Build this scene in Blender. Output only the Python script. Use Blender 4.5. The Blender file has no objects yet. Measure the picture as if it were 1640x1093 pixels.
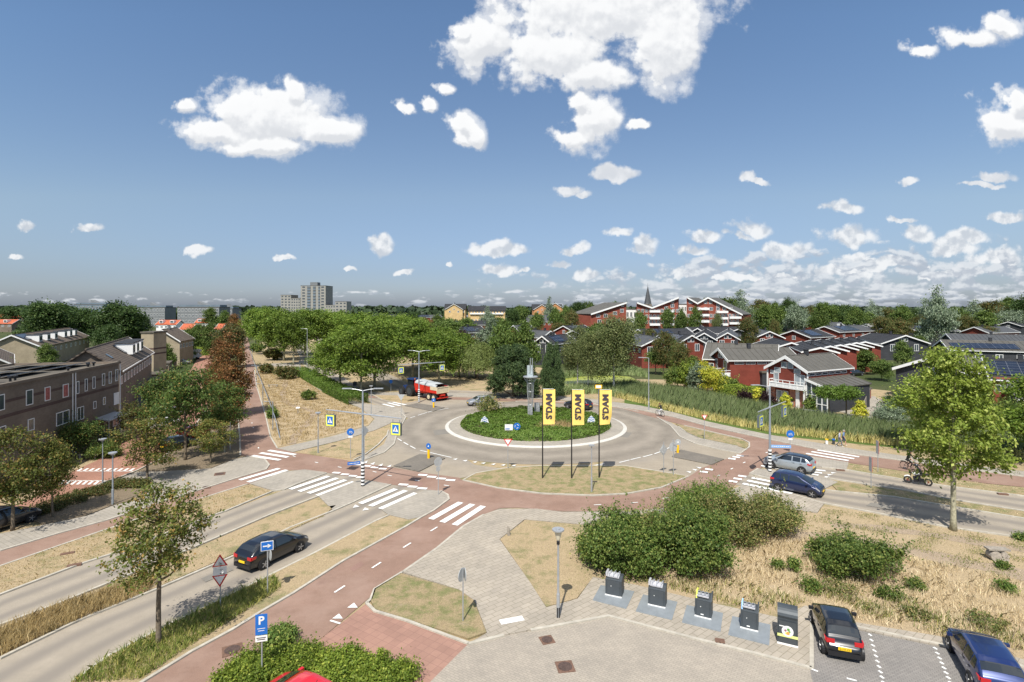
import bpy, bmesh, math, random
import numpy as np
from mathutils import Vector, Matrix, Euler
R = math.radians
random.seed(7)
SC = bpy.context.scene
COL = SC.collection
# ------------------------------------------------------------------ survey: ground points read off a level camera 15.5 m up
F, HY, CX, HC = 880.0, 491.0, 820.0, 15.5
def G(px, py, z=0.0):
    Y = F * (HC - z) / (py - HY)
    return ((px - CX) * Y / F, Y, z)
def hgt(py, top): return (py - top) * HC / (py - HY)
def PD(px, py, Y): return ((px - CX) * Y / F, Y, HC - (py - HY) * Y / F)
# ------------------------------------------------------------------ camera
cd = bpy.data.cameras.new('camera'); cam = bpy.data.objects.new('camera', cd); COL.objects.link(cam)
cam.location = (0, 0, HC); cam.rotation_euler = (R(90), 0, 0)
cd.sensor_width = 36; cd.lens = 36 * F / 1640; cd.shift_y = -(546.5 - HY) / 1640
cd.clip_start = .1; cd.clip_end = 9000
SC.camera = cam
SC.view_settings.view_transform = 'Standard'; SC.view_settings.look = 'None'
SC.view_settings.exposure = 0.62; SC.view_settings.gamma = 1
# ------------------------------------------------------------------ sun
SUN_AZ, SUN_EL = 14.0, 55.0      # shadows fall SUN_AZ degrees right of straight ahead
sd = Vector((-math.sin(R(SUN_AZ)) * math.cos(R(SUN_EL)), -math.cos(R(SUN_AZ)) * math.cos(R(SUN_EL)), math.sin(R(SUN_EL))))
ld = bpy.data.lights.new('sun', 'SUN'); ld.energy = 4.2; ld.angle = R(.53); ld.color = (1, .95, .87)
sun = bpy.data.objects.new('sun', ld); COL.objects.link(sun)
sun.rotation_euler = sd.to_track_quat('Z', 'Y').to_euler()
# ------------------------------------------------------------------ world: blue sky with cumulus clouds
W = bpy.data.worlds.new('World'); SC.world = W; W.use_nodes = True
def build_world():
    nt = W.node_tree; N = nt.nodes; L = nt.links
    for n in list(N): N.remove(n)
    def new(t, **k):
        n = N.new(t)
        for a, b in k.items(): setattr(n, a, b)
        return n
    def val(s, v):
        if hasattr(v, 'is_linked') or isinstance(v, bpy.types.NodeSocket): L.new(v, s)
        else: s.default_value = v
    def mt(op, a, b=None, c=None, clamp=False):
        n = new('ShaderNodeMath', operation=op, use_clamp=clamp); val(n.inputs[0], a)
        if b is not None: val(n.inputs[1], b)
        if c is not None: val(n.inputs[2], c)
        return n.outputs[0]
    def vm(op, a, b=None, c=None):
        n = new('ShaderNodeVectorMath', operation=op); val(n.inputs[0], a)
        if b is not None: val(n.inputs[1], b)
        if c is not None: val(n.inputs[2], c)
        return n
    def mapr(v, a, b, c, d, st='SMOOTHSTEP'):
        n = new('ShaderNodeMapRange', interpolation_type=st); val(n.inputs[0], v)
        for i, q in enumerate((a, b, c, d)): val(n.inputs[i + 1], q)
        return n.outputs[0]
    def mix(f, a, b):
        n = new('ShaderNodeMix', data_type='RGBA'); val(n.inputs[0], f); val(n.inputs[6], a); val(n.inputs[7], b)
        return n.outputs[2]
    def noise(vec, sc, det, rough, lac=2.0, dist=0.0, dim='2D'):
        n = new('ShaderNodeTexNoise', noise_dimensions=dim); L.new(vec, n.inputs['Vector'])
        n.inputs['Scale'].default_value = sc; n.inputs['Detail'].default_value = det
        n.inputs['Roughness'].default_value = rough; n.inputs['Lacunarity'].default_value = lac; n.inputs['Distortion'].default_value = dist
        return n.outputs[0]
    sky = new('ShaderNodeTexSky', sky_type='NISHITA'); sky.sun_disc = False
    sky.sun_elevation = R(SUN_EL); sky.sun_rotation = R(180 + SUN_AZ)
    sky.altitude = 0; sky.air_density = 1.0; sky.dust_density = .6; sky.ozone_density = 2.0
    tc = new('ShaderNodeTexCoord'); d = tc.outputs['Generated']
    sp = new('ShaderNodeSeparateXYZ'); L.new(d, sp.inputs[0])
    ay = mt('MAXIMUM', mt('ABSOLUTE', sp.outputs[1]), .05)
    u = mt('DIVIDE', sp.outputs[0], ay); v = mt('DIVIDE', sp.outputs[2], ay)
    cb = new('ShaderNodeCombineXYZ'); L.new(u, cb.inputs[0]); L.new(v, cb.inputs[1])
    P0 = cb.outputs[0]
    wn = new('ShaderNodeTexNoise', noise_dimensions='2D'); L.new(P0, wn.inputs['Vector']); wn.inputs['Scale'].default_value = 8; wn.inputs['Detail'].default_value = 5; wn.inputs['Roughness'].default_value = .6
    warp = vm('MULTIPLY_ADD', wn.outputs['Color'], (.075, .055, 0), (-.0375, -.0275, 0)).outputs[0]
    P = vm('ADD', P0, warp).outputs[0]
    UP = (-.004, .013, 0)
    def texture(p):
        w2 = new('ShaderNodeTexNoise', noise_dimensions='2D'); L.new(p, w2.inputs['Vector']); w2.inputs['Scale'].default_value = 30; w2.inputs['Detail'].default_value = 4
        pw = vm('MULTIPLY_ADD', w2.outputs['Color'], (.03, .03, 0), p).outputs[0]
        out = None
        for sc, wt in ((19, .62), (50, .38)):
            vn = new('ShaderNodeTexVoronoi', voronoi_dimensions='2D', feature='F1'); L.new(pw, vn.inputs['Vector']); vn.inputs['Scale'].default_value = sc
            t = mt('MULTIPLY', mt('SUBTRACT', 1.0, vn.outputs['Distance']), wt); out = t if out is None else mt('ADD', out, t)
        f = noise(p, 8, 9, .63)
        return mt('ADD', mt('MULTIPLY', mt('SUBTRACT', out, .56), .75), mt('MULTIPLY', mt('SUBTRACT', f, .5), 1.7)), f
    P0u = vm('ADD', P0, UP).outputs[0]; Pu = vm('ADD', P, UP).outputs[0]
    t1, n1 = texture(P0); t1u, n1o = texture(P0u)
    def blobset(lst, kn, P):
        acc = None
        for (cx, cy, rx, ry) in lst:
            if kn: rx, ry = rx * .90, ry * .90
            uu, vv = (cx - CX) / F, (HY - cy) / F; a, b = F / rx, F / ry
            q = vm('MULTIPLY_ADD', P, (a, b, 0), (-uu * a, -vv * b, 0)).outputs[0]
            if kn == 0: q = vm('MULTIPLY_ADD', vm('MINIMUM', q, (0, 0, 0)).outputs[0], (0, .55, 0), q).outputs[0]
            ln = vm('LENGTH', q).outputs['Value']
            acc = ln if acc is None else mt('MINIMUM', acc, ln) if kn == 0 else mt('SMOOTH_MIN', acc, ln, kn)
        return mt('SUBTRACT', 1.0, acc)
    big = [(965,5,180,100),(1060,62,72,78),(875,88,110,50),(775,66,55,46),(935,118,95,30),(742,48,22,20),
           (945,192,60,46),(905,226,44,24),(1016,205,26,12),(925,165,28,22),
           (430,185,100,56),(380,175,48,36),(465,150,26,28),(530,212,58,28),(352,208,52,26),(425,233,86,18),(300,168,20,15),
           (742,203,34,24),(760,215,24,22),(738,222,20,16),(642,180,22,15),(685,172,18,11),(716,148,17,12),
           (1605,206,66,38),(1628,168,26,30),(1548,62,55,24),(1470,82,34,14),(1605,44,36,14)]
    small = [(990,278,32,15),(905,303,34,14),(935,310,18,8),(1192,283,22,12),(1218,287,22,6),(1455,287,17,9),(1590,283,42,12),(1570,298,42,7),
             (1345,340,36,13),(1440,350,26,7),(1612,354,34,13),(1200,368,36,20),(1178,380,26,10),(1465,374,34,18),(1362,382,42,18),(1545,388,50,17),(1530,402,42,13),
             (1255,402,48,18),(1135,388,24,14),(1110,408,26,10),(1033,402,22,16),(985,378,30,10),(925,398,20,9),(895,420,24,9),(800,402,50,15),(803,433,28,10),(840,437,12,6),
             (940,442,22,14),(610,398,25,17),(40,368,18,8),(148,368,22,9),(323,403,16,10),(465,415,12,7),(15,416,20,6),(553,440,10,7),(650,438,16,6),(726,428,6,5),
             (1370,412,30,10),(1440,424,60,12),(1340,436,70,12),(1600,420,44,18),(1100,436,36,10),(1180,446,60,10),(1250,440,40,10),(1520,440,80,14)]
    dB = blobset(big, .22, P); dBu = blobset(big, .22, Pu); dS = blobset(small, 0, P)
    gB = mt('ADD', dB, mt('MULTIPLY', t1, .62)); gBu = mt('ADD', dBu, mt('MULTIPLY', t1u, .62))
    wisp = mt('MULTIPLY', mapr(mt('ADD', gB, mt('MULTIPLY', mt('SUBTRACT', n1, .5), 1.5)), -.30, .22, 0, 1), .70)
    m1 = mt('MAXIMUM', mapr(mt('ADD', gB, mt('MULTIPLY', mt('SUBTRACT', n1, .5), .5)), -.06, .26, 0, 1), wisp)
    m2 = mapr(mt('ADD', dS, mt('MULTIPLY', t1, 1.05)), -.16, .42, 0, 1)
    # low band of distant cumulus that thickens to the right
    right = mapr(u, -.25, .55, 0, 1)
    def layer(sx, sy, sd, rough):
        c2 = new('ShaderNodeCombineXYZ'); L.new(mt('MULTIPLY_ADD', u, sx, sd), c2.inputs[0]); L.new(mt('MULTIPLY', v, sy), c2.inputs[1])
        def one(p, det):
            vn = new('ShaderNodeTexVoronoi', voronoi_dimensions='2D', feature='F1'); vn.inputs['Scale'].default_value = 1.7
            L.new(vm('MULTIPLY_ADD', wn.outputs['Color'], (1.6, 1.2, 0), p).outputs[0], vn.inputs['Vector'])
            return mt('ADD', mt('MULTIPLY', noise(p, 1, det, rough), .8), mt('MULTIPLY', mt('SUBTRACT', .62, vn.outputs['Distance']), .26))
        o = vm('ADD', c2.outputs[0], (-.08, .26, 0)).outputs[0]; return one(c2.outputs[0], 7), one(o, 4)
    nb1, nbo1 = layer(15, 27, 3.3, .58); nb2, nbo2 = layer(17, 62, 8.1, .60)
    lowm = mapr(v, .020, .045, 1, 0)
    fmix = lambda a, b: mt('ADD', mt('MULTIPLY', a, mt('SUBTRACT', 1, lowm)), mt('MULTIPLY', b, lowm))
    nb = fmix(nb1, nb2); nbo = fmix(nbo1, nbo2)
    e1 = mapr(v, mt('MULTIPLY_ADD', right, .055, .018), mt('MULTIPLY_ADD', right, .10, .042), 1, 0)
    thr = mt('SUBTRACT', .665, mt('MULTIPLY', e1, mt('MULTIPLY_ADD', right, .165, .125)))
    m3 = mapr(mt('SUBTRACT', nb, thr), -.04, .11, 0, 1)
    m3 = mt('MULTIPLY', mt('MULTIPLY', m3, mapr(e1, .02, .3, 0, 1)), mapr(v, -.004, .014, .25, 1))
    mm = mt('MAXIMUM', m1, mt('MULTIPLY', m2, .93)); msk = mt('MAXIMUM', mm, mt('MULTIPLY', m3, .8))
    lit = mapr(mt('SUBTRACT', gB, gBu), -.34, .20, 0, 1)
    litS = mapr(mt('SUBTRACT', t1, t1u), -.20, .16, 0, 1)
    lit2 = mapr(mt('SUBTRACT', nb, nbo), -.07, .12, 0, 1)
    core = mapr(dB, .25, .9, 0, 1)
    white = mix(lit, (.475, .49, .515, 1), (.64, .645, .65, 1))
    white = mix(mt('MULTIPLY', core, .15), white, (.54, .55, .57, 1))
    low = mix(lit2, (.31, .345, .40, 1), (.52, .54, .565, 1))
    isb = mapr(mt('SUBTRACT', mm, m3), -.2, .3, 0, 1)
    lows = mix(litS, (.40, .43, .47, 1), (.60, .61, .62, 1))
    hib = mapr(v, .16, .26, 0, 1)
    clo = mix(isb, low, mix(hib, lows, white))
    k = new('ShaderNodeVectorMath', operation='SCALE'); L.new(sky.outputs[0], k.inputs[0]); k.inputs['Scale'].default_value = .10
    # colour ramp tints the sky by elevation and takes its cyan edge off
    rp = new('ShaderNodeValToRGB'); L.new(mt('MAXIMUM', v, 0), rp.inputs[0]); el = rp.color_ramp.elements
    el[0].position = 0; el[0].color = (.37, .43, .64, 1); el[1].position = .9; el[1].color = (.68, .78, .85, 1)
    for p_, c_ in ((.03, (.45, .50, .68, 1)), (.06, (.475, .51, .66, 1)), (.20, (.74, .715, .715, 1)), (.53, (.77, .85, .90, 1))):
        e_ = el.new(p_); e_.color = c_
    tint = rp.outputs[0]
    skc = new('ShaderNodeMix', data_type='RGBA', blend_type='MULTIPLY'); skc.inputs[0].default_value = 1
    L.new(k.outputs[0], skc.inputs[6]); L.new(tint, skc.inputs[7])
    # unseen broken cloud, added overhead above the view to brighten the shade
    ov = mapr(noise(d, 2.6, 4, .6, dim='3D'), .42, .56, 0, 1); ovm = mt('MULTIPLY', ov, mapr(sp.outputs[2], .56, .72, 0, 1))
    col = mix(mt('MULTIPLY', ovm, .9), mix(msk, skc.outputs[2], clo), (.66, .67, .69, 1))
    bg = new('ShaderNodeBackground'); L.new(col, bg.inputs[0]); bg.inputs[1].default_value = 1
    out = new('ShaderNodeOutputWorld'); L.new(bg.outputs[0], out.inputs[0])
    W.cycles.sampling_method = 'MANUAL'; W.cycles.sample_map_resolution = 512
build_world()
# ------------------------------------------------------------------ materials
MATS = {}
def nodes_of(m):
    m.use_nodes = True; nt = m.node_tree
    return nt, nt.nodes, nt.links, nt.nodes['Principled BSDF']
def noise_mix(nt, c1, c2, scale, detail=4, rough=.6, lo=.35, hi=.65, vec='Object', squash=None):
    N, L = nt.nodes, nt.links
    tc = N.new('ShaderNodeTexCoord'); n = N.new('ShaderNodeTexNoise')
    v = tc.outputs[vec]
    if squash:
        mp = N.new('ShaderNodeMapping'); mp.inputs['Scale'].default_value = squash; L.new(v, mp.inputs[0]); v = mp.outputs[0]
    L.new(v, n.inputs['Vector']); n.inputs['Scale'].default_value = scale; n.inputs['Detail'].default_value = detail; n.inputs['Roughness'].default_value = rough
    r = N.new('ShaderNodeMapRange'); L.new(n.outputs[0], r.inputs[0]); r.inputs[1].default_value = lo; r.inputs[2].default_value = hi
    mx = N.new('ShaderNodeMix'); mx.data_type = 'RGBA'; L.new(r.outputs[0], mx.inputs[0])
    for i, c in ((6, c1), (7, c2)):
        if isinstance(c, bpy.types.NodeSocket): L.new(c, mx.inputs[i])
        else: mx.inputs[i].default_value = (*c, 1)
    return mx.outputs[2], n.outputs[0]
def bump(nt, h, strength, dist=.02):
    b = nt.nodes.new('ShaderNodeBump'); b.inputs['Strength'].default_value = strength; b.inputs['Distance'].default_value = dist
    nt.links.new(h, b.inputs['Height']); return b.outputs[0]
def mat(name, col, rough=.6, metal=0, var=.12, scale=3, spec=.4, coat=0, bmp=0):
    if name in MATS: return MATS[name]
    m = bpy.data.materials.new(name); nt, N, L, B = nodes_of(m)
    B.inputs['Roughness'].default_value = rough; B.inputs['Metallic'].default_value = metal
    B.inputs['Specular IOR Level'].default_value = spec; B.inputs['Coat Weight'].default_value = coat
    if coat: B.inputs['Coat Roughness'].default_value = .04
    if var:
        c, h = noise_mix(nt, tuple(x * (1 - var) for x in col), tuple(min(1, x * (1 + var)) for x in col), scale, 6, .65, .3, .7)
        L.new(c, B.inputs['Base Color'])
        if bmp: L.new(bump(nt, h, bmp), B.inputs['Normal'])
    else: B.inputs['Base Color'].default_value = (*col, 1)
    MATS[name] = m; return m
def leafmat(name, c1, c2, c3=None, amt=.5, trans=.35, scale=.9):
    m = bpy.data.materials.new(name); nt, N, L, B = nodes_of(m)
    c, h = noise_mix(nt, c1, c2, scale, 3, .6, .35, .65)
    geo = N.new('ShaderNodeNewGeometry')
    if c3:
        r = N.new('ShaderNodeMapRange'); L.new(geo.outputs['Random Per Island'], r.inputs[0]); r.inputs[1].default_value = amt; r.inputs[2].default_value = min(1, amt + .25)
        mx = N.new('ShaderNodeMix'); mx.data_type = 'RGBA'; L.new(r.outputs[0], mx.inputs[0]); L.new(c, mx.inputs[6]); mx.inputs[7].default_value = (*c3, 1); c = mx.outputs[2]
    oi = N.new('ShaderNodeObjectInfo')
    ad = N.new('ShaderNodeMath'); ad.operation = 'ADD'; L.new(geo.outputs['Random Per Island'], ad.inputs[0]); L.new(oi.outputs['Random'], ad.inputs[1])
    r2 = N.new('ShaderNodeMapRange'); L.new(ad.outputs[0], r2.inputs[0]); r2.inputs[2].default_value = 2; r2.inputs[3].default_value = .62; r2.inputs[4].default_value = 1.38
    sc = N.new('ShaderNodeVectorMath'); sc.operation = 'SCALE'; L.new(c, sc.inputs[0]); L.new(r2.outputs[0], sc.inputs['Scale'])
    L.new(sc.outputs[0], B.inputs['Base Color']); B.inputs['Roughness'].default_value = .55; B.inputs['Specular IOR Level'].default_value = .25
    tr = N.new('ShaderNodeBsdfTranslucent'); L.new(sc.outputs[0], tr.inputs[0])
    ms = N.new('ShaderNodeMixShader'); ms.inputs[0].default_value = trans; L.new(B.outputs[0], ms.inputs[1]); L.new(tr.outputs[0], ms.inputs[2])
    L.new(ms.outputs[0], N['Material Output'].inputs[0]); MATS[name] = m; return m
# ground materials
def ground_mat(name, straw, straw2, green, bare, gscale=.35, glo=.52, ghi=.66):
    m = bpy.data.materials.new(name); nt, N, L, B = nodes_of(m)
    c, h = noise_mix(nt, straw, straw2, 5, 8, .75, .3, .7)
    c2, h2 = noise_mix(nt, c, green, gscale, 9, .72, glo, ghi)
    c3, h3 = noise_mix(nt, c2, bare, .8, 7, .7, .60, .72)
    c4, h4 = noise_mix(nt, tuple(x * .42 for x in straw), c3, 15, 6, .85, .33, .58); c4, h5 = noise_mix(nt, c4, tuple(min(.75, x * 1.45) for x in straw), 23, 4, .8, .56, .74)
    L.new(c4, B.inputs['Base Color']); B.inputs['Roughness'].default_value = .95; B.inputs['Specular IOR Level'].default_value = .1
    L.new(bump(nt, h4, .8, .05), B.inputs['Normal']); MATS[name] = m; return m
M_dry = ground_mat('dry_grass', (.47, .365, .225), (.36, .275, .165), (.20, .20, .09), (.42, .34, .24), .5, .50, .62)
M_drygreen = ground_mat('patchy_lawn', (.41, .32, .19), (.31, .24, .14), (.155, .185, .065), (.38, .31, .22), 1.1, .45, .60)
M_straw = ground_mat('straw_field', (.49, .385, .245), (.39, .30, .185), (.23, .22, .10), (.46, .39, .29), .25, .60, .74)
M_soil = ground_mat('bare_soil', (.25, .20, .14), (.20, .155, .105), (.13, .13, .06), (.29, .24, .18), .6, .56, .70)
M_far = ground_mat('far_ground', (.085, .10, .042), (.12, .12, .055), (.05, .075, .025), (.16, .15, .09), .04, .4, .6)
M_green = ground_mat('green_verge', (.10, .16, .04), (.15, .18, .05), (.08, .13, .03), (.24, .22, .09), .5, .4, .6)
def road_mat(name, base, dark, tracks=True):
    m = bpy.data.materials.new(name); nt, N, L, B = nodes_of(m)
    c, h = noise_mix(nt, tuple(x * .86 for x in base), tuple(x * 1.12 for x in base), .6, 8, .7, .3, .7)
    c, h2 = noise_mix(nt, tuple(x * .5 for x in base), c, 38, 3, .9, .22, .5)
    c, h3 = noise_mix(nt, c, tuple(min(.6, x * 1.5) for x in base), 55, 2, .9, .58, .72)
    if tracks:
        uv = N.new('ShaderNodeUVMap'); sp = N.new('ShaderNodeSeparateXYZ'); L.new(uv.outputs[0], sp.inputs[0])
        n = N.new('ShaderNodeTexNoise'); L.new(uv.outputs[0], n.inputs[0]); n.inputs['Scale'].default_value = 1.0; n.inputs['Detail'].default_value = 5
        # two worn wheel tracks at 0.3 and 0.7 of the lane
        a = N.new('ShaderNodeMath'); a.operation = 'SUBTRACT'; L.new(sp.outputs[0], a.inputs[0]); a.inputs[1].default_value = .5
        b = N.new('ShaderNodeMath'); b.operation = 'ABSOLUTE'; L.new(a.outputs[0], b.inputs[0])
        e = N.new('ShaderNodeMath'); e.operation = 'SUBTRACT'; L.new(b.outputs[0], e.inputs[0]); e.inputs[1].default_value = .22
        g = N.new('ShaderNodeMath'); g.operation = 'ABSOLUTE'; L.new(e.outputs[0], g.inputs[0])
        ad = N.new('ShaderNodeMath'); ad.operation = 'MULTIPLY_ADD'; L.new(n.outputs[0], ad.inputs[0]); ad.inputs[1].default_value = .22; L.new(g.outputs[0], ad.inputs[2])
        r = N.new('ShaderNodeMapRange'); r.interpolation_type = 'SMOOTHSTEP'; L.new(ad.outputs[0], r.inputs[0]); r.inputs[1].default_value = .12; r.inputs[2].default_value = .29; r.inputs[3].default_value = .95; r.inputs[4].default_value = 0
        mx = N.new('ShaderNodeMix'); mx.data_type = 'RGBA'; L.new(r.outputs[0], mx.inputs[0]); L.new(c, mx.inputs[6]); mx.inputs[7].default_value = (*dark, 1); c = mx.outputs[2]
    L.new(c, B.inputs['Base Color']); B.inputs['Roughness'].default_value = .9; B.inputs['Specular IOR Level'].default_value = .2
    L.new(bump(nt, h2, .35, .01), B.inputs['Normal']); MATS[name] = m; return m
M_asph = road_mat('asphalt', (.31, .27, .215), (.215, .19, .16))
M_asph2 = road_mat('roundabout_asphalt', (.285, .25, .20), (.10, .1, .1), False)
def round_wear():
    nt = M_asph2.node_tree; N, L = nt.nodes, nt.links; B = N['Principled BSDF']
    src = B.inputs['Base Color'].links[0].from_socket
    tc = N.new('ShaderNodeTexCoord'); v = N.new('ShaderNodeVectorMath'); v.operation = 'DISTANCE'; L.new(tc.outputs['Object'], v.inputs[0]); v.inputs[1].default_value = (3.05, 71.7, 0)
    w = N.new('ShaderNodeTexNoise'); L.new(tc.outputs['Object'], w.inputs[0]); w.inputs['Scale'].default_value = .35; w.inputs['Detail'].default_value = 6
    a = N.new('ShaderNodeMath'); a.operation = 'MULTIPLY_ADD'; L.new(w.outputs[0], a.inputs[0]); a.inputs[1].default_value = 2.2; L.new(v.outputs['Value'], a.inputs[2])
    r = N.new('ShaderNodeValToRGB'); dv = N.new('ShaderNodeMath'); dv.operation = 'DIVIDE'; L.new(a.outputs[0], dv.inputs[0]); dv.inputs[1].default_value = 24
    L.new(dv.outputs[0], r.inputs[0]); e = r.color_ramp.elements
    e[0].position = .50; e[0].color = (1.1, 1.1, 1.1, 1); e[1].position = .9; e[1].color = (1.05, 1.03, 1, 1)
    for p, q in ((.60, .74), (.67, .98), (.74, .72), (.83, .98)):
        x = e.new(p); x.color = (q, q, q * 1.02, 1)
    m = N.new('ShaderNodeMix'); m.data_type = 'RGBA'; m.blend_type = 'MULTIPLY'; m.inputs[0].default_value = 1; L.new(src, m.inputs[6]); L.new(r.outputs[0], m.inputs[7])
    L.new(m.outputs[2], B.inputs['Base Color'])
round_wear()
M_red = road_mat('red_cycle_asphalt', (.245, .158, .120), (.26, .13, .105), False)
def fade_red():
    nt = M_red.node_tree; B = nt.nodes['Principled BSDF']; src = B.inputs['Base Color'].links[0].from_socket
    c, h = noise_mix(nt, src, (.31, .215, .17), .22, 9, .7, .46, .72); c, h = noise_mix(nt, c, (.19, .12, .10), .5, 10, .75, .60, .74); nt.links.new(c, B.inputs['Base Color'])
fade_red()
M_oldred = road_mat('faded_red_asphalt', (.25, .155, .125), (.2, .13, .1), False)
def pave_mat(name, c1, c2, mortar, bw, bh, rot=0, ms=.012, off=.5, weeds=False):
    m = bpy.data.materials.new(name); nt, N, L, B = nodes_of(m)
    tc = N.new('ShaderNodeTexCoord'); mp = N.new('ShaderNodeMapping'); mp.inputs['Rotation'].default_value = (0, 0, R(rot)); L.new(tc.outputs['Object'], mp.inputs[0])
    b = N.new('ShaderNodeTexBrick'); L.new(mp.outputs[0], b.inputs['Vector']); b.offset = off
    b.inputs['Color1'].default_value = (*c1, 1); b.inputs['Color2'].default_value = (*c2, 1); b.inputs['Mortar'].default_value = (*mortar, 1)
    b.inputs['Scale'].default_value = 1; b.inputs['Mortar Size'].default_value = ms; b.inputs['Brick Width'].default_value = bw; b.inputs['Row Height'].default_value = bh; b.inputs['Mortar Smooth'].default_value = .2
    c, h = noise_mix(nt, (.80, .80, .80), (1.12, 1.10, 1.07), .45, 8, .72, .3, .7)
    mx = N.new('ShaderNodeMix'); mx.data_type = 'RGBA'; mx.blend_type = 'MULTIPLY'; mx.inputs[0].default_value = 1; L.new(b.outputs[0], mx.inputs[6]); L.new(c, mx.inputs[7])
    c = mx.outputs[2]
    c, h2 = noise_mix(nt, c, tuple(x * .75 for x in c1), 30, 3, .8, .52, .8)
    if weeds:
        c, h3 = noise_mix(nt, c, (.20, .20, .09), .9, 10, .8, .66, .76)
    L.new(c, B.inputs['Base Color']); B.inputs['Roughness'].default_value = .9; B.inputs['Specular IOR Level'].default_value = .2
    L.new(bump(nt, b.outputs['Fac'], -.5, .01), B.inputs['Normal']); MATS[name] = m; return m
M_tile = pave_mat('paving_tiles', (.37, .33, .275), (.325, .29, .24), (.20, .18, .135), .62, .31, -38, .014, .5, True)
M_tileL = pave_mat('paving_tiles_west', (.35, .32, .275), (.31, .285, .245), (.21, .19, .15), .60, .3, 30, .013, .5, True)
M_herr = pave_mat('grey_brick_lot', (.36, .322, .27), (.315, .283, .24), (.235, .21, .175), .25, .125, 33, .010, .5)
M_bay = pave_mat('parking_bay_brick', (.26, .245, .228), (.22, .208, .195), (.11, .105, .10), .21, .105, 20, .008, .5)
M_redbrick = pave_mat('red_brick_ramp', (.335, .20, .155), (.29, .172, .135), (.25, .145, .12), .42, .42, 33, .014, 0)
M_redstreet = pave_mat('red_brick_street', (.36, .195, .145), (.31, .165, .12), (.2, .11, .08), .21, .105, 20, .008, .5)
M_dark = pave_mat('dark_brick', (.20, .18, .155), (.165, .15, .13), (.12, .11, .09), .21, .105, 20, .008, .5)
M_kerb = mat('kerb_concrete', (.40, .37, .31), .9, 0, .22, 2.5)
M_white = mat('white_road_paint', (.70, .70, .67), .7, 0, .22, 11)
M_apron = mat('white_apron', (.50, .48, .43), .8, 0, .12, 3)
# things
M_wood = mat('grey_wood', (.27, .24, .20), .9, 0, .35, 9)
M_galv = mat('galvanised', (.42, .44, .46), .45, .5, .12, 6)
M_pole = mat('grey_pole', (.26, .29, .32), .5, .2, .10, 5)
M_black = mat('black_metal', (.018, .018, .02), .45, .1, .2, 5)
M_whitep = mat('white_paint', (.74, .74, .72), .5, 0, .06, 3)
M_rust = mat('rusty_iron', (.17, .10, .07), .8, .2, .35, 9)
M_blue = mat('sign_blue', (.015, .13, .46), .35, 0, .05, 3)
M_signred = mat('sign_red', (.55, .03, .03), .35, 0, .05, 3)
M_yel = mat('yellow', (.85, .48, .01), .4, 0, .05, 3)
M_lime = mat('lime_yellow', (.78, .82, .10), .4, 0, .03, 3)
M_backs = mat('sign_back', (.45, .47, .47), .5, .3, .15, 4)
M_flag = mat('flag_yellow', (.84, .61, .16), .7, 0, .05, 2)
M_flagtxt = mat('flag_charcoal', (.05, .04, .055), .8, 0, 0)
M_bin = mat('anthracite', (.055, .065, .073), .5, .2, .12, 3)
M_binin = mat('pale_steel', (.52, .52, .54), .4, .3, .2, 6)
M_plate = mat('steel_floor_plate', (.31, .34, .36), .5, .4, .14, 1.4)
M_glass = mat('dark_glass', (.02, .025, .03), .06, 0, 0, 1, .9)
M_winglass = mat('window_glass', (.05, .065, .08), .08, 0, .3, .7, 1)
M_tyre = mat('tyre', (.02, .02, .02), .85, 0, .2, 8)
M_rim = mat('alloy', (.45, .45, .46), .3, .7, .08, 8)
M_chrome = mat('chrome', (.6, .6, .62), .15, 1, 0)
M_head = mat('headlamp', (.30, .31, .33), .1, 0, 0, 1, .9)
M_tail = mat('tail_lamp', (.45, .012, .015), .15, 0, 0, 1, .8)
M_nplate = mat('number_plate', (.85, .55, .02), .4, 0, .04, 4)
M_brick = pave_mat('brown_brick_wall', (.20, .165, .128), (.165, .135, .105), (.17, .15, .12), .22, .07, 0, .008)
M_skin = mat('skin', (.50, .28, .20), .6, 0, .05, 8)
M_bark = mat('bark', (.16, .13, .095), .95, 0, .35, 7, .1)
M_barkP = mat('plane_bark', (.33, .31, .22), .9, 0, .4, 5, .1)
M_barkB = mat('birch_bark', (.55, .53, .49), .9, 0, .3, 6, .1)
# leaves
leafmat('lf_plane', (.095, .165, .022), (.165, .24, .032), (.24, .30, .06), .75)
leafmat('lf_planeY', (.17, .245, .035), (.26, .33, .05), (.36, .40, .10), .7)
leafmat('lf_green', (.075, .13, .028), (.13, .185, .04), (.19, .235, .06), .8)
leafmat('lf_maple', (.09, .125, .028), (.165, .185, .04), (.34, .21, .07), .74)
leafmat('lf_mapleG', (.065, .12, .028), (.12, .18, .04), (.25, .17, .05), .80)
leafmat('lf_brown', (.16, .075, .030), (.11, .10, .025), (.26, .12, .045), .5)
leafmat('lf_olive', (.085, .105, .030), (.13, .15, .045), (.20, .11, .04), .72)
leafmat('lf_dark', (.035, .072, .018), (.065, .11, .027), (.10, .14, .04), .8)
leafmat('lf_pine', (.048, .088, .032), (.08, .13, .042), (.13, .17, .06), .75, .15)
leafmat('lf_birch', (.10, .135, .045), (.155, .18, .065), (.24, .24, .10), .75)
leafmat('lf_willow', (.17, .23, .055), (.25, .31, .09), (.33, .38, .14), .7)
leafmat('lf_silver', (.17, .23, .14), (.23, .29, .18), (.33, .38, .28), .7)
leafmat('lf_bush', (.075, .14, .028), (.15, .21, .045), (.25, .27, .07), .70)
leafmat('lf_mixed', (.10, .155, .035), (.22, .23, .07), (.38, .30, .13), .66)
leafmat('lf_gold', (.50, .50, .05), (.36, .42, .05), (.62, .55, .08), .6)
leafmat('lf_lime', (.20, .27, .035), (.13, .20, .028), (.32, .36, .06), .7)
leafmat('lf_purple', (.030, .014, .018), (.045, .022, .022), None)
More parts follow.
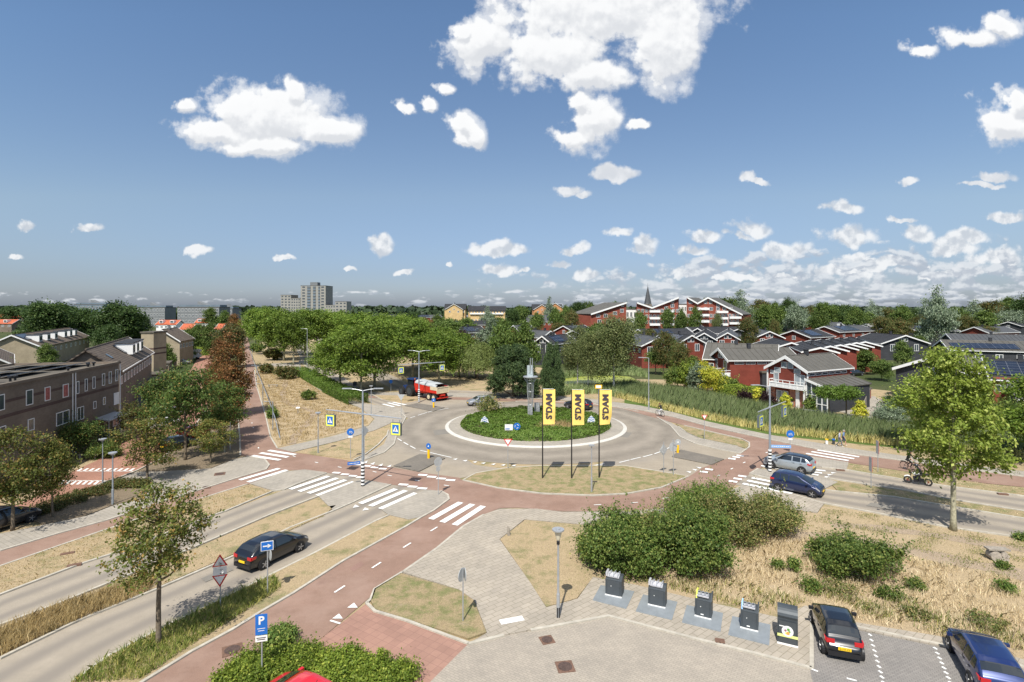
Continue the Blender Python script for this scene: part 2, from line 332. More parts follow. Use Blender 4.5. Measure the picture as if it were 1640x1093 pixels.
leafmat('lf_hedge', (.085, .16, .02), (.15, .235, .035), (.22, .28, .08), .8)
leafmat('bl_straw', (.64, .53, .34), (.55, .44, .26), (.72, .63, .43), .7, .3, 1.6)
leafmat('bl_gold', (.45, .34, .16), (.36, .27, .12), (.55, .44, .24), .7, .3, .5)
leafmat('bl_green', (.14, .21, .04), (.26, .29, .07), (.40, .36, .12), .6, .3, .5)
leafmat('bl_reed', (.20, .28, .11), (.29, .35, .14), (.38, .40, .22), .75, .35, 2.5)
leafmat('bl_reedY', (.50, .44, .16), (.36, .37, .12), (.62, .52, .24), .6, .3, .3)
leafmat('lf_far', (.028, .050, .024), (.045, .07, .03), (.06, .09, .04), .8, .2, .01)
# ------------------------------------------------------------------ mesh building and tagging
class MB:
    def __init__(s): s.v = []; s.f = []; s.m = []; s.uv = None
    def add(s, vs, fs, mi=0):
        o = len(s.v); s.v += [tuple(p) for p in vs]
        for q in fs: s.f.append(tuple(i + o for i in q)); s.m.append(mi)
        return s
    def box(s, c, d, rz=0, mi=0, rx=0, ry=0):
        M = Euler((rx, ry, rz)).to_matrix(); c = Vector(c)
        vs = [c + M @ Vector((x * d[0] / 2, y * d[1] / 2, z * d[2] / 2)) for z in (-1, 1) for y in (-1, 1) for x in (-1, 1)]
        return s.add(vs, [(0, 2, 3, 1), (4, 5, 7, 6), (0, 1, 5, 4), (2, 6, 7, 3), (0, 4, 6, 2), (1, 3, 7, 5)], mi)
    def tube(s, pts, rs, n=8, mi=0, cap=True):
        pts = [Vector(p) for p in pts]
        if not isinstance(rs, (list, tuple)): rs = [rs] * len(pts)
        o = len(s.v); k = len(pts)
        d0 = (pts[1] - pts[0]).normalized(); up = Vector((0, 0, 1)) if abs(d0.z) < .9 else Vector((1, 0, 0))
        for i, p in enumerate(pts):
            d = (pts[min(i + 1, k - 1)] - pts[max(i - 1, 0)]).normalized()
            a = d.cross(up).normalized(); b = d.cross(a)
            for j in range(n):
                t = 2 * math.pi * j / n; s.v.append(tuple(p + (a * math.cos(t) + b * math.sin(t)) * rs[i]))
        for i in range(k - 1):
            for j in range(n):
                s.f.append((o + i * n + j, o + i * n + (j + 1) % n, o + (i + 1) * n + (j + 1) % n, o + (i + 1) * n + j)); s.m.append(mi)
        if cap:
            s.f.append(tuple(o + j for j in range(n))[::-1]); s.m.append(mi)
            s.f.append(tuple(o + (k - 1) * n + j for j in range(n))); s.m.append(mi)
        return s
    def cyl(s, c, r, h, n=16, mi=0, axis='z', r2=None):
        c = Vector(c); a = {'x': Vector((1, 0, 0)), 'y': Vector((0, 1, 0)), 'z': Vector((0, 0, 1))}[axis] if isinstance(axis, str) else Vector(axis).normalized()
        return s.tube([c - a * h / 2, c + a * h / 2], [r, r if r2 is None else r2], n, mi)
    def prism(s, poly, z0, z1, mi=0, miTop=None):
        n = len(poly); area = sum(poly[i][0] * poly[(i + 1) % n][1] - poly[(i + 1) % n][0] * poly[i][1] for i in range(n))
        if area < 0: poly = poly[::-1]
        vs = [(p[0], p[1], z0) for p in poly] + [(p[0], p[1], z1) for p in poly]
        s.add(vs, [(i, (i + 1) % n, (i + 1) % n + n, i + n) for i in range(n)], mi)
        s.add(vs[n:], [tuple(range(n))], mi if miTop is None else miTop)
        return s
    def extr(s, prof, d, mi=0):      # prof: planar list of 3D points, d: extrusion vector
        n = len(prof); P = [Vector(p) for p in prof]; d = Vector(d)
        s.add(P + [p + d for p in P], [(i, (i + 1) % n, (i + 1) % n + n, i + n) for i in range(n)] + [tuple(range(n))[::-1], tuple(range(n, 2 * n))], mi); return s
    def slab(s, q, t, mi=0):         # thick sheet under four corners
        P = [Vector(p) for p in q]; nn = (P[1] - P[0]).cross(P[2] - P[0]).normalized()
        if nn.z < 0: nn = -nn
        return s.extr(P, -nn * t, mi)
    def build(s, name, mats, parent=None, smooth=False, loc=None):
        me = bpy.data.meshes.new(name); me.from_pydata(s.v, [], s.f)
        if not isinstance(mats, (list, tuple)): mats = [mats]
        for m in mats: me.materials.append(m)
        if len(mats) > 1: me.polygons.foreach_set('material_index', s.m)
        if s.uv is not None:
            l = me.uv_layers.new(name='UVMap'); l.data.foreach_set('uv', [c for u in s.uv for c in u])
        if smooth: me.polygons.foreach_set('use_smooth', [True] * len(me.polygons))
        me.update(); bm = bmesh.new(); bm.from_mesh(me)
        if s.uv is None: bmesh.ops.recalc_face_normals(bm, faces=bm.faces)
        bm.to_mesh(me); bm.free()
        o = bpy.data.objects.new(name, me); COL.objects.link(o)
        if loc is not None: o.location = loc
        if parent is not None: o.parent = parent
        return o
def raw(name, V, Fc, m, parent=None):     # fast numpy quads/tris
    me = bpy.data.meshes.new(name); k = Fc.shape[1]
    me.vertices.add(len(V)); me.vertices.foreach_set('co', V.astype(np.float32).ravel())
    me.loops.add(Fc.size); me.loops.foreach_set('vertex_index', Fc.astype(np.int32).ravel())
    me.polygons.add(len(Fc)); me.polygons.foreach_set('loop_start', np.arange(0, Fc.size, k, dtype=np.int32))
    me.materials.append(m); me.update(calc_edges=True)
    return me
def link(name, me, parent=None, loc=(0, 0, 0), rz=0, sc=(1, 1, 1)):
    o = bpy.data.objects.new(name, me); COL.objects.link(o); o.location = loc; o.rotation_euler = (0, 0, rz); o.scale = sc
    if parent is not None: o.parent = parent
    return o
def tag(o, label=None, cat=None, group=None, kind=None):
    if label: o['label'] = label
    if cat: o['category'] = cat
    if group: o['group'] = group
    if kind: o['kind'] = kind
    return o
def empty(name, loc, label, cat, rz=0, group=None):
    o = bpy.data.objects.new(name, None); COL.objects.link(o); o.location = loc; o.rotation_euler = (0, 0, rz); o.empty_display_size = .3
    return tag(o, label, cat, group)
KIDS = {}
def copy_tree(o, label=None, loc=None, rz=None):
    kids = {}
    for q in COL.objects:
        if q.parent: kids.setdefault(q.parent.name, []).append(q)
    def rec(a, par):
        c = a.copy(); COL.objects.link(c); c.parent = par
        for k in kids.get(a.name, []): rec(k, c)
        return c
    r = rec(o, None)
    if label: r['label'] = label
    if loc is not None: r.location = loc
    if rz is not None: r.rotation_euler = (0, 0, rz)
    return r
def struct(mb, name, m, cat=None): return tag(mb.build(name, m), kind='structure')
# ------------------------------------------------------------------ ground sheets
def smooth_poly(pts, it=2, closed=True):
    for _ in range(it):
        q = []; n = len(pts)
        for i in range(n if closed else n - 1):
            a, b = pts[i], pts[(i + 1) % n]
            q += [(a[0] * .75 + b[0] * .25, a[1] * .75 + b[1] * .25), (a[0] * .25 + b[0] * .75, a[1] * .25 + b[1] * .75)]
        pts = q if closed else [pts[0]] + q + [pts[-1]]
    return pts
def gp(pts): return [G(x, y)[:2] for x, y in pts]
def sheet(name, px, z, m, world=False, sm=0, h=None, label=None):
    P = px if world else gp(px)
    if sm: P = smooth_poly(P, sm)
    mb = MB()
    if h: mb.prism(P, 0, h)
    else: mb.add([(x, y, z) for x, y in P], [tuple(range(len(P)))])
    bm = bmesh.new()
    me = bpy.data.meshes.new(name); me.from_pydata(mb.v, [], mb.f); me.materials.append(m)
    bm.from_mesh(me); bmesh.ops.triangulate(bm, faces=[f for f in bm.faces if len(f.verts) > 4]); bmesh.ops.recalc_face_normals(bm, faces=bm.faces)
    for f in bm.faces:
        if abs(f.normal.z) > .9 and f.normal.z < 0 and not h: f.normal_flip()
    bm.to_mesh(me); bm.free()
    o = link(name, me); return tag(o, kind='structure')
def strip(name, left, right, z, m, world=False, n=40):
    A = left if world else gp(left); B = right if world else gp(right)
    def res(P, n):
        P = np.array(P); d = np.r_[0, np.cumsum(np.hypot(*np.diff(P, axis=0).T))]; t = np.linspace(0, d[-1], n)
        return np.c_[np.interp(t, d, P[:, 0]), np.interp(t, d, P[:, 1])], t
    A, t = res(A, n); B, t2 = res(B, n); mb = MB(); uv = []
    K = 6
    for i in range(n):
        for k in range(K + 1):
            f = k / K; mb.v.append((A[i, 0] * (1 - f) + B[i, 0] * f, A[i, 1] * (1 - f) + B[i, 1] * f, z))
    for i in range(n - 1):
        for k in range(K):
            a = i * (K + 1) + k; mb.f.append((a, a + 1, a + K + 2, a + K + 1)); mb.m.append(0)
            uv += [(k / K, t[i] * .15), ((k + 1) / K, t[i] * .15), ((k + 1) / K, t[i + 1] * .15), (k / K, t[i + 1] * .15)]
    mb.uv = uv; o = mb.build(name, m)
    for p in o.data.polygons[:1]:
        if p.normal.z < 0: o.data.flip_normals()
    return tag(o, kind='structure')
def kerb(mb, pts, w=.16, h=.11, closed=False, world=False, sm=0, z0=0):
    P = pts if world else gp(pts)
    if sm: P = smooth_poly(P, sm, closed)
    P = [Vector((p[0], p[1])) for p in P]; n = len(P); o = len(mb.v)
    for i, p in enumerate(P):
        a = P[(i - 1) % n] if closed or i else P[i]; b = P[(i + 1) % n] if closed or i < n - 1 else P[i]
        d = (b - a).normalized(); q = Vector((-d.y, d.x)) * w / 2
        for (s, z) in ((-1, z0), (-1, z0 + h), (1, z0 + h), (1, z0)): mb.v.append((p.x + q.x * s, p.y + q.y * s, z))
    for i in range(n if closed else n - 1):
        j = (i + 1) % n
        for k in range(3): mb.f.append((o + i * 4 + k, o + i * 4 + k + 1, o + j * 4 + k + 1, o + j * 4 + k)); mb.m.append(0)
    if not closed:
        mb.f.append((o, o + 1, o + 2, o + 3)); mb.m.append(0); e = o + (n - 1) * 4; mb.f.append((e + 3, e + 2, e + 1, e)); mb.m.append(0)
def circ(c, r, n=96, a0=0, a1=360): return [(c[0] + r * math.cos(R(a0 + (a1 - a0) * i / n)), c[1] + r * math.sin(R(a0 + (a1 - a0) * i / n))) for i in range(n + (0 if a1 - a0 == 360 else 1))]
RC = (3.05, 71.7)
# base sheets
sheet('ground', [(-4000, -200), (4000, -200), (4000, 7000), (-4000, 7000)], 0, M_far, True)
sheet('dry_grass', [(-70, 2), (95, 2), (120, 60), (70, 100), (60, 112), (20, 118), (-15, 175), (-65, 240), (-95, 260), (-110, 240), (-62, 120), (-52, 60)], .006, M_dry, True)
# right straw field
sheet('straw_field', [(1185,800),(1320,812),(1390,821),(1515,845),(1640,865),(1800,900),(1800,1110),(1640,1062),(1515,1030),(1370,1002),(1290,972),(1145,968),(1020,940),(950,927),(925,962),(875,976),(850,937),(800,866),(840,834),(932,842),(1100,815)], .012, M_straw)
sheet('reed_bank', [(1000,640),(1078,657),(1151,673),(1241,690),(1388,706),(1495,716),(1640,733),(1900,765),(1900,770),(1640,742),(1495,724),(1388,713),(1241,698),(1151,681),(1078,665),(1000,648)], .012, M_green)
# asphalt carriageways (left pair, then the arm to the east, then the arm into the trees)
strip('road', [(-260,1110),(0,955),(125,907),(175,891),(337,829),(455,785.5),(523,759),(569,740)], [(-260,1180),(0,1002),(100,965),(207,921),(330,869),(430,826),(510,796),(585,766),(640,744)], .020, M_asph)
strip('road', [(-200,1170),(0,1058),(125,997),(250,947),(380,891),(465,847),(534,820),(565,806),(626,778),(700,745)], [(-60,1210),(60,1125),(117,1093),(175,1052),(250,1012),(407,935),(507,885),(600,836),(660,799),(735,766),(790,752)], .020, M_asph)
strip('road', [(1186,727),(1240,737),(1316,749),(1357,754),(1450,770),(1523,781),(1640,796),(1900,830)], [(1160,738),(1201,746),(1260,756),(1320,766),(1450,786),(1537,803),(1640,819),(1900,862)], .020, M_asph)
strip('road', [(1140,746),(1201,760),(1268,777),(1318,786),(1431,797),(1541,815.6),(1640,832),(1900,880)], [(1102,764),(1188,779),(1271,793.6),(1315,806),(1390,820),(1515,845),(1640,862.5),(1900,915)], .020, M_asph)
strip('road', [(605,650),(578,643),(555,627),(520,611),(497,596),(484,581),(473,553),(466,535),(460,520)], [(660,652),(612,641),(569.5,619),(537,599),(515,585),(500,566),(488,545),(478,530),(468,519)], .018, M_asph)
strip('road', [(800,640),(700,641),(641,630),(582,599),(548,580),(525,563),(505,545),(490,528),(475,517)], [(800,628),(730,628),(668,620),(606,592),(565,574),(540,560),(515,543),(496,527),(480,516.5)], .018, M_asph)
# roundabout disc and flares
sheet('roundabout', circ(RC, 17.9, 120), .024, M_asph2, True)
sheet('roundabout_flare', [(569,741),(585,737),(615,726),(631,712),(636,694),(660,680),(760,745),(810,752),(735,767),(671,757)], .028, M_asph2)
sheet('roundabout_flare', [(605,650),(649,668),(690,690),(760,645),(800,638),(740,628),(700,636),(650,646)], .028, M_asph2)
sheet('roundabout_flare', [(1060,672),(1074,684),(1089,700),(1114,711.5),(1151,720.6),(1192,728),(1150,748),(1102,764.5),(1052,756),(1005,750),(960,747),(1000,700)], .032, M_asph2)
# red cycle paths
sheet('cycle_path', [(378,768),(424,737),(385,730),(384,700),(380,662),(388,620),(394,587),(391,553),(385,525),(378,508),(382,508),(392,525),(400,553),(407,586),(411,620),(425.6,667.6),(433,700.5),(444,719),(469.5,725),(550,737),(569,741),(620,748),(671,757),(735,766),(742,771),(800,784),(870,793),(950,796),(1005,793),(1060,783),(1102,765),(1125,750),(1160,737),(1186,727),(1200.6,717),(1200,710),(1188,704),(1151,695),(1096,682),(1060,673),(996,655),(950,650.5),(880,645),(700,640),(560,637),(560,634),(700,636),(880,641),(950,647),(1023,657.5),(1078,669),(1133,684),(1188,696),(1235,706),(1305.5,720.5),(1367,729),(1459,741),(1576,757),(1640,765),(1900,800),(1900,820),(1640,781),(1578,775),(1459,757),(1356,741.5),(1290,731),(1262,731),(1245,738),(1205,757),(1185,771),(1165,788),(1130,800),(1078,813),(1000,820),(900,820),(830,814),(800,815),(775,825),(742,845),(700,880),(645,919),(590,960),(517,1022),(430,1068),(342,1125),(250,1180),(100,1180),(232,1093),(307,1047),(372,1012),(420,982),(470,953),(550,901),(650,846),(675,831),(695,819),(719,801),(717,794),(706,788),(682,785),(626,777),(578,767),(523,758),(488,753.5),(455,754),(400,776),(310,803),(250,822),(150,856),(0,908),(-200,975),(-200,945),(0,884.5),(92,857),(172,835),(287,797)], .036, M_red)
sheet('ramp', [(517,1022),(587,968),(750,1035),(690,1100),(620,1150),(420,1110)], .040, M_redbrick)
# footways
sheet('footway', [(645,919),(700,880),(742,845),(775,826),(800,817),(860,817),(900,822),(1000,821),(1078,815),(1130,802),(1165,790),(1188,779),(1271,794),(1320,808),(1309,823),(1185,808),(1100,818),(932,842),(840,834),(800,866),(850,937),(875,976),(925,962),(950,927),(1020,940),(1145,970),(1247,992),(1290,973),(1370,1000),(1502,1022),(1640,1060),(1640,1075),(1515,1040),(1370,1010),(1300,984),(1300,1072),(1200,1047),(1115,1026),(975,989),(850,1012),(807,1020),(750,1034),(780,1017),(760,965),(735,947)], 0, M_tile, h=.10)
sheet('parking_lot', [(750,1033),(807,1020),(850,1012),(975,989),(1115,1026),(1200,1047),(1300,1072),(1330,1110),(1300,1150),(640,1150),(690,1093)], .044, M_herr)
sheet('parking_bay', [(1298,984),(1370,1008),(1515,1038),(1640,1072),(1760,1110),(1760,1200),(1330,1200),(1298,1080)], .048, M_bay)
sheet('footway', [(-200,915),(0,857),(70,843),(140,828),(183,811),(229,801),(234,777),(192,768),(219.5,757),(250,757),(338,752),(376,737),(396,732.5),(424,737),(431,746),(426,753),(378,767),(287,796),(172,834),(92,856),(0,883.5),(-200,944)], 0, M_tileL, h=.09)
sheet('footway', [(400,776),(455,757),(488,753.5),(522,758),(477,776),(455,785),(438,787.5)], 0, M_tileL, h=.09)
sheet('footway', [(444,719),(469,725),(550,705),(600,690),(650,668),(645,655),(605,650),(575,645),(545,636),(515,620),(495,605),(486,600),(480,581),(430,583),(407,586),(407,588),(474,587),(482,603),(510,624),(540,640),(575,653),(600,672),(590,683),(530,700),(475,712)], .050, M_tileL)
sheet('footway', [(631,712),(636,694),(640,680),(651,668),(646,664),(632,675),(622,695),(615,712),(585,731),(569,738),(585,737),(615,726)], .054, M_tileL)
sheet('footway', [(510,796),(578,769),(626,777.5),(585,796.5),(565,806),(534,819.5)], 0, M_tileL, h=.09)
sheet('footway', [(611,818),(682,786),(706,788),(718,794),(719,801),(695,819),(675,830),(655,834),(622,826)], 0, M_tileL, h=.09)
sheet('footway', [(560,633),(700,635),(880,640),(950,646),(1023,656.5),(1078,668),(1133,683),(1188,695),(1235,705),(1305.5,719),(1367,728),(1459,740),(1576,756),(1640,764),(1900,799),(1900,790),(1640,756),(1576,749),(1459,733),(1367,720),(1314,711),(1235,698),(1188,688),(1133,676),(1078,661),(1023,650),(950,640),(880,634),(700,629.5),(560,629)], 0, M_tileL, h=.07)
sheet('traffic_island', [(630,748),(672,729),(700,731),(713,735.5),(671,757)], 0, M_dark, h=.12)
sheet('traffic_island', [(1076,733),(1090,722),(1160,737),(1140,746)], 0, M_dark, h=.12)
sheet('traffic_island', [(648,651),(668,647),(712,654),(694,660)], 0, M_dark, h=.12)
sheet('footway', [(1201,760),(1214,752),(1240,755),(1320,766.5),(1342,774),(1318,785.5),(1268,776)], 0, M_tileL, h=.10)
sheet('footway', [(1290,731),(1359,741.5),(1357,753),(1316,749),(1260,740),(1262,732)], 0, M_tileL, h=.06)
sheet('footway', [(1052,669),(1074,682),(1089,700),(1114,711.5),(1151,720.6),(1186,727),(1197,721),(1182,716),(1120,703),(1100,694),(1086,684),(1075,678)], .056, M_tileL)
# planted / grassed islands raised behind kerbs
VER = []
def verge(px, m, h=.11, sm=0): VER.append(sheet('verge', px, 0, m, h=h, sm=sm)); return VER[-1]
verge([(744,770),(762,760),(811,751.5),(865,748),(1000,748),(1052,756.5),(1100,764.5),(1060,781),(1005,791),(950,794),(870,791),(800,783)], M_drygreen, sm=0)
verge([(1082,680),(1096,684),(1151,697),(1188,706),(1199,713),(1196,720),(1182,716),(1120,703),(1100,694),(1088,684)], M_drygreen)
verge([(600,946),(642,921),(735,948),(759,965),(779,1016),(750,1026),(650,994),(600,978),(594,965)], M_drygreen)
verge([(445,785),(520,760),(340,829),(361,821),(437,788)][:0] or [(0,908.5),(150,857),(250,823),(310,804),(396,778),(437,788),(361.6,819.5),(175,890),(125,906),(0,954),(-200,1040),(-200,977)], M_dry, .08)
verge([(-200,1150),(0,1050),(110,1000),(240,948),(380,887),(430,866),(520,826),(538,811),(515,815),(430,838),(380,856),(300,885),(207,926),(95,971),(0,1010),(-200,1100)], M_dry, .09)
verge([(117,1094),(175,1053),(250,1014),(407,937),(507,887),(600,838),(625,828),(655,835),(672,831),(650,844),(550,899),(470,951),(420,980),(372,1010),(307,1045),(228,1095),(120,1180),(-20,1180)], M_dry, .10)
verge([(445,717),(480,708),(530,698),(590,682),(598,672),(575,655),(540,642),(510,626),(482,606),(474,590),(408,591),(412,620),(427,667),(435,700)], M_straw, .05)
verge([(474,726),(550,708),(600,692),(622,690),(620,697),(606,712),(585,727),(566,737)], M_dry, .09)
verge([(1359,744),(1459,759),(1578,777),(1640,783),(1900,822),(1900,829),(1640,795),(1523,780),(1450,769),(1356,753)], M_drygreen, .08)
verge([(1325,770),(1450,788),(1537,805),(1640,821),(1900,864),(1900,879),(1640,831),(1541,814.5),(1431,796),(1340,786)], M_drygreen, .08)
verge([(801,866),(841,835),(932,843),(1000,843),(1000,930),(950,927),(924,961),(874,975),(850,937)], M_dry, .10)
verge([(535,597),(570,619),(612,640),(650,641),(690,641),(641,630),(582,600),(548,582)], M_dry, .05)
# left street
sheet('street', [(-300,900),(-300,845),(0,822),(60,795),(95,768),(119,755),(155,739),(200,706),(240,672),(275,635),(295,610),(318,573),(322,560),(341,560),(338,600),(335,650),(300,700),(260,735),(219,755),(190,767),(163,775),(146,784),(100,806),(50,828),(20,838),(0,850)], .060, M_redstreet)
sheet('soil_bed', [(44,832),(100,808),(146,786),(163,777),(192,769),(233,776),(228,800),(183,810),(140,827),(70,842)], 0, M_soil, h=.10)
sheet('soil_bed', [(222,756),(260,736),(300,702),(345,680),(380,662),(384,700),(385,730),(376,736),(338,751),(250,756)], 0, M_soil, h=.08)
def trail(px, w, z):
    P = [Vector(p) for p in smooth_poly(gp(px), 2, False)]; a, b = [], []
    for i, p in enumerate(P):
        d = (P[min(i + 1, len(P) - 1)] - P[max(i - 1, 0)]).normalized(); q = Vector((-d.y, d.x)) * w / 2 * (1 + .25 * math.sin(i * 1.7)); a.append(tuple(p + q)); b.append(tuple(p - q))
    strip('trodden_path', a, b, z, MATS['bare_path'], True, len(a) * 2)
ground_mat('bare_path', (.42, .33, .24), (.37, .29, .21), (.30, .26, .14), (.45, .36, .27), .8, .62, .75)
trail([(457,605),(457,620),(451,634),(460,649),(488,655),(504,660),(497,674),(474,697),(467,712)], .9, .062)
trail([(1240,860),(1330,862),(1440,880),(1560,905),(1680,930)], 1.6, .018); trail([(1330,840),(1450,850),(1600,875),(1700,890)], 1.1, .020)
# water with duckweed
sheet('water', [(868,612),(905,604),(960,600),(1010,604),(1030,614),(985,616),(930,614),(880,618)], .02, mat('duckweed_water', (.26, .29, .05), .4, 0, .3, .6))
road_mat('repaired_asphalt', (.20, .185, .16), (.2, .2, .2), False)
for q in ([(322,928),(366,909),(374,914),(329,934)], [(694,690),(722,687),(727,694),(697,698)], [(985,690),(1012,694),(1006,702),(978,697)], [(1395,806),(1440,813),(1432,818),(1387,811)], [(60,1010),(98,994),(106,1000),(66,1018)], [(668,772),(680,775),(672,781),(660,778)], [(560,912),(578,900),(584,905),(566,917)]):
    sheet('road_patch', q, .0445 if q[0][0] not in (985, 694) else .0335, MATS['repaired_asphalt'] if q[0][0] not in (668, 560) else M_oldred)
# roundabout ring, apron and kerbs
def ring(name, r0, r1, z0, z1, m):
    mb = MB(); n = 120
    for i in range(n):
        a = 2 * math.pi * i / n
        for r, z in ((r1, 0), (r1, z0), (r0, z1), (r0, 0)): mb.v.append((RC[0] + r * math.cos(a), RC[1] + r * math.sin(a), z))
    for i in range(n):
        j = (i + 1) % n
        for k in range(3): mb.f.append((i * 4 + k, j * 4 + k, j * 4 + k + 1, i * 4 + k + 1)); mb.m.append(0)
    return struct(mb, name, m)
ring('kerb_ring', 11.25, 11.70, .06, .16, M_apron)
ring('apron', 9.8, 11.25, .16, .19, M_tileL)
ring('kerb_ring', 9.65, 9.8, .26, .26, M_kerb)
K = MB()
kerb(K, circ(RC, 17.9, 60, 30, 98), world=True)
for pl in ([(-200,1040),(0,954.5),(125,906.5),(175,890.5),(337,828.5),(361.6,820),(437,788),(455,785.5),(477,776),(523,759)],
           [(0,1003),(100,966),(207,922),(330,870),(430,827),(510,796)],[(0,1057),(125,996),(250,946),(380,890),(465,846.5),(534,819.5),(565,806),(585,796.5),(626,777.5)],
           [(117,1094),(175,1052.5),(250,1013),(407,936),(507,886),(600,837),(622,827)],[(100,1180),(230,1094),(307,1046),(372,1011),(420,981),(470,952),(550,900),(650,845),(675,830),(695,819),(719,801),(717,794),(706,788)],
           [(0,884),(92,856.5),(172,834.5),(287,796.5),(378,767.5),(426,753),(431,746),(424,737),(396,732)],[(0,909),(150,857),(250,823),(310,804),(396,777)],
           [(750,1034),(807,1020)],[(850,1012),(975,989),(1115,1026),(1200,1047),(1300,1073)],[(587,968),(594,962),(600,946),(642,920),(645,918)],[(587,968),(600,981),(650,996),(750,1033)],
           [(645,918.5),(700,880),(742,845),(775,826)],[(1300,984),(1300,1073)],[(1297,983),(1370,1006),(1515,1037),(1640,1071)],
           [(569,740.5),(585,737),(615,726),(631,712),(636,694),(650,669),(640,660)],[(566,738),(585,729),(606,713),(620,698),(622,690)],[(444,719),(433,700.5),(425.6,667.6),(411,620),(407,590)],[(385,730),(384,700),(380,662)],
           [(1052,669),(1074,683),(1089,700.5),(1114,712),(1151,721),(1186,727.5),(1200,717),(1200,710),(1188,704),(1151,695.5),(1096,682.5)],[(1086,684),(1100,694),(1120,703),(1182,716)],
           [(742,770.5),(762,759.5),(811,751),(865,747.5),(1000,747.5),(1052,756),(1102,764.5),(1060,782),(1005,792),(950,795),(870,792),(800,783.5),(742,770.5)],
           [(1201,760),(1268,777),(1318,786),(1431,797),(1541,815.6),(1640,832),(1900,880)],[(1201,760),(1214,752)],[(1320,766.5),(1450,786.5),(1537,803.5),(1640,820),(1900,863)],[(1316,749.5),(1357,754),(1450,770),(1523,781),(1640,796),(1900,830)],
           [(1271,794),(1315,806.5),(1390,820.5),(1515,845.5),(1640,863),(1900,916)],[(950,647),(1023,657),(1078,668.5),(1133,683.5),(1188,695.5),(1235,705.5),(1305.5,720),(1367,728.5),(1459,740.5),(1576,756.5),(1640,764.5)],
           [(20,838),(50,828),(100,806),(146,784),(163,775),(190,766.5),(219,755),(260,735),(300,700),(335,650)],
           [(578,643.5),(555,627.5),(520,611.5),(497,596.5),(484,581.5),(473,553.5)],[(612,641),(569.5,619),(537,599),(515,585)]):
    kerb(K, pl)
struct(K, 'kerb', M_kerb)
# ------------------------------------------------------------------ road paint
def quadm(mb, q, z=.066): mb.add([(*G(x, y)[:2], z) for x, y in q], [(0, 1, 2, 3)[:len(q)]] if len(q) == 4 else [tuple(range(len(q)))])
def stripe(mb, a, b, w, z=.066, cut=None):   # band from a to b (image points on ground), width w metres, ends cut along vector cut
    A = Vector(G(*a)[:2]); B = Vector(G(*b)[:2]); d = (B - A).normalized()
    q = Vector((-d.y, d.x)) * w / 2 if cut is None else Vector(cut) * w / 2
    mb.add([(*(A - q), z), (*(B - q), z), (*(B + q), z), (*(A + q), z)], [(0, 1, 2, 3)])
def zebra(lst, w=.5, z=.066):
    mb = MB()
    for a, b in lst: stripe(mb, a, b, w, z)
    return struct(mb, 'zebra_crossing', M_white)
zebra([((430,722.5),(473,729.5)),((417,726.5),(461,733.5)),((404,731),(448.5,738))])
zebra([((384,770),(447,751.5)),((397,773.5),(459.5,754))], .5)
zebra([((464.6,785),(526,764)),((479,788.5),(540,767)),((494,791.5),(553.5,770)),((508,795),(567,773))])
zebra([((577,808),(634,784.6)),((593,812),(650,787)),((609,816.5),(666,791))])
zebra([((690,833),(738,806)),((708,838),(757,809)),((728,842.5),(774,812))])
zebra([((613,648),(631,652.5)),((621,646),(641,650.8)),((629,645),(650,649.3))])
zebra([((725,633),(757,635.5)),((731,631.5),(762,634))])
zebra([((1204,766.5),(1252,776)),((1197,771),(1256,783)),((1189.5,775.8),(1269,792))], .5)
zebra([((1232,746),(1322,755.5)),((1226,748.5),(1316.5,759)),((1219,747),(1311,762.5))], .45)
zebra([((1309,722),(1376,733)),((1299.5,724.5),(1368,736)),((1291,727.5),(1359,739))], .5)
PM = MB()
def block(x, y, wx, wy): quadm(PM, [(x - wx, y), (x, y - wy), (x + wx, y), (x, y + wy)])
def dashes(lst, L=.55, w=.14, dirv=None):
    for i, (x, y) in enumerate(lst):
        p = Vector(G(x, y)[:2])
        if dirv is not None: d = Vector(dirv).normalized()
        else:
            a = Vector(G(*lst[max(i - 1, 0)])[:2]); b = Vector(G(*lst[min(i + 1, len(lst) - 1)])[:2]); d = (b - a).normalized()
        q = Vector((-d.y, d.x)) * w / 2; e = d * L / 2
        PM.add([(*(p - e - q), .066), (*(p + e - q), .066), (*(p + e + q), .066), (*(p - e + q), .066)], [(0, 1, 2, 3)])
bd = Vector(G(646, 809)[:2]) - Vector(G(577, 808)[:2])
dashes([(695,849),(652,875),(603,907),(544,945.5)], .8, .12)
dashes([(957,810),(1016,806.6),(1066,799)], .6, .1); dashes([(1151,763),(1172,752),(1192,742),(1228,726)], .5, .12)
dashes([(471,732),(507,742),(544,749.5)], .5, .12); dashes([(600,757),(624,763),(668,771),(715,779)], .5, .12)
dashes([(401,639),(403.5,678.5),(405.6,686),(414,718.5)], .5, .12)
RD = (1, -.18)
dashes([(538.6,758.5),(552.4,761),(565,763.5),(577,765.8)], .75, .42, RD)
dashes([(573.5,745.3),(588,747.6),(600,749.8),(613,752)], .75, .42, RD)
dashes([(646,777.5),(660.5,780.8),(676,783.6)], .85, .45, RD)
dashes([(677,762),(691.5,765),(706.5,767.8),(721.5,770.3)], .85, .45, RD)
for x, y in ((585,741.5),(596.5,743.8),(609.5,746),(623,748)): quadm(PM, [(x-4, y+1), (x+4, y-2.4), (x+2, y+1.6)])
for x, y in ((571,813.5),(586.5,818)): quadm(PM, [(x-6, y+1.5), (x+5, y-.5), (x-2, y-3.5)])
for x, y in ((565,972.5),(541,990)): quadm(PM, [(x-9, y+3), (x+8, y+3), (x+2, y-5)])
stripe(PM, (529,996),(545,1001), .12)
SD = Vector(G(1322, 755)[:2]) - Vector(G(1311, 762)[:2])
for lst in ([(1172.3,736),(1179,733.3),(1185.4,731)], [(1127.4,757),(1135.6,753)], [(1188.7,764),(1181.4,768.2),(1174,772.5)]):
    dashes(lst, .7, .5, (1, -.55))
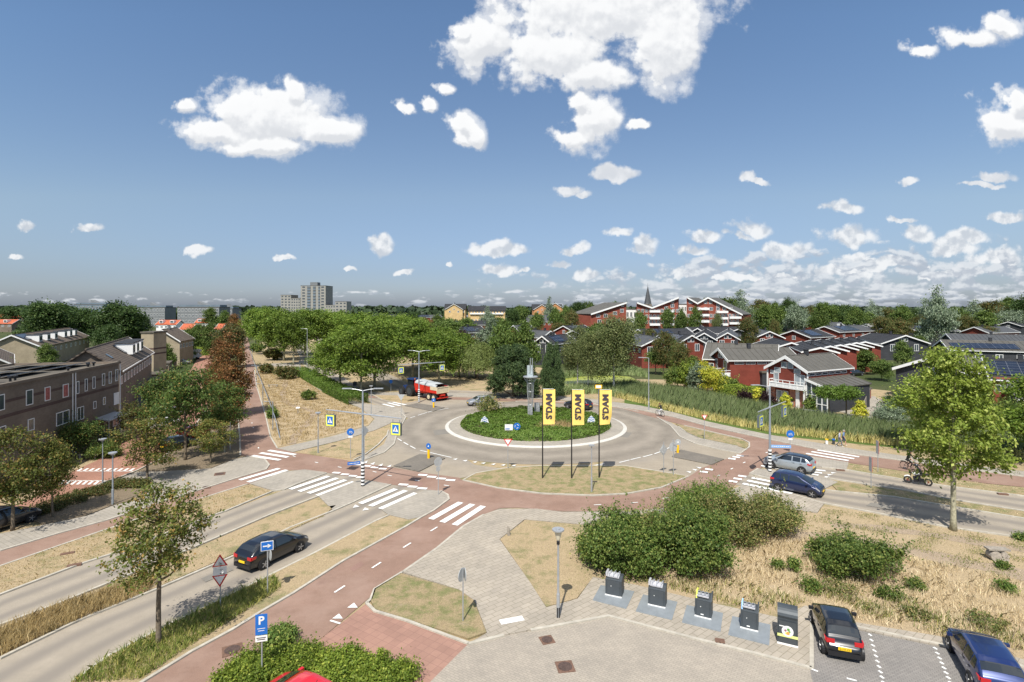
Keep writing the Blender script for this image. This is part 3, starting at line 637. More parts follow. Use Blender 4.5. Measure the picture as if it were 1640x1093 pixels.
for x, y in ((1103,757),(1112,753.4),(1119,750)): quadm(PM, [(x-4.5, y-1), (x+4.5, y), (x+2, y+1.8)])
for x, y in ((1335.4,758.5),(1329.6,761.6),(1325,765)): quadm(PM, [(x-4.5, y-1), (x+4.5, y+.2), (x-3.5, y+1.4)])
for x, y in ((729,736.4),(745,738.8),(760.5,741),(774,742.8),(790,744.5),(806,745.8),(823,746.6)): quadm(PM, [(x-4, y+.3), (x+4, y-1), (x+1, y+1.5)])
dashes([(640,705.5),(650,711.5),(661,717.5)], 1.4, .14); stripe(PM, (673,722.5),(723,734), .14)
dashes([(1000,740),(1018,735.5),(1037.5,731),(1054,726),(1070,719)], 1.5, .14); stripe(PM, (950,746.8),(968,744), .14)
dashes([(661,669),(673,665),(681,662.5),(688,660.6)], 1.2, .14); stripe(PM, (697,658.5),(718,654.8), .12)
dashes([(497,597.5),(497,597)], .5, .1)
# hatch markings on the left street
for (x0, x1, y0, y1, n) in ((124, 216, 751.5, 756, 10), (96, 178, 771.3, 777.5, 9)):
    stripe(PM, (x0, y1 if n == 10 else y0), (x1, y1 if n == 10 else y0), .14, .068)
    for i in range(n):
        x = x0 + (x1 - x0) * (i + .1) / n; quadm(PM, [(x - 3, y1), (x + 1.5, y1), (x + 9, y0), (x + 5, y0)], .068)
# parking bay block lines
for (a, b, n) in (((1392,1015),(1416,1100),10), ((1496,1037),(1524,1100),8)):
    for i in range(n):
        t = (i + .5) / n; x = a[0] + (b[0] - a[0]) * t; y = a[1] + (b[1] - a[1]) * t
        X, Y, _ = G(x, y); PM.box((X, Y, .064), (.10, .16, .02), .25)
stripe(PM, (1292,1071),(1310,1078), .1); stripe(PM, (1356,1089),(1372,1093), .1)
stripe(PM, (801,1000.5),(838,993.5), .42, .112)
struct(PM, 'road_marking', M_white)
# ------------------------------------------------------------------ vegetation
def leaf_quads(C, Nn, size, rng, elong=.62):
    n = len(C); Nn = Nn / (np.linalg.norm(Nn, axis=1, keepdims=True) + 1e-9)
    t = rng.normal(size=(n, 3)); u = np.cross(Nn, t); u /= np.linalg.norm(u, axis=1, keepdims=True) + 1e-9; v = np.cross(Nn, u)
    s = (size * rng.uniform(.65, 1.35, n))[:, None]
    V = np.empty((n, 4, 3)); V[:, 0] = C + u * s * .5; V[:, 1] = C + v * s * .5 * elong + Nn * s * .08; V[:, 2] = C - u * s * .5; V[:, 3] = C - v * s * .5 * elong + Nn * s * .08
    return V.reshape(-1, 3), np.arange(4 * n).reshape(-1, 4)
def clumps(rng, lobes, n, lo=.55, zmin=-.7):
    w = np.array([l[3] * l[4] + l[4] * l[5] + l[3] * l[5] for l in lobes]); w /= w.sum()
    k = rng.choice(len(lobes), n, p=w); d = rng.normal(size=(n, 3)); d /= np.linalg.norm(d, axis=1, keepdims=True)
    d[:, 2] = np.where(d[:, 2] < zmin, -d[:, 2], d[:, 2])
    r = lo + (1 - lo) * rng.random(n) ** .7
    L = np.array(lobes); return L[k, :3] + d * L[k, 3:] * r[:, None], d
def crown(seed, lobes, nc, lp, leaf, sig, lo=.55, flat=.6, droop=0, elong=.62, upb=.55, rnd=.75):
    rng = np.random.default_rng(seed)
    c, d = clumps(rng, lobes, nc, lo); sg = sig * rng.uniform(.6, 1.4, nc)
    idx = np.repeat(np.arange(nc), lp)
    off = rng.normal(size=(len(idx), 3)) * sg[idx][:, None]; off[:, 2] *= flat
    if droop: off[:, 2] -= np.abs(rng.normal(size=len(idx))) * droop
    C = c[idx] + off
    Nn = d[idx] * .6 + np.array([0, 0, upb]) + rng.normal(size=(len(idx), 3)) * rnd
    return leaf_quads(C, Nn, leaf, rng, elong), c
def open_lobes(rng, H, Rr, z0, n):
    L = []
    for i in range(n):
        f = (i + .5) / n; z = z0 + (H - z0) * (.06 + .86 * f); prof = math.sin(math.pi * min(1, (f * .80 + .10))) ** .9
        a = i * 2.4 + rng.uniform(-.5, .5); q = Rr * prof * rng.uniform(.25, .80); s = Rr * rng.uniform(.22, .36)
        L.append((q * math.cos(a), q * math.sin(a), z, s * 1.15, s * 1.15, s * .8))
    L.append((0, 0, H - Rr * .22, Rr * .15, Rr * .15, Rr * .24)); return L
def strands(rng, H, Rr, z0, n, per, leaf, zlow):
    a = rng.uniform(0, 2 * np.pi, n); q = Rr * np.sqrt(rng.uniform(.05, 1, n)); lump = 1 + .14 * np.sin(a * 5 + 1) + .10 * np.sin(a * 9)
    x, y = q * lump * np.cos(a), q * lump * np.sin(a); zt = z0 + (H - z0) * np.sqrt(np.clip(1 - (q / Rr) ** 2 * .92, 0, 1)) * rng.uniform(.82, 1.0, n)
    zb = np.maximum(zlow + rng.uniform(0, 1.2, n), zt - rng.uniform(.35, .9, n) * (zt - zlow)); t = rng.random((n, per))
    Z = zt[:, None] + (zb - zt)[:, None] * t; g = 1 + .12 * t; C = np.stack([x[:, None] * g, y[:, None] * g, Z], -1).reshape(-1, 3) + rng.normal(size=(n * per, 3)) * .07
    Nn = np.c_[C[:, :2] / Rr, np.full(len(C), .35)] + rng.normal(size=(len(C), 3)) * .5; return leaf_quads(C, Nn, leaf, rng, .45)
def blob_lobes(rng, H, Rr, z0, n, spread=.55, top=.75):
    L = [(0, 0, z0 + (H - z0) * .52, Rr * .70, Rr * .70, (H - z0) * .46)]
    for i in range(n):
        a = 2 * math.pi * i / n + rng.uniform(-.5, .5); z = z0 + (H - z0) * rng.uniform(.14, .80); q = Rr * spread * rng.uniform(.8, 1.15)
        s = Rr * rng.uniform(.34, .52); L.append((q * math.cos(a), q * math.sin(a), z, s, s, s * rng.uniform(.65, .95)))
    L.append((rng.uniform(-.1, .1) * Rr, rng.uniform(-.1, .1) * Rr, H - Rr * .35, Rr * .38, Rr * .38, Rr * .38))
    return L
def trunk_mb(seed, H, z0, r, targets, rng, lean=.02, nl=15, mbm=None):
    mb = MB(); top = z0 + (H - z0) * .72; lx, ly = rng.uniform(-lean, lean) * H, rng.uniform(-lean, lean) * H
    pts = [(lx * t * t + rng.uniform(-.03, .03) * (t > 0), ly * t * t + rng.uniform(-.03, .03) * (t > 0), top * t - (.05 if t == 0 else 0)) for t in (0, .08, .3, .5, .7, .85, 1)]
    mb.tube(pts, [r * 1.35, r, r * .88, r * .78, r * .58, r * .38, r * .15], 9)
    for k in range(nl):
        t = targets[rng.integers(len(targets))]; zt = min(max(t[2] - abs(t[0]) * .6 - .3, z0 * .85), top * .92); f = zt / top
        b = (lx * f * f, ly * f * f, zt); m = [(b[i] * .5 + t[i] * .5) for i in range(3)]; m[2] -= .12
        mb.tube([b, m, t], [r * .34, r * .2, r * .05], 5, 0, False)
    return mb
TPL = {}
KIND = {  # kind: H, R, z0, trunk r, lobes n, clumps, per clump, leaf, sigma, leaf mat, trunk mat, extras
 'plane':   (10, 3.9, 2.2, .17, 11, 250, 46, .30, .50, 'lf_plane', 'plane_bark', {}),
 'planeY':  (12.8, 4.3, 3.3, .20, 13, 330, 46, .25, .36, 'lf_planeY', 'plane_bark', dict(lo=.15)),
 'planeN':  (7.3, 2.5, 2.9, .12, 9, 130, 56, .15, .24, 'lf_maple', 'bark', dict(lo=.35)),
 'maple':   (6.6, 3.0, 1.9, .11, 9, 150, 50, .18, .30, 'lf_maple', 'bark', dict(lo=.4)),
 'mapleG':  (10, 3.8, 2.0, .17, 10, 190, 46, .25, .42, 'lf_mapleG', 'bark', dict(lo=.35)),
 'brown':   (11, 3.3, .8, .15, 9, 300, 44, .27, .42, 'lf_brown', 'bark', dict(upb=.2)),
 'olive':   (8, 3.2, .9, .14, 8, 230, 44, .26, .42, 'lf_olive', 'bark', {}),
 'oak':     (15, 7, 2.0, .35, 11, 300, 44, .62, .95, 'lf_dark', 'bark', {}),
 'green':   (9, 4.0, 1.5, .20, 9, 190, 40, .42, .60, 'lf_green', 'bark', {}),
 'birch':   (14.2, 4.3, 3.0, .18, 12, 360, 60, .26, .42, 'lf_birch', 'birch_bark', dict(droop=1.3, flat=.8, lo=.35)),
 'willow':  (7.8, 3.9, 2.2, .30, 8, 230, 60, .22, .20, 'lf_willow', 'bark', dict(droop=2.3, elong=.3, flat=.5)),
 'pine':    (9.2, 5.2, .1, .25, 14, 760, 76, .30, .26, 'lf_pine', 'bark', dict(flat=.9, elong=.34, rnd=1.1)),
 'silver':  (8, 4.2, 1.0, .22, 9, 210, 44, .36, .55, 'lf_silver', 'bark', {}),
}
def tree_tpl(kind, var):
    key = (kind, var)
    if key in TPL: return TPL[key]
    H, Rr, z0, tr, nl, nc, lp, leaf, sig, lm, tm, ex = KIND[kind]
    seed = (sum(ord(c) for c in kind) * 17 + var * 101) % 9973; rng = np.random.default_rng(seed)
    lobes = blob_lobes(rng, H, Rr, z0, nl)
    if kind == 'brown': lobes = [(0, 0, 2.6, 2.6, 2.6, 1.9), (0, 0, 5, 2.9, 2.9, 2.2), (.3, 0, 7.6, 1.9, 1.9, 2.0), (0, .2, 9.6, .9, .9, 1.5), (1.2, .5, 4, 1.5, 1.5, 1.6), (-1.2, -.8, 4.6, 1.5, 1.5, 2.), (.2, -1.3, 3.4, 1.5, 1.5, 1.5)]
    if kind == 'pine': lobes = [(0, 0, 2.6, 4.3, 4.3, 2.6), (0, 0, 5.4, 3.6, 3.6, 3.0)] + [(3.4 * math.cos(a * 1.05), 3.4 * math.sin(a * 1.05), 1.5 + (a % 3) * 1.6, 1.5, 1.5, 1.4) for a in range(6)] + [(1.6 * math.cos(a * 2.1), 1.6 * math.sin(a * 2.1), 7.4, 1.3, 1.3, 1.4) for a in range(3)]
    if kind == 'silver': lobes += [(0, 0, H * .95, Rr * .25, Rr * .25, Rr * .6)]
    if kind in ('planeY', 'planeN', 'maple'): lobes = open_lobes(rng, H, Rr, z0, {'planeY': 26, 'planeN': 17, 'maple': 17}[kind])
    (V, Fc), c = crown(seed, lobes, nc, lp, leaf, sig, **ex)
    if kind == 'willow': V, Fc = strands(rng, H, Rr, z0, 700, 60, .24, .5)
    V[:, 2] = np.maximum(V[:, 2], .12)
    cm = raw(kind + '_crown', V, Fc, MATS[lm])
    tb = trunk_mb(seed, H, z0, tr, c, rng); ob = tb.build('t', MATS[tm], smooth=True); tmesh = ob.data; bpy.data.objects.remove(ob)
    TPL[key] = (tmesh, cm, H, Rr); return TPL[key]
CNT = {}
def tree(kind, px, py, top, label, cat='tree', r=None, name=None, group=None, var=None, Y=None):
    k = CNT.get(kind, 0); CNT[kind] = k + 1
    tm, cm, H, Rr = tree_tpl(kind, (k % 3) if var is None else var)
    if Y is None: x, y, _ = G(px, py); h = hgt(py, top)
    else: x, y = (px - CX) * Y / F, Y; h = HC - (top - HY) * Y / F
    rr = h / H if r is None else (r * y / F) / Rr
    root = empty(name or {'birch': 'birch_tree', 'willow': 'willow_tree', 'pine': 'pine_tree'}.get(kind, 'broadleaf_tree'), (x, y, 0), label, cat, random.uniform(0, 6.28), group)
    link('trunk', tm, root, sc=(rr, rr, h / H)); link('crown', cm, root, sc=(rr, rr, h / H)); return root
def bush(name, px, py, top, rpx, label, lm, cat='shrub', leaf=None, seed=None, lobes=None, nc=120, lp=46, sig=None, squash=1, group=None, ry=None, spike=False):
    x, y, _ = G(px, py); h = hgt(py, top); r = rpx * y / F; seed = seed or int(px * 7 + py); rng = np.random.default_rng(seed)
    x0_, y = x, y + .85 * r; h = HC - (top - HY) * y / F; x = (px - CX) * y / F; r = rpx * y / F
    if lobes is None:
        if spike: lobes = [(0, 0, h * .35, r, r, h * .35), (0, 0, h * .62, r * .6, r * .6, h * .36)]
        else:
            lobes = [(0, 0, h * .40, r * .85, (ry or r) * .85, h * .56)]
            for i in range(7):
                a = i * .9 + rng.uniform(-.3, .3); s = r * rng.uniform(.3, .5); lobes.append((r * rng.uniform(.5, .85) * math.cos(a), (ry or r) * .65 * math.sin(a), h * rng.uniform(.3, .68), s, s, min(s, h * .33)))
    leaf = leaf or max(.09, y * .0026); sig = sig or max(.14, r * .15)
    (V, Fc), c = crown(seed, lobes, nc, lp, leaf, sig, lo=.5)
    if not spike and r > .5 and name != 'weed':      # long shoots breaking the outline
        ns = int(nc * .45); k = 16; pi = rng.integers(len(c), size=ns); p0 = c[pi]; dr = np.c_[p0[:, :2] / max(r, .1) * .5, np.full(ns, .9)] + rng.normal(size=(ns, 3)) * .25
        Ls = rng.uniform(.2, .62, ns) * min(h, 2.2); t = rng.uniform(0, 1, (ns, k)); Cs = (p0[:, None, :] + dr[:, None, :] * (Ls[:, None] * t)[:, :, None]).reshape(-1, 3) + rng.normal(size=(ns * k, 3)) * leaf * .45
        V2, F2 = leaf_quads(Cs, rng.normal(size=(len(Cs), 3)) + np.array([0, 0, .6]), leaf, rng); V = np.r_[V, V2]; Fc = np.arange(len(V)).reshape(-1, 4)
    V[:, 2] = np.maximum(V[:, 2], .02)
    o = link(name, raw(name, V, Fc, MATS[lm]), None, (x, y, 0)); tag(o, label, cat, group); return o
def blades(name, polys, dens, hmin, hmax, w, m, label, seed=1, bend=.45, world=False, cat='grass', clump=0, z0=.1):
    rng = np.random.default_rng(seed); VV = []
    for px in polys:
        P = np.array(px if world else gp(px)); a = P.min(0); b = P.max(0); area = 0
        n = len(P)
        for i in range(n): area += P[i, 0] * P[(i + 1) % n, 1] - P[(i + 1) % n, 0] * P[i, 1]
        N = int(abs(area) / 2 * dens); 
        if N < 1: continue
        tot = int(N * 1.2 * (b - a).prod() / max(abs(area) / 2, .01)) + 10
        Q = a + rng.random((tot, 2)) * (b - a); ins = np.zeros(tot, bool); j = n - 1
        for i in range(n):
            c = ((P[i, 1] > Q[:, 1]) != (P[j, 1] > Q[:, 1])) & (Q[:, 0] < (P[j, 0] - P[i, 0]) * (Q[:, 1] - P[i, 1]) / (P[j, 1] - P[i, 1] + 1e-12) + P[i, 0]); ins ^= c; j = i
        Q = Q[ins][:N]
        if clump:
            f = np.sin(Q[:, 0] * 1.9 + np.sin(Q[:, 1] * 1.3) * 2) + np.sin(Q[:, 1] * 2.3 + np.sin(Q[:, 0] * .8) * 2) + rng.normal(size=len(Q)) * .8
            Q = Q[f > clump - 1]
        VV.append(Q)
    Q = np.concatenate(VV); n = len(Q); h = rng.uniform(hmin, hmax, n); a = rng.uniform(0, 2 * np.pi, n)
    u = np.c_[np.cos(a), np.sin(a), np.zeros(n)] * (w * rng.uniform(.6, 1.4, n))[:, None]
    base = np.c_[Q, np.full(n, z0 * .5)]; bd = np.c_[rng.normal(size=(n, 2)) * bend + np.array([.15, .05]), np.ones(n)]; bd /= np.linalg.norm(bd, axis=1, keepdims=True)
    mid = base + np.c_[bd[:, :2] * .35, bd[:, 2:]] * (h * .55)[:, None]; tip = base + bd * h[:, None]
    V = np.stack([base - u, base + u, mid + u * .7, tip, mid - u * .7], 1).reshape(-1, 3)
    me = raw(name, V, np.arange(5 * n).reshape(-1, 5), MATS[m])
    return tag(link(name, me), label, cat, kind='stuff')
# --- grass
blades('tall_straw', [[(1165,845),(1300,862),(1440,890),(1640,935),(1800,965),(1800,1090),(1640,1058),(1500,1022),(1370,994),(1290,966),(1240,985),(1150,962),(1060,940),(1090,925),(1170,905)]], 140, .15, .48, .012, 'bl_straw', 'tall dry straw grass behind the containers and parked cars', 3, .6, clump=.35)
blades('short_straw', [[(1190,800),(1320,814),(1390,823),(1515,848),(1640,868),(1800,900),(1800,960),(1640,935),(1440,890),(1300,862),(1190,850)]], 34, .03, .11, .012, 'bl_straw', 'mown yellow straw in the field beside the right road', 4, .9)
blades('weeds', [[(1000,930),(1100,925),(1160,935),(1250,945),(1290,966),(1240,988),(1150,966),(1060,942)], [(1290,935),(1345,940),(1380,955),(1460,960),(1500,985),(1580,1000),(1640,1020),(1640,1052),(1560,1035),(1480,1012),(1380,985),(1290,960)]], 90, .12, .5, .016, 'bl_green', 'green weeds along the back of the tiled strip', 5, .7, clump=.9)
blades('tall_grass', [[(0,1054),(110,1003),(240,950),(250,930),(200,940),(95,973),(0,1012)], [(-60,1085),(0,1054),(0,1012),(-60,1045)]], 420, .25, .6, .012, 'bl_gold', 'golden long grass on the median of the left road', 6, .35)
blades('grass', [[(250,944),(380,889),(430,866),(520,828),(430,840),(380,858),(300,887)]], 130, .04, .14, .012, 'bl_straw', 'short parched grass with weeds on the median further up', 7, .9)
blades('tall_grass', [[(110,1100),(175,1056),(250,1016),(330,975),(400,942),(440,925),(450,945),(390,985),(300,1042),(225,1093)]], 380, .15, .55, .013, 'bl_green', 'green and yellow long grass around the young tree at lower left', 8, .5)
blades('grass', [[(450,930),(507,889),(600,840),(625,830),(670,832),(650,843),(550,898),(470,948)]], 190, .03, .11, .012, 'bl_straw', 'short parched grass between the left road and the red cycle path', 9, 1)
blades('grass', [[(600,947),(642,923),(735,950),(757,966),(777,1014),(750,1024),(650,992),(602,977)]], 260, .03, .1, .012, 'bl_green', 'patchy lawn inside the kerb with the round sign', 10, 1, clump=.8)
blades('grass', [[(803,866),(841,837),(932,845),(1000,845),(1000,928),(950,925),(924,959),(874,972),(850,935)]], 150, .03, .1, .012, 'bl_straw', 'parched grass beneath the funnel street lamp', 11, 1)
blades('grass', [[(450,715),(530,697),(590,680),(575,655),(540,642),(510,626),(482,606),(474,592),(410,592),(414,620),(429,667),(437,700)]], 60, .08, .38, .018, 'bl_gold', 'tall golden grass in the field beside the north cycle path', 12, .6, clump=.3)
blades('grass', [[(766,768),(811,753),(865,750),(1000,750),(1052,758),(1098,765),(1060,780),(1005,790),(950,793),(870,790),(800,782)]], 60, .03, .1, .018, 'bl_straw', 'dry grass around the three flag poles', 13, 1)
blades('grass', [[(0,952),(125,904),(175,888),(361,819),(437,789),(396,779),(310,805),(250,824),(150,858),(0,910)]], 60, .04, .2, .018, 'bl_gold', 'dry grass strip left of the left road', 14, .8)
blades('grass', [[(478,725),(550,709),(600,693),(620,692),(605,711),(566,736)],[(1092,686),(1151,698),(1188,708),(1196,718),(1120,702)],[(1362,746),(1459,760),(1640,784),(1640,794),(1523,779),(1362,753)],[(1342,779),(1431,790),(1640,824),(1640,831),(1431,795)]], 30, .04, .14, .025, 'bl_straw', 'dry grass on the kerbed islands around the roundabout', 15, .9)
REED = [[(1010,618),(1060,626),(1150,641),(1200,652),(1270,666),(1350,679),(1440,688),(1560,698),(1640,706),(1760,718),(1760,748),(1640,733),(1495,717),(1388,706),(1241,690),(1151,672),(1078,656),(1030,643),(985,632),(960,622)]]
blades('reeds', REED, 70, 1.0, 1.8, .028, 'bl_reed', 'green reed bed between the road and the gardens', 16, .22)
blades('reeds', [[(985,633),(1030,644),(1078,657),(1151,673),(1241,691),(1388,707),(1495,718),(1640,734),(1760,749),(1760,752),(1640,738),(1495,722),(1388,711),(1241,695),(1151,677),(1078,661),(1030,648),(985,637)]], 90, .4, 1.15, .03, 'bl_reedY', 'yellow foot of the reed bed along the verge', 17, .3)
blades('reeds', [[(868,640),(900,622),(960,622),(1010,628),(1000,640),(960,632),(920,632)],[(870,606),(940,596),(1020,594),(1040,606),(1010,602),(940,603),(880,610)]], 26, .6, 1.6, .06, 'bl_reed', 'green bank plants around the duckweed ditch under the birches', 18, .3)
blades('grass', [[(1000,650),(1078,664),(1151,680),(1241,698),(1388,714),(1560,735),(1640,745),(1640,752),(1576,745),(1459,730),(1367,718),(1235,696),(1133,674),(1023,650)]], 12, .05, .18, .03, 'bl_gold', 'sunburnt verge between footpath and reeds', 19, .9, clump=.9)
blades('weeds', [[(600,947),(642,923),(735,950),(757,966),(777,1014),(750,1024),(650,992),(602,977)],[(803,866),(841,837),(932,845),(1000,845),(1000,928),(950,925),(924,959),(874,972),(850,935)]], 420, .03, .12, .016, 'bl_green', 'small green weed rosettes in the parched lawns near the tiled path', 21, 1.3, clump=1.15)
blades('weeds', [[(450,930),(507,889),(600,840),(670,832),(550,898)],[(250,944),(430,866),(520,828),(430,840),(300,887)],[(0,952),(175,888),(361,819),(396,779),(250,824),(0,910)],[(1190,800),(1390,823),(1640,868),(1640,935),(1300,862)]], 200, .03, .12, .02, 'bl_green', 'small green weeds scattered over the dry road verges', 22, 1.3, clump=1.5)
# --- planting of the roundabout
def planting():
    rng = np.random.default_rng(5); n = 76000
    r = 9.75 * np.sqrt(rng.random(n)); a = rng.uniform(0, 2 * np.pi, n); x, y = r * np.cos(a), r * np.sin(a)
    hh = .62 + .16 * np.sin(x * 1.7 + 1) * np.sin(y * 1.9) + .10 * np.sin(x * 4.1) * np.cos(y * 3.7)
    hh *= np.clip((9.9 - r) * 2.2, .25, 1)
    gap = ((x - 2.6) / 2.6) ** 2 + ((y + 2.4) / 1.8) ** 2 < 1 + rng.normal(size=n) * .25
    gap |= (np.sin(x * .9 + 2) * np.sin(y * 1.1 - 1) > .72) & (rng.random(n) < .6)
    z = hh * (1 - .5 * rng.random(n) ** 1.6) + .15
    keep = ~gap
    C = np.c_[x, y, z][keep]; Nn = np.c_[rng.normal(size=(len(C), 2)) * .8, np.ones(len(C))]; Nn[:, :2] += (C[:, :2] / 9.8) ** 3 * 1.2
    V, Fc = leaf_quads(C, Nn, .17, rng, .6); root = link('ground_cover', raw('ground_cover', V, Fc, MATS['lf_hedge']), None, (RC[0], RC[1], 0))
    tag(root, 'low green shrub planting covering the roundabout centre', 'shrubbery', kind='stuff')
    sheet('soil_bed', circ(RC, 9.65, 64), 0, M_soil, True, h=.20)
planting()
blades('grass', [circ((RC[0] + 2.6, RC[1] - 2.4), 2.6, 20)], 150, .55, .95, .02, 'bl_gold', 'patch of yellow grass in the roundabout planting below the flags', 20, .4, world=True)
# --- near trees
tree('planeN', 255, 1035, 776, 'young tree with olive and rust leaves on the verge at lower left', var=0, r=84)
tree('maple', 20, 850, 688, 'autumn tinted tree at the left edge over the dark parked car', r=70, var=1)
tree('maple', 84, 830, 706, 'slender autumn tinted tree in the shrub bed at the far left', r=42, var=2)
tree('maple', 236, 772, 672, 'small rust tinted tree between the lamps and the red street', r=54, var=0)
tree('mapleG', 297, 738, 583, 'dark green street tree beside the parked black hatchback', r=50, var=0)
tree('mapleG', 262, 716, 592, 'bushy green street tree left of the red car', r=46, var=1)
tree('maple', 337, 743, 672, 'small orange leaved tree at the corner of the cycle path', r=36, var=1)
tree('mapleG', 352, 716, 610, 'green and orange tree along the left side of the north cycle path', r=42, var=2)
tree('brown', 366, 668, 533, 'tall rust brown tree beside the north cycle path', r=38, var=0)
tree('brown', 352, 640, 545, 'rust brown tree behind the tallest brown one', r=28, var=1)
tree('olive', 368, 590, 520, 'olive tree further along the north cycle path', r=28, var=0)
tree('brown', 378, 545, 506, 'small reddish tree top at the vanishing end of the brown row', r=11, var=0)
tree('brown', 360, 700, 585, 'rust and green tree at the near end of the brown row', r=28, var=2)
tree('brown', 373, 560, 504, 'reddish tree at the far end of the row by the north cycle path', r=17, var=1)
tree('planeY', 1527, 850, 556, 'bright yellow green plane tree on the verge at right', r=88, var=1)
tree('planeY', 1498, 729, 600, 'shaded plane tree behind the bright one at right', r=66, var=2)
tree('plane', 1660, 745, 600, 'plane tree cut by the right edge of the view', r=60, var=2)
g = 'plane trees along the road that leads into the trees'
for i, (x, y, t, r, l) in enumerate(((545,623,535,42,'plane tree in front of the clipped hedge, nearest the road bend'),(578,645-14,525,44,'plane tree on the near lane beside the median sign'),(521,612,548,26,'small plane tree standing in front of the big planes'),(600,621,512,48,'large plane tree just behind the lit crossing pole'),(634,596,506,50,'tall plane tree directly above the tractor'),(661,605,512,48,'plane tree whose trunk rises beside the tractor cab'),(703,618,535,46,'plane tree behind the dump trailer'),(735,604,534,40,'plane tree left of the weeping willow'),(690,590,524,44,'plane tree behind the trailer tree, closer to the dark roofs'),(575,580,503,44,'plane tree on the far side of the tree-lined road'),(520,566,497,40,'plane tree right of the leafy wood edge'),(488,570,495,38,'plane tree in front of the tower block'),(455,578,497,36,'plane tree at the mouth of the side path'),(430,568,495,32,'plane tree behind the golden field'),(410,556,494,26,'leftmost plane tree next to the north cycle path'),(470,585,505,30,'low plane tree at the gravel path'),(606,572,503,40,'plane tree in the back row above the hedge'),(650,570,508,38,'plane tree in the back row above the tractor'),(545,556,499,34,'plane tree in the back row right of the tower'))):
    tree('plane', x, y, t, l, r=r, group=g)
tree('green', 425, 545, 494, 'dark tree behind the leftmost plane trees', r=24); tree('green', 720, 560, 513, 'pale tree between the planes and the dark roofs', r=26)
tree('willow', 764, 606, 545, 'weeping willow with pale trailing branches', r=34, var=0)
tree('silver', 786, 585, 521, 'blue grey willow behind the weeping willow', r=30)
tree('pine', 822, 636, 549, 'broad dark pine behind the roundabout', r=47, var=0)
tree('pine', 884, 640, 548, 'narrower dark pine right of the broad one', r=22, var=1)
tree('green', 806, 604, 516, 'tall loose tree rising behind the broad pine', r=24)
tree('green', 842, 606, 520, 'green tree top between the pine and the dark roofs', r=24)
tree('birch', 983, 628, 500, 'tall birch with a white leaning trunk beside the ditch', r=42, var=0)
tree('birch', 925, 619, 518, 'birch with trailing crown left of the tallest one', r=30, var=1)
tree('birch', 942, 626, 530, 'thinner birch between the two large ones', r=22, var=2)
bt = leafmat('lf_pu2', (.03, .014, .018), (.05, .022, .022), (.07, .03, .03), .8)
KIND['purple'] = (8, 3, 1, .18, 8, 160, 44, .34, .5, 'lf_pu2', 'bark', {})
tree('purple', 693, 575, 523, 'dark purple tree between the plane trees', r=12); tree('purple', 738, 585, 530, 'dark purple tree beside the weeping willow', r=16, var=0)
# --- left background trees
for x, y, t, r, l in ((75,566,484,40,'large dark oak behind the gabled terrace at left'),(131,560,494,26,'dark round tree right of the large oak'),(188,565,487,40,'broad dark tree above the solar panel roof'),(222,560,505,18,'dark tree right of the broad one'),(172,585,522,24,'bright green tree between the two terraces'),(60,540,486,24,'dark tree top behind the large oak'),(15,530,492,18,'dark tree at the far left horizon'),(100,545,490,24,'dark tree between oak and blue roofed block')):
    tree('oak', x, y, t, l, r=r)
for x, y, t, r, l in ((75,600,553,15,'small tree against the gable of the left terrace'),(265,593,552,16,'small green tree in front of the end house'),(15,612,575,12,'pale garden shrub tree at the far left'),(318,568,522,18,'dark blue green tree beside the red roofs'),(300,578,530,14,'light tree in front of the red roofs'),(338,575,520,16,'dark tree between the red roof and the brown tree'),(258,522,503,8,'yellow green tree in front of the flats, first from left'),(282,522,501,8,'yellow green tree in front of the flats, second'),(310,525,499,12,'yellow green tree in front of the flats, third'),(338,530,495,14,'darker tree right of the flats'),(360,540,500,12,'dark tree before the wood edge')):
    tree('green', x, y, t, l, r=r, var=0)
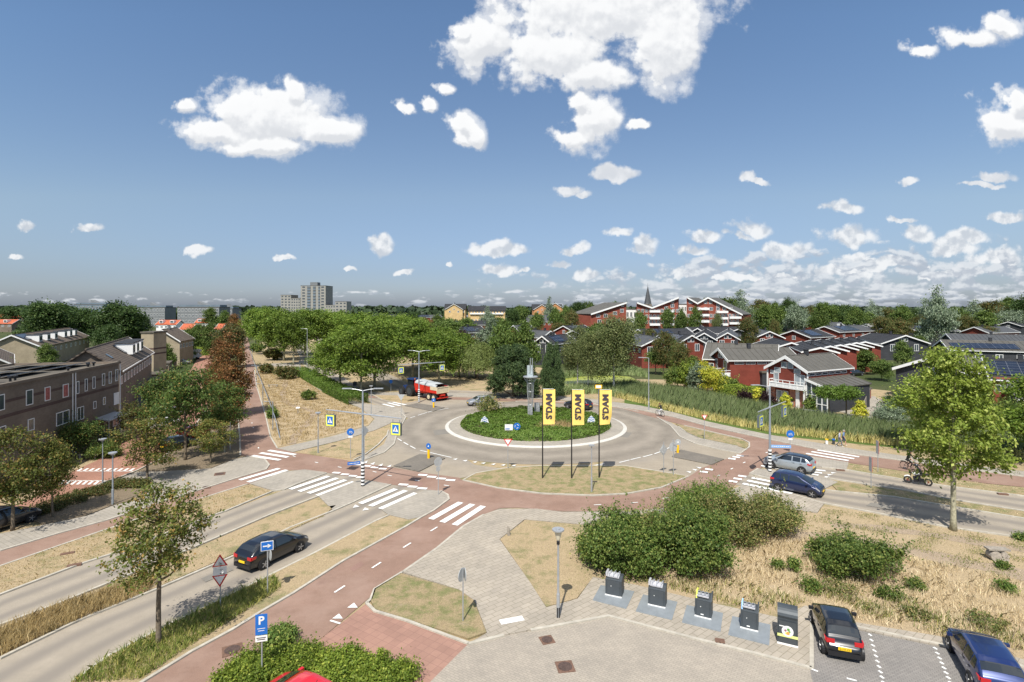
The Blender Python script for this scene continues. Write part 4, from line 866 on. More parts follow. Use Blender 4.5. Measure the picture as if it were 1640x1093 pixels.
# --- right background trees
for k, x, y, t, r, l in (('green',1080,590,548,18,'green tree before the black roofed gable with balcony'),('olive',1040,572,528,18,'olive tree left of the black roofed gables'),('green',1290,556,532,14,'tree behind the brown metal roof, right part'),('olive',1330,548,526,14,'tree above the solar terrace ridge'),('green',1482,556,524,14,'tree between the dark hall and the red gable'),('olive',1575,556,522,20,'tree between the two red gables at right'),('green',1212,562,531,14,'tree behind the brown metal roof, left part'),('olive',1150,566,540,14,'olive tree between the twin gables'),('green',960,566,520,22,'green tree behind the birches'),('olive',858,560,524,20,'olive tree behind the broad pine'),('green',800,550,510,22,'green tree before the long dark row'),('green',745,548,512,20,'tree before the long dark row, left end'),('olive',895,545,517,16,'tree before the long red solar row'),('green',925,560,528,18,'tree under the long red solar row'),('olive',1310,530,508,20,'olive tree behind the solar terrace, left'),('green',1350,528,506,20,'green tree behind the solar terrace, right'),('green',1240,548,520,12,'small tree beside the white gable at the fir'),('silver',1000,545,512,18,'grey green tree behind the tallest birch'),('green',1070,552,497,12,'small tree in front of the long red apartments, left end'),('green',1091,556,497,12,'tree in front of the central red apartment gable'),('green',1113,556,495,12,'tree before the white balconies of the red apartments'),('birch',1148,552,500,10,'thin tree before the right apartment gable'),('green',1026,556,502,10,'tree at the left apartment gables'),('olive',1199,575,508,17,'dark conical tree right of the red apartments'),('green',1256,562,535,8,'bright small tree in the housing'),('green',1385,600,562,20,'garden tree beside the parked cars in the estate'),('green',1412,610,578,18,'round garden tree behind the white gabled house'),('green',1360,592,566,16,'garden tree left of the red parked car'),('green',1445,590,548,14,'green tree behind the dark brick hall'),('green',1470,575,540,13,'green tree beside the dark roofed shed'),('olive',1440,560,512,20,'tree before the white dormer houses'),('olive',1410,552,508,18,'tree left of the white dormers'),('silver',1500,560,478,26,'large silvery willow on the right skyline'),('green',1050,600,556,16,'tree right of the tall birch'),('olive',1062,602,530,18,'conifer like tree behind the lamp post'),('olive',1091,612,548,16,'pointed fir behind the yellow shrubs'),('green',1110,606,572,18,'tree behind the garden shrubs'),('olive',1240,568,513,9,'dark fir between the dark roofs')):
    tree(k, x, y, t, l, r=r)
ski = [(1160,480,20),(1185,478,24),(1215,480,22),(1240,486,18),(1262,480,16),(1225,492,20),(1275,492,18),(1300,490,14),(1322,487,18),(1345,488,20),(1370,492,16),(1395,492,16),(1420,494,14),(1445,492,18),(1465,496,14),(1535,496,16),(1560,492,22),(1590,482,28),(1618,478,26),(1645,476,30),(1575,500,22),(1610,500,24),(1548,506,16),(1380,502,18),(1350,500,18),(1310,500,16),(1290,504,14),(1475,506,14),(905,492,12),(925,484,14),(945,486,12),(880,486,12),(1130,478,12),(890,494,12),(960,494,10),(985,486,12),(1000,490,12),(915,498,14),(835,492,14),(820,496,12),(860,502,12),(780,500,12),(1060,492,10),(700,506,14),(660,500,14),(640,504,12),(720,508,12),(680,508,12),(750,510,12),(600,498,14),(790,506,10),(1190,496,16)]
SEEN = set()
for i, (x, t, r) in enumerate(ski):
    Y = 230 + (i * 37) % 90 if t > 490 else 300 + (i * 23) % 60
    lm = min(((640,'behind the plane trees'),(750,'beside the yellow flats'),(860,'around the orange gables'),(930,'above the long red row'),(1000,'behind the red apartment wing'),(1060,'left of the church spire'),(1135,'behind the largest red block'),(1200,'at the low end of the largest red block'),(1262,'above the fir'),(1330,'above the solar terrace'),(1400,'over the white dormers'),(1465,'left of the silvery willow'),(1545,'right of the silvery willow'),(1600,'over the right red gable'),(1645,'at the right edge')), key=lambda q: abs(q[0] - x))[1]
    kd = i % 5; hl = 'taller' if t < 486 else 'low' if t > 497 else 'middling'; hl += ' broad' if r > 15 else ' slim' if r < 13 else ''
    lab_ = '%s %s skyline tree %s' % (hl, ('mid green', 'grey green', 'olive', 'leafy green', 'dark green')[kd], lm)
    if lab_ in SEEN: continue
    SEEN.add(lab_)
    tree(('green', 'silver', 'olive', 'green', 'oak')[kd], x, 0, t, '%s %s skyline tree %s' % (hl, ('mid green', 'grey green', 'olive', 'leafy green', 'dark green')[kd], lm), r=r, Y=Y, group='trees on the skyline')
# far wood at the horizon
def far_wood():
    rng = np.random.default_rng(11); C = []
    for _ in range(900):
        az = rng.uniform(-.98, 1.02); Y = rng.uniform(650, 1100); x = az * Y
        H = rng.uniform(10, 15.5) * (1.0 if az > -.05 else 1.08) ; r = rng.uniform(7, 14)
        k = 26; d = rng.normal(size=(k, 3)); d /= np.linalg.norm(d, axis=1, keepdims=True); d[:, 2] = np.abs(d[:, 2]); p = np.array([x, Y, H * .35]) + d * np.array([r, r, H * .6]); C.append(np.c_[p, d])
    C = np.concatenate(C); V, Fc = leaf_quads(C[:, :3], C[:, 3:] + rng.normal(size=(len(C), 3)) * .3, 7.5, rng, .8); V[:, 2] = np.maximum(V[:, 2], 0)
    tag(link('distant_wood', raw('distant_wood', V, Fc, MATS['lf_far'])), 'dark continuous woodland along the horizon', 'woodland', kind='stuff')
far_wood()
# --- bushes
bush('bush', 996, 936, 822, 64, 'large dense green bush left of the first containers', 'lf_bush', nc=330, lp=70, leaf=.14, sig=.26)
bush('bush', 1108, 934, 812, 62, 'large green bush behind the second container', 'lf_bush', nc=330, lp=70, leaf=.14, sig=.26)
bush('bush', 1130, 856, 778, 56, 'tall green bush overlapping the red cycle path', 'lf_bush', nc=300, lp=70, leaf=.12, sig=.32)
bush('bush', 1178, 882, 800, 50, 'olive bush with faded seed heads at the bush edge', 'lf_mixed', nc=240, lp=60, leaf=.12, sig=.3)
bush('bush', 1240, 868, 792, 42, 'reddish green willowherb thicket right of the bushes', 'lf_mixed', nc=200, lp=56, leaf=.12, sig=.28)
bush('bush', 1050, 900, 824, 40, 'yellowish bush wedged between the two big bushes', 'lf_mixed', nc=200, lp=60, leaf=.11, sig=.3)
bush('bush', 1362, 940, 862, 60, 'single round green bush in the straw field', 'lf_bush', nc=230, lp=60, leaf=.14, sig=.24)
for x, y, t, r, l in ((1300,955,925,14,'small weed bush left of the round one'),(1272,918,892,7,'upright weed in the straw field near the bushes'),(1245,915,896,6,'smaller upright weed in the straw field'),(1340,962,930,30,'low green weeds below the round bush'),(1425,966,940,18,'weeds between round bush and blue car'),(1465,948,925,12,'grey green weed in the straw'),(1610,955,930,12,'thin dark weed near the right edge'),(1580,1020,985,30,'grey green weeds behind the blue parked car'),(1400,988,976,22,'pale weeds behind the black parked car'),(1470,1000,978,24,'pale weeds on the sand beside the parking bays'),(1606,912,900,5,'small plant below the log bench'),(1637,868,856,8,'dark plant at the road edge, far right')):
    bush('weed', x, y, t, r, l, 'lf_bush' if r < 20 else 'lf_mixed', cat='weed', nc=40, lp=22, leaf=.11, sig=.14)
bush('shrub', 112, 742, 673, 42, 'large grey green shrub in front of the brick block', 'lf_silver' if False else 'lf_mapleG', nc=260, lp=50)
bush('shrub', 168, 738, 712, 22, 'low green shrub beside the concrete bench', 'lf_bush', nc=120)
bush('shrub', 182, 712, 695, 14, 'blue green shrub at the entrance canopy', 'lf_silver', nc=80)
bush('shrub', 215, 710, 640, 22, 'tall thin leafless shrub at the corner of the brick block', 'lf_olive', nc=110)
for x, y, t, r, l in ((75,828,808,26,'dry shrubs in the bed, left part'),(110,812,794,24,'dry shrubs in the bed, middle'),(150,798,782,22,'dry shrubs in the bed, right part'),(190,788,771,22,'dry shrubs in the bed behind the lamp'),(222,784,770,16,'dry shrubs in the bed by the small tree')):
    bush('shrub', x, y, t, r, l, 'lf_olive', nc=90, lp=40)
bush('shrub', 458, 609, 588, 15, 'grey green shrub in the golden field', 'lf_olive', nc=120); bush('shrub', 427, 600, 584, 10, 'small shrub near the path junction', 'lf_olive', nc=80)
bush('shrub', 437, 578, 557, 12, 'brown shrub beyond the side path', 'lf_olive', nc=80); bush('shrub', 494, 642, 626, 10, 'low shrub in the middle of the golden field', 'lf_bush', nc=60)
bush('shrub', 437, 672, 652, 8, 'small green bush at the steel railing', 'lf_bush', nc=60); bush('shrub', 412, 565, 552, 9, 'shrub at the far railing', 'lf_bush', nc=60)
bush('sapling', 782, 668, 633, 15, 'wispy light green sapling on the roundabout edge', 'lf_mixed', cat='sapling', nc=60, lp=40, leaf=.2, sig=.5)
# clipped hedge beside the road
def hedge(name, a, b, w, h, m, label, cat='hedge', nl=300, leaf=.2):
    A = Vector(G(*a)[:2]); B = Vector(G(*b)[:2]); d = (B - A); L = d.length; d.normalize(); q = Vector((-d.y, d.x)); rng = np.random.default_rng(int(L * 10) + 1)
    n = int(nl * L); s = rng.uniform(0, L, n); t = rng.uniform(-.5, .5, n) * w; z = h * (1 - .75 * rng.random(n) ** 2)
    side = rng.random(n) < .5; t = np.where(side, np.sign(t) * w * .5 * (1 - .15 * rng.random(n)), t); z = np.where(side, rng.uniform(0, h, n), z)
    z = z * (1 + .06 * np.sin(s * 2.1)) ; C = np.c_[A.x + d.x * s + q.x * t, A.y + d.y * s + q.y * t, z]
    Nn = np.c_[q.x * t, q.y * t, np.full(n, .7)] + rng.normal(size=(n, 3)) * .6; c0 = np.array([A.x, A.y, 0]); V, Fc = leaf_quads(C - c0, Nn, leaf, rng)
    return tag(link(name, raw(name, V, Fc, MATS[m]), None, (A.x, A.y, 0)), label, cat)
hedge('hedge', (478,598), (530,626), 3.0, 1.5, 'lf_hedge', 'clipped hedge beside the tree-lined road, far half', nl=700)
hedge('hedge', (530,627), (574,648), 3.4, 1.5, 'lf_hedge', 'clipped hedge beside the tree-lined road, near half', nl=900)
hedge('hedge', (309,570), (343,569), 3.0, 2.6, 'lf_lime', 'bright clipped hedge behind the camper van', nl=700, leaf=.4)
hedge('hedge', (1148,632), (1226,642), 2.0, 2.1, 'lf_lime', 'laurel hedge in front of the red house', nl=900, leaf=.22)
for x, y, t, r, m, l in ((1080,624,586,16,'lf_bush','green garden shrub, leftmost of the coloured row'),(1102,626,578,17,'lf_lime','lime green garden dome right of the leftmost shrub'),(1118,630,584,15,'lf_silver','grey green garden shrub between the yellow domes'),(1143,634,586,22,'lf_gold','largest yellow garden dome before the red house'),(1128,622,577,13,'lf_gold','yellow shrub behind the grey green one'),(1160,634,600,19,'lf_bush','dark green dome right of the largest yellow one'),(1095,612,572,17,'lf_lime','light green shrub at the back of the coloured row'),(1193,652,628,10,'lf_purple','dark purple shrub at the hedge'),(1230,656,632,12,'lf_purple','dark purple shrub beside the balcony house'),(1299,660,637,7,'lf_bush','small green shrub on the terrace')):
    bush('garden_shrub', x, y, t, r, l, m, nc=140, lp=50, leaf=.24)
for x, y, t, r, l in ((1213,652,622,8,'yellow upright conifer left of the balcony house'),(1257,662,629,9,'yellow upright conifer before the balcony doors'),(1377,679,640,11,'yellow upright conifer on the terrace beside the fence')):
    bush('conifer', x, y, t, r, l, 'lf_gold', cat='conifer', nc=90, lp=46, leaf=.22, spike=True)
bush('shrub', 1425, 690, 648, 26, 'white flowering shrub behind the grey fence', 'lf_silver', nc=150)
bush('shrub', 1460, 684, 636, 26, 'dark shrub left of the plane tree trunk', 'lf_dark', nc=140); bush('shrub', 1445, 668, 630, 30, 'tall dark shrubs behind the plane crown', 'lf_dark', nc=160)
bush('shrub', 1620, 700, 640, 36, 'green shrub at the right edge behind the reeds', 'lf_bush', nc=200); bush('shrub', 1570, 692, 640, 30, 'dark green shrub behind the plane crown, right side', 'lf_green', nc=160)
bush('shrub', 1520, 690, 632, 30, 'dark garden thicket behind the plane tree', 'lf_dark', nc=160)
for x, l in ((1327, 'left umbrella shaped terrace tree'), (1355, 'right umbrella shaped terrace tree')):
    X, Y, _ = G(x, 672); rt = empty('terrace_tree', (X, Y, 0), l, 'tree'); mb = MB(); mb.tube([(0, 0, 0), (.05, 0, 1.5), (0, 0, 3.1)], [.14, .1, .07], 7); mb.build('trunk', M_bark, rt)
    (V, Fc), c = crown(x, [(0, 0, 3.6, 1.7, 1.6, .8)], 90, 46, .24, .3); link('crown', raw('crown', V, Fc, MATS['lf_hedge']), rt)
# shrubs at the foot of the viewpoint
for x, y, t, r, m, l in ((447,1040,1012,17,'lf_bush','small round green bush beside the parking sign'),(478,1092,1046,40,'lf_lime','yellow green bush left of the red ramp'),(550,1104,1056,44,'lf_lime','yellow green bush along the red ramp'),(612,1122,1078,44,'lf_lime','low green bush at the bottom edge right of the red car'),(400,1110,1060,46,'lf_lime','yellow green bush below the parking sign')):
    bush('bush', x, y, t, r, l, m, nc=210, lp=56, leaf=.11, sig=.2)
for x, y, t, l in ((610,1072,1035,'left tall weed spike on the ramp edge'),(619,1074,1040,'right tall weed spike on the ramp edge')):
    bush('weed', x, y, t, 4, l, 'lf_lime', cat='weed', nc=30, lp=20, leaf=.08, sig=.06)
# ------------------------------------------------------------------ buildings
def wallmat(name, c1, c2, mortar, bw, bh, ms=.01, rough=.85, vert=True, axis='xy'):
    m = bpy.data.materials.new(name); nt, N, L, B = nodes_of(m)
    tc = N.new('ShaderNodeTexCoord'); sp = N.new('ShaderNodeSeparateXYZ'); L.new(tc.outputs['Object'], sp.inputs[0])
    cb = N.new('ShaderNodeCombineXYZ')
    if axis == 'xy':
        a = N.new('ShaderNodeMath'); a.operation = 'ADD'; L.new(sp.outputs[0], a.inputs[0]); L.new(sp.outputs[1], a.inputs[1]); L.new(a.outputs[0], cb.inputs[0])
    else: L.new(sp.outputs[1], cb.inputs[0])
    L.new(sp.outputs[2], cb.inputs[1])
    b = N.new('ShaderNodeTexBrick'); L.new(cb.outputs[0], b.inputs[0]); b.inputs['Scale'].default_value = 1
    b.inputs['Color1'].default_value = (*c1, 1); b.inputs['Color2'].default_value = (*c2, 1); b.inputs['Mortar'].default_value = (*mortar, 1)
    b.inputs['Mortar Size'].default_value = ms; b.inputs['Brick Width'].default_value = bw; b.inputs['Row Height'].default_value = bh
    c, h = noise_mix(nt, (.82, .82, .82), (1.1, 1.1, 1.1), .5, 6, .7)
    mx = N.new('ShaderNodeMix'); mx.data_type = 'RGBA'; mx.blend_type = 'MULTIPLY'; mx.inputs[0].default_value = 1; L.new(b.outputs[0], mx.inputs[6]); L.new(c, mx.inputs[7])
    L.new(mx.outputs[2], B.inputs['Base Color']); B.inputs['Roughness'].default_value = rough; B.inputs['Specular IOR Level'].default_value = .2
    L.new(bump(nt, b.outputs['Fac'], -.4, .01), B.inputs['Normal']); MATS[name] = m; return m
M_brick = wallmat('brown_brick', (.205, .162, .125), (.165, .13, .10), (.17, .145, .115), .22, .075)
M_brickd = wallmat('dark_red_brick', (.10, .062, .052), (.085, .055, .045), (.12, .09, .08), .22, .075)
M_sand = wallmat('sand_brick', (.36, .30, .20), (.31, .255, .17), (.30, .26, .2), .22, .075)
M_redwall = wallmat('red_boards', (.22, .056, .038), (.19, .049, .034), (.12, .02, .015), 4.0, .18, .012)
M_redbr = wallmat('red_wall', (.26, .075, .05), (.23, .065, .044), (.22, .06, .04), .6, .2, .01)
M_orwall = wallmat('orange_wall', (.58, .27, .12), (.50, .24, .11), (.4, .25, .15), .5, .2, .01)
M_yelwall = wallmat('yellow_wall', (.62, .43, .20), (.55, .38, .18), (.5, .4, .25), .5, .2, .01)
M_pink = wallmat('salmon_brick', (.46, .20, .13), (.40, .17, .11), (.35, .2, .15), .25, .08, .008)
M_darkwall = wallmat('dark_boards', (.055, .058, .065), (.045, .048, .055), (.02, .02, .02), 4, .18, .012)
M_roofb = wallmat('brown_roof_tiles', (.165, .13, .10), (.125, .10, .08), (.05, .04, .035), .30, .20, .02, .8, axis='y')
M_roofd = wallmat('dark_roof_tiles', (.045, .047, .052), (.034, .036, .04), (.015, .015, .017), .30, .22, .02, .8, axis='y')
M_roofg = mat('grey_metal_roof', (.098, .093, .081), .6, .1, .14, .6); M_roofr = wallmat('orange_roof_tiles', (.52, .135, .06), (.45, .12, .06), (.2, .06, .04), .3, .25, .02, .7, axis='y')
M_roofg2 = mat('slate_grey_roof', (.07, .073, .076), .65, .1, .16, .6)
M_flat = mat('roof_felt', (.10, .088, .07), .9, 0, .25, .5)
M_conc = mat('pale_concrete', (.29, .28, .25), .85, 0, .10, .2); M_conc2 = mat('grey_concrete', (.165, .175, .18), .85, 0, .1, .2)
M_bluep = mat('blue_panel', (.13, .17, .205), .6, 0, .15, .3)
def solar_mat():
    m = bpy.data.materials.new('solar_cells'); nt, N, L, B = nodes_of(m)
    tc = N.new('ShaderNodeTexCoord'); b = N.new('ShaderNodeTexBrick'); L.new(tc.outputs['Object'], b.inputs[0]); b.offset = 0
    b.inputs['Color1'].default_value = (.012, .016, .028, 1); b.inputs['Color2'].default_value = (.016, .022, .036, 1); b.inputs['Mortar'].default_value = (.16, .17, .19, 1)
    b.inputs['Scale'].default_value = 1; b.inputs['Mortar Size'].default_value = .02; b.inputs['Brick Width'].default_value = 1.0; b.inputs['Row Height'].default_value = 1.35
    L.new(b.outputs[0], B.inputs['Base Color']); B.inputs['Roughness'].default_value = .22; MATS['solar'] = m; return m
M_solar = solar_mat()
def window(root, p, u, n, w, h, near=False, frame=None, glass=None, mull=1, name='window'):
    p = Vector(p); u = Vector(u).normalized(); n = Vector(n).normalized(); z = Vector((0, 0, 1)); fr = MB(); t = .07 if near else .10
    def bar(c, a, b, dpt=.06):
        P = [c + u * a[0] + z * a[1], c + u * b[0] + z * a[1], c + u * b[0] + z * b[1], c + u * a[0] + z * b[1]]; return P
    for (a, b) in (((-w / 2, -h / 2), (w / 2, -h / 2 + t)), ((-w / 2, h / 2 - t), (w / 2, h / 2)), ((-w / 2, -h / 2 + t), (-w / 2 + t, h / 2 - t)), ((w / 2 - t, -h / 2 + t), (w / 2, h / 2 - t))):
        fr.extr(bar(p + n * .003, a, b), n * .05)
    for k in range(1, mull + 1) if mull else ():
        x = -w / 2 + w * k / (mull + 1); fr.extr(bar(p + n * .003, (x - t / 2, -h / 2 + t), (x + t / 2, h / 2 - t)), n * .045)
    g = bar(p + n * .014, (-w / 2 + t * .5, -h / 2 + t * .5), (w / 2 - t * .5, h / 2 - t * .5))
    if near:
        o = fr.build(name, frame or M_whitep, root); gg = MB(); gg.extr(g, n * .012); gg.build('pane', glass or M_winglass, o)
    else:
        fr.extr(g, n * .012, 1); o = fr.build(name, [frame or M_whitep, glass or M_winglass], root)
    return o
def house(label, A, B, zr=7.7, hw=4, ze=5.2, wall=None, roof=None, trim=True, near=False, gwin='std', swin=3, seams=0, solar=None, chim=1, dorm=0, name='house', cat='house', group=None, over=.45, gw=None, Bw=None, fascia=True, skyl=0):
    RA = Vector(G(*A, zr) if len(A) == 2 else A); RB = Vector(G(*B, zr) if len(B) == 2 else B)
    RB.z = RA.z; d = (RB - RA); d.z = 0; L_ = d.length; d.normalize(); rz = math.atan2(-d.x, d.y)
    wall = wall or M_redwall; roof = roof or M_roofd
    rt = empty(name, (RA.x, RA.y, 0), label, cat, rz, group)
    hi = hw - .35; zg = zr - .12 - (zr - ze) * .0
    w = MB(); prof = [(-hi, 0, 0), (hi, 0, 0), (hi, 0, ze + (zr - ze) * .05), (0, 0, zr - .15), (-hi, 0, ze + (zr - ze) * .05)]
    w.extr([(x, .5, z) for x, y, z in prof], (0, L_ - 1.0, 0)); w.build('wall', wall, rt)
    sl = math.hypot(hw, zr - ze); r = MB()
    for s in (-1, 1): r.slab([(0, 0, zr + .02), (0, L_, zr + .02), (s * hw, L_, ze), (s * hw, 0, ze)], .16)
    r.tube([(0, -.02, zr + .04), (0, L_ + .02, zr + .04)], .10, 6)
    if seams:
        nse = int(L_ / 1.05)
        for i in range(nse + 1):
            y = i * L_ / nse
            for s in (-1, 1): r.tube([(0, y, zr + .05), (s * hw, y, ze + .03)], .05, 4)
    ro = r.build('roof', roof, rt)
    if trim:
        t = MB()
        for y0 in ((-.10, L_ + .02) if trim != 'far' else (L_ + .02,)):
            for s in (-1, 1): t.extr([(0, y0, zr + .10), (s * hw, y0, ze + .06), (s * hw, y0, ze - (.40 if near else .24)), (0, y0, zr - (.42 if near else .24))], (0, .08, 0))
        if fascia:
            for s in (-1, 1): t.box((s * (hw + .04), L_ / 2, ze - .06), (.08, L_, .16))
        t.build('fascia', M_whitep, rt)
    rng = random.Random(int(RA.x * 31 + RA.y * 7))
    if gwin:
        for y0, nn in ((.5, -1), (L_ - .5, 1)):
            if near and nn == 1: continue
            if gwin == 'std':
                window(rt, (0, y0, ze + .1), (1, 0, 0), (0, nn, 0), 1.0, 1.1, near)
                for x in (-hi * .5, hi * .5): window(rt, (x, y0, ze - 1.6), (1, 0, 0), (0, nn, 0), 1.3, 1.3, near)
                if near:
                    for x in (-hi * .5, hi * .5): window(rt, (x, y0, 1.4), (1, 0, 0), (0, nn, 0), 1.5, 1.6, near)
            elif gwin == 'tri':     # glazed gable with white posts
                window(rt, (-.55, y0, zr - 1.35), (1, 0, 0), (0, nn, 0), .9, 1.0, near, mull=0); window(rt, (.55, y0, zr - 1.35), (1, 0, 0), (0, nn, 0), .9, 1.0, near, mull=0)
                window(rt, (-hi * .5, y0, ze - 1.2), (1, 0, 0), (0, nn, 0), 1.4, 2.0, near); window(rt, (hi * .5, y0, ze - 1.2), (1, 0, 0), (0, nn, 0), 1.4, 2.0, near)
            elif gwin == 'one': window(rt, (0, y0, zr - 2.4), (1, 0, 0), (0, nn, 0), 1.2, 1.3, near)
    if swin:
        for s in (-1, 1):
            for k in range(swin): window(rt, (s * hi, L_ * (k + .5) / swin, ze - 1.3), (0, 1, 0), (s, 0, 0), 1.4, 1.1, near)
    for k in range(chim):
        y = L_ * (k + .6) / (chim + .4); c = MB(); c.box((.1, y, zr + .35), (.5, .6, .9)); c.box((.1, y, zr + .84), (.62, .72, .08)); c.build('chimney', M_darkwall if roof is not M_roofb else M_conc2, ro)
    if solar:
        for (s, y0, y1, f0, f1) in solar:
            def P(y, f, o=.1): return (s * hw * f + s * o * (zr - ze) / sl, y * L_, zr + (ze - zr) * f + o * hw / sl + .06)
            m = MB(); m.slab([P(y0, f0), P(y1, f0), P(y1, f1), P(y0, f1)], .05); m.build('solar_panel', M_solar, ro)
    for k in range(skyl):
        y = L_ * (k + .4) / skyl
        for s in (-1, 1):
            m = MB(); f = .45; m.box((s * hw * f, y, zr + (ze - zr) * f + .1), (.9, .8, .08), ry=s * math.atan2(zr - ze, hw)); m.build('skylight', M_winglass, ro)
    for k in range(dorm):
        y = L_ * (k + .5) / dorm
        for s in (-1, 1):
            m = MB(); xx = s * hw * .55; zz = zr + (ze - zr) * .55 + .5; m.box((xx, y, zz), (hw * .55, 2.2, 1.5)); m.build('dormer', M_whitep, ro)
            window(ro, (xx + s * hw * .275, y, zz), (0, 1, 0), (s, 0, 0), 1.7, 1.0, False, frame=M_conc2)
    return rt
# point on a vertical plane through P0 along direction d
def onplane(px, py, P0, d):
    k = (px - CX) / F; t = (k * P0[1] - P0[0]) / (d[0] - k * d[1]); X, Y = P0[0] + d[0] * t, P0[1] + d[1] * t; return Vector((X, Y, HC - (py - HY) * Y / F))
# --- brick block at left
def block():
    P1 = Vector((-47.45, 66.3)); P0 = Vector((-43.75, 47.0)); d = (P1 - P0).normalized(); P00 = P1 - d * 27; H = 8.6; n = Vector((d.y, -d.x)); W_ = 11
    rt = empty('apartment_block', (P1.x, P1.y, 0), 'brown brick flat roofed block with dark brick bands at the left edge', 'building'); O = Vector((P1.x, P1.y, 0))
    def loc(p): return Vector(p) - O
    b = MB(); poly = [P00, P1, P1 - n * W_, P00 - n * W_]
    poly = [(p.x - O.x, p.y - O.y) for p in poly]; b.prism(poly, 0, H - .02); b.build('wall', M_brick, rt)
    for z0, z1 in ((7.15, 7.4), (5.85, 6.15)):
        m = MB(); a, c = loc((*P00, 0)), loc((*P1, 0)); nv = Vector((n.x, n.y, 0)); m.extr([a + Vector((0, 0, z0)), c + Vector((0, 0, z0)), c + Vector((0, 0, z1)), a + Vector((0, 0, z1))], nv * .02); m.build('brick_band', M_brickd, rt)
    r = MB(); ins = [(p[0], p[1]) for p in poly]; r.prism([(x * .985 - .0, y * .985 - .3) for x, y in ins], H - .02, H + .04)
    rf = r.build('roof', M_flat, rt); k = MB()
    for i in range(4):
        a, c = Vector((*poly[i], H + .12)), Vector((*poly[(i + 1) % 4], H + .12)); dd = (c - a); k.box((a + c) / 2, (.30, dd.length + .3, .26), math.atan2(-dd.x, dd.y))
    k.build('parapet', M_brick, rt)
    dv = Vector((d.x, d.y, 0)); nv = Vector((n.x, n.y, 0))
    for (x0, y0, x1, y1, kind) in ((-3,632,6.5,657.5,0),(41,624.5,52,649,0),(71,620,80,642,2),(100,615.5,109,636.5,2),(121.6,611,126,631,0),(135.2,607,139.5,627,0),(147.6,603.6,152,622.8,0),(163,598.6,167.4,618,0),(173.6,595.4,178,614.6,0),(184,592,188.4,610.5,0),
            (149,643,153.5,655,0),(164.5,636.5,168.4,648.5,0),(182,629,190,648,1),(89.6,659,110,680,3),(123,652,133.5,673,3),(44,671,54,690,0),(-2,683,8.5,702,0),(180,663,190.6,682,3),(166.5,675,173,695,4)):
        a = onplane(x0, (y0 + y1) / 2, P0, d); c = onplane(x1, (y0 + y1) / 2, P0, d); w = (c - a).length; p = (a + c) / 2; Y = p.y
        zt, zb = HC - (y0 - HY) * Y / F, HC - (y1 - HY) * Y / F; q = loc((p.x, p.y, (zt + zb) / 2)) + nv * .01
        if kind == 4: window(rt, q, dv, nv, w, zt - zb, True, glass=M_black, mull=0, name='door')
        else: window(rt, q, dv, nv, w, zt - zb, True, glass=M_whitep if kind == 1 else mat('red_striped_curtain', (.35, .10, .09), .5, 0, .5, 3) if kind == 2 else None, mull=1 if kind == 3 else 0)
    for x in (115.2, 119.8, 191.5):
        p = onplane(x, 620, P0, d); q = loc((p.x, p.y, 0)) + nv * .07; m = MB(); m.tube([q, q + Vector((0, 0, H - .05))], .055, 8); m.build('drainpipe', M_whitep, rt)
    a = loc(onplane(152, 690, P0, d)); c = loc(onplane(184, 690, P0, d)); m = MB(); a.z = c.z = 3.0; m.slab([a, c, c + nv * 1.5 - Vector((0, 0, .3)), a + nv * 1.5 - Vector((0, 0, .3))], .12)
    for e in (a, c): m.tube([e + nv * 1.4 + Vector((0, 0, -.3)), Vector((e.x, e.y, 0)) + nv * 1.4], .05, 6)
    m.build('canopy', M_galv, rt)
    # solar arrays and vents on the roof
    for (s0, s1, w0, w1) in ((1.5, 7.5, 2.2, 4.0), (1.2, 7.0, 4.6, 6.4), (8.5, 14, 2.5, 4.2), (8.2, 13.5, 4.9, 6.6), (1.5, 6, 7.2, 8.8)):
        m = MB(); A_ = -dv * s0 - nv * w0; B_ = -dv * s1 - nv * w0; C_ = -dv * s1 - nv * w1; D_ = -dv * s0 - nv * w1
        m.slab([A_ + Vector((0, 0, H + .42)), B_ + Vector((0, 0, H + .42)), C_ + Vector((0, 0, H + .16)), D_ + Vector((0, 0, H + .16))], .05); m.build('solar_panel', M_solar, rf)
    for s, w, h in ((3, 1.2, .5), (3.4, 1.6, .5), (3.9, 1.3, .45), (16.2, 1.4, .55), (15.4, 1.5, .5), (17, 1.9, .7), (8, 1.1, .4), (12, 8, .9)):
        m = MB(); p = -dv * s - nv * w + Vector((0, 0, H)); m.tube([p, p + Vector((0, 0, h * .7)), p + Vector((0, 0, h * .7)), p + Vector((0, 0, h))], [.10, .10, .2, .2], 10); m.build('roof_vent', M_black, rf)
block()
# terraces at left
t1 = house('long brown tiled terrace running away behind the flat roofed block', (137, 560.5), (205.6, 540.2), 10, 3.9, 7.1, M_brick, M_roofb, chim=0, gwin=None, swin=12, solar=[(1, .42, .55, .15, .55), (1, .80, .90, .12, .45), (-1, .3, .6, .2, .8)], trim='far', dorm=0, skyl=3)
ro = [c for c in COL.objects if c.parent == t1 and c.name.startswith('roof')][0]
for y, s in ((16, .5), (20, .45), (24.5, .55)):
    m = MB(); m.box((1.9, y, 9.0), (2.2, 2.4, 1.7)); m.box((1.9, y, 9.9), (2.5, 2.7, .14), mi=1); m.build('dormer', [M_whitep, M_darkwall], ro); window(ro, (3.0, y, 8.95), (0, 1, 0), (1, 0, 0), 1.8, 1.1, True, frame=M_conc2)
t2 = house('gabled sand brick terrace with white dormers at the left', (18, 537), (110, 525), 8.5, 5.9, 5.4, M_sand, M_roofb, chim=0, gwin=None, swin=10, solar=[(1, .02, .16, .05, .45)], fascia=False)
ro = [c for c in COL.objects if c.parent == t2 and c.name.startswith('roof')][0]
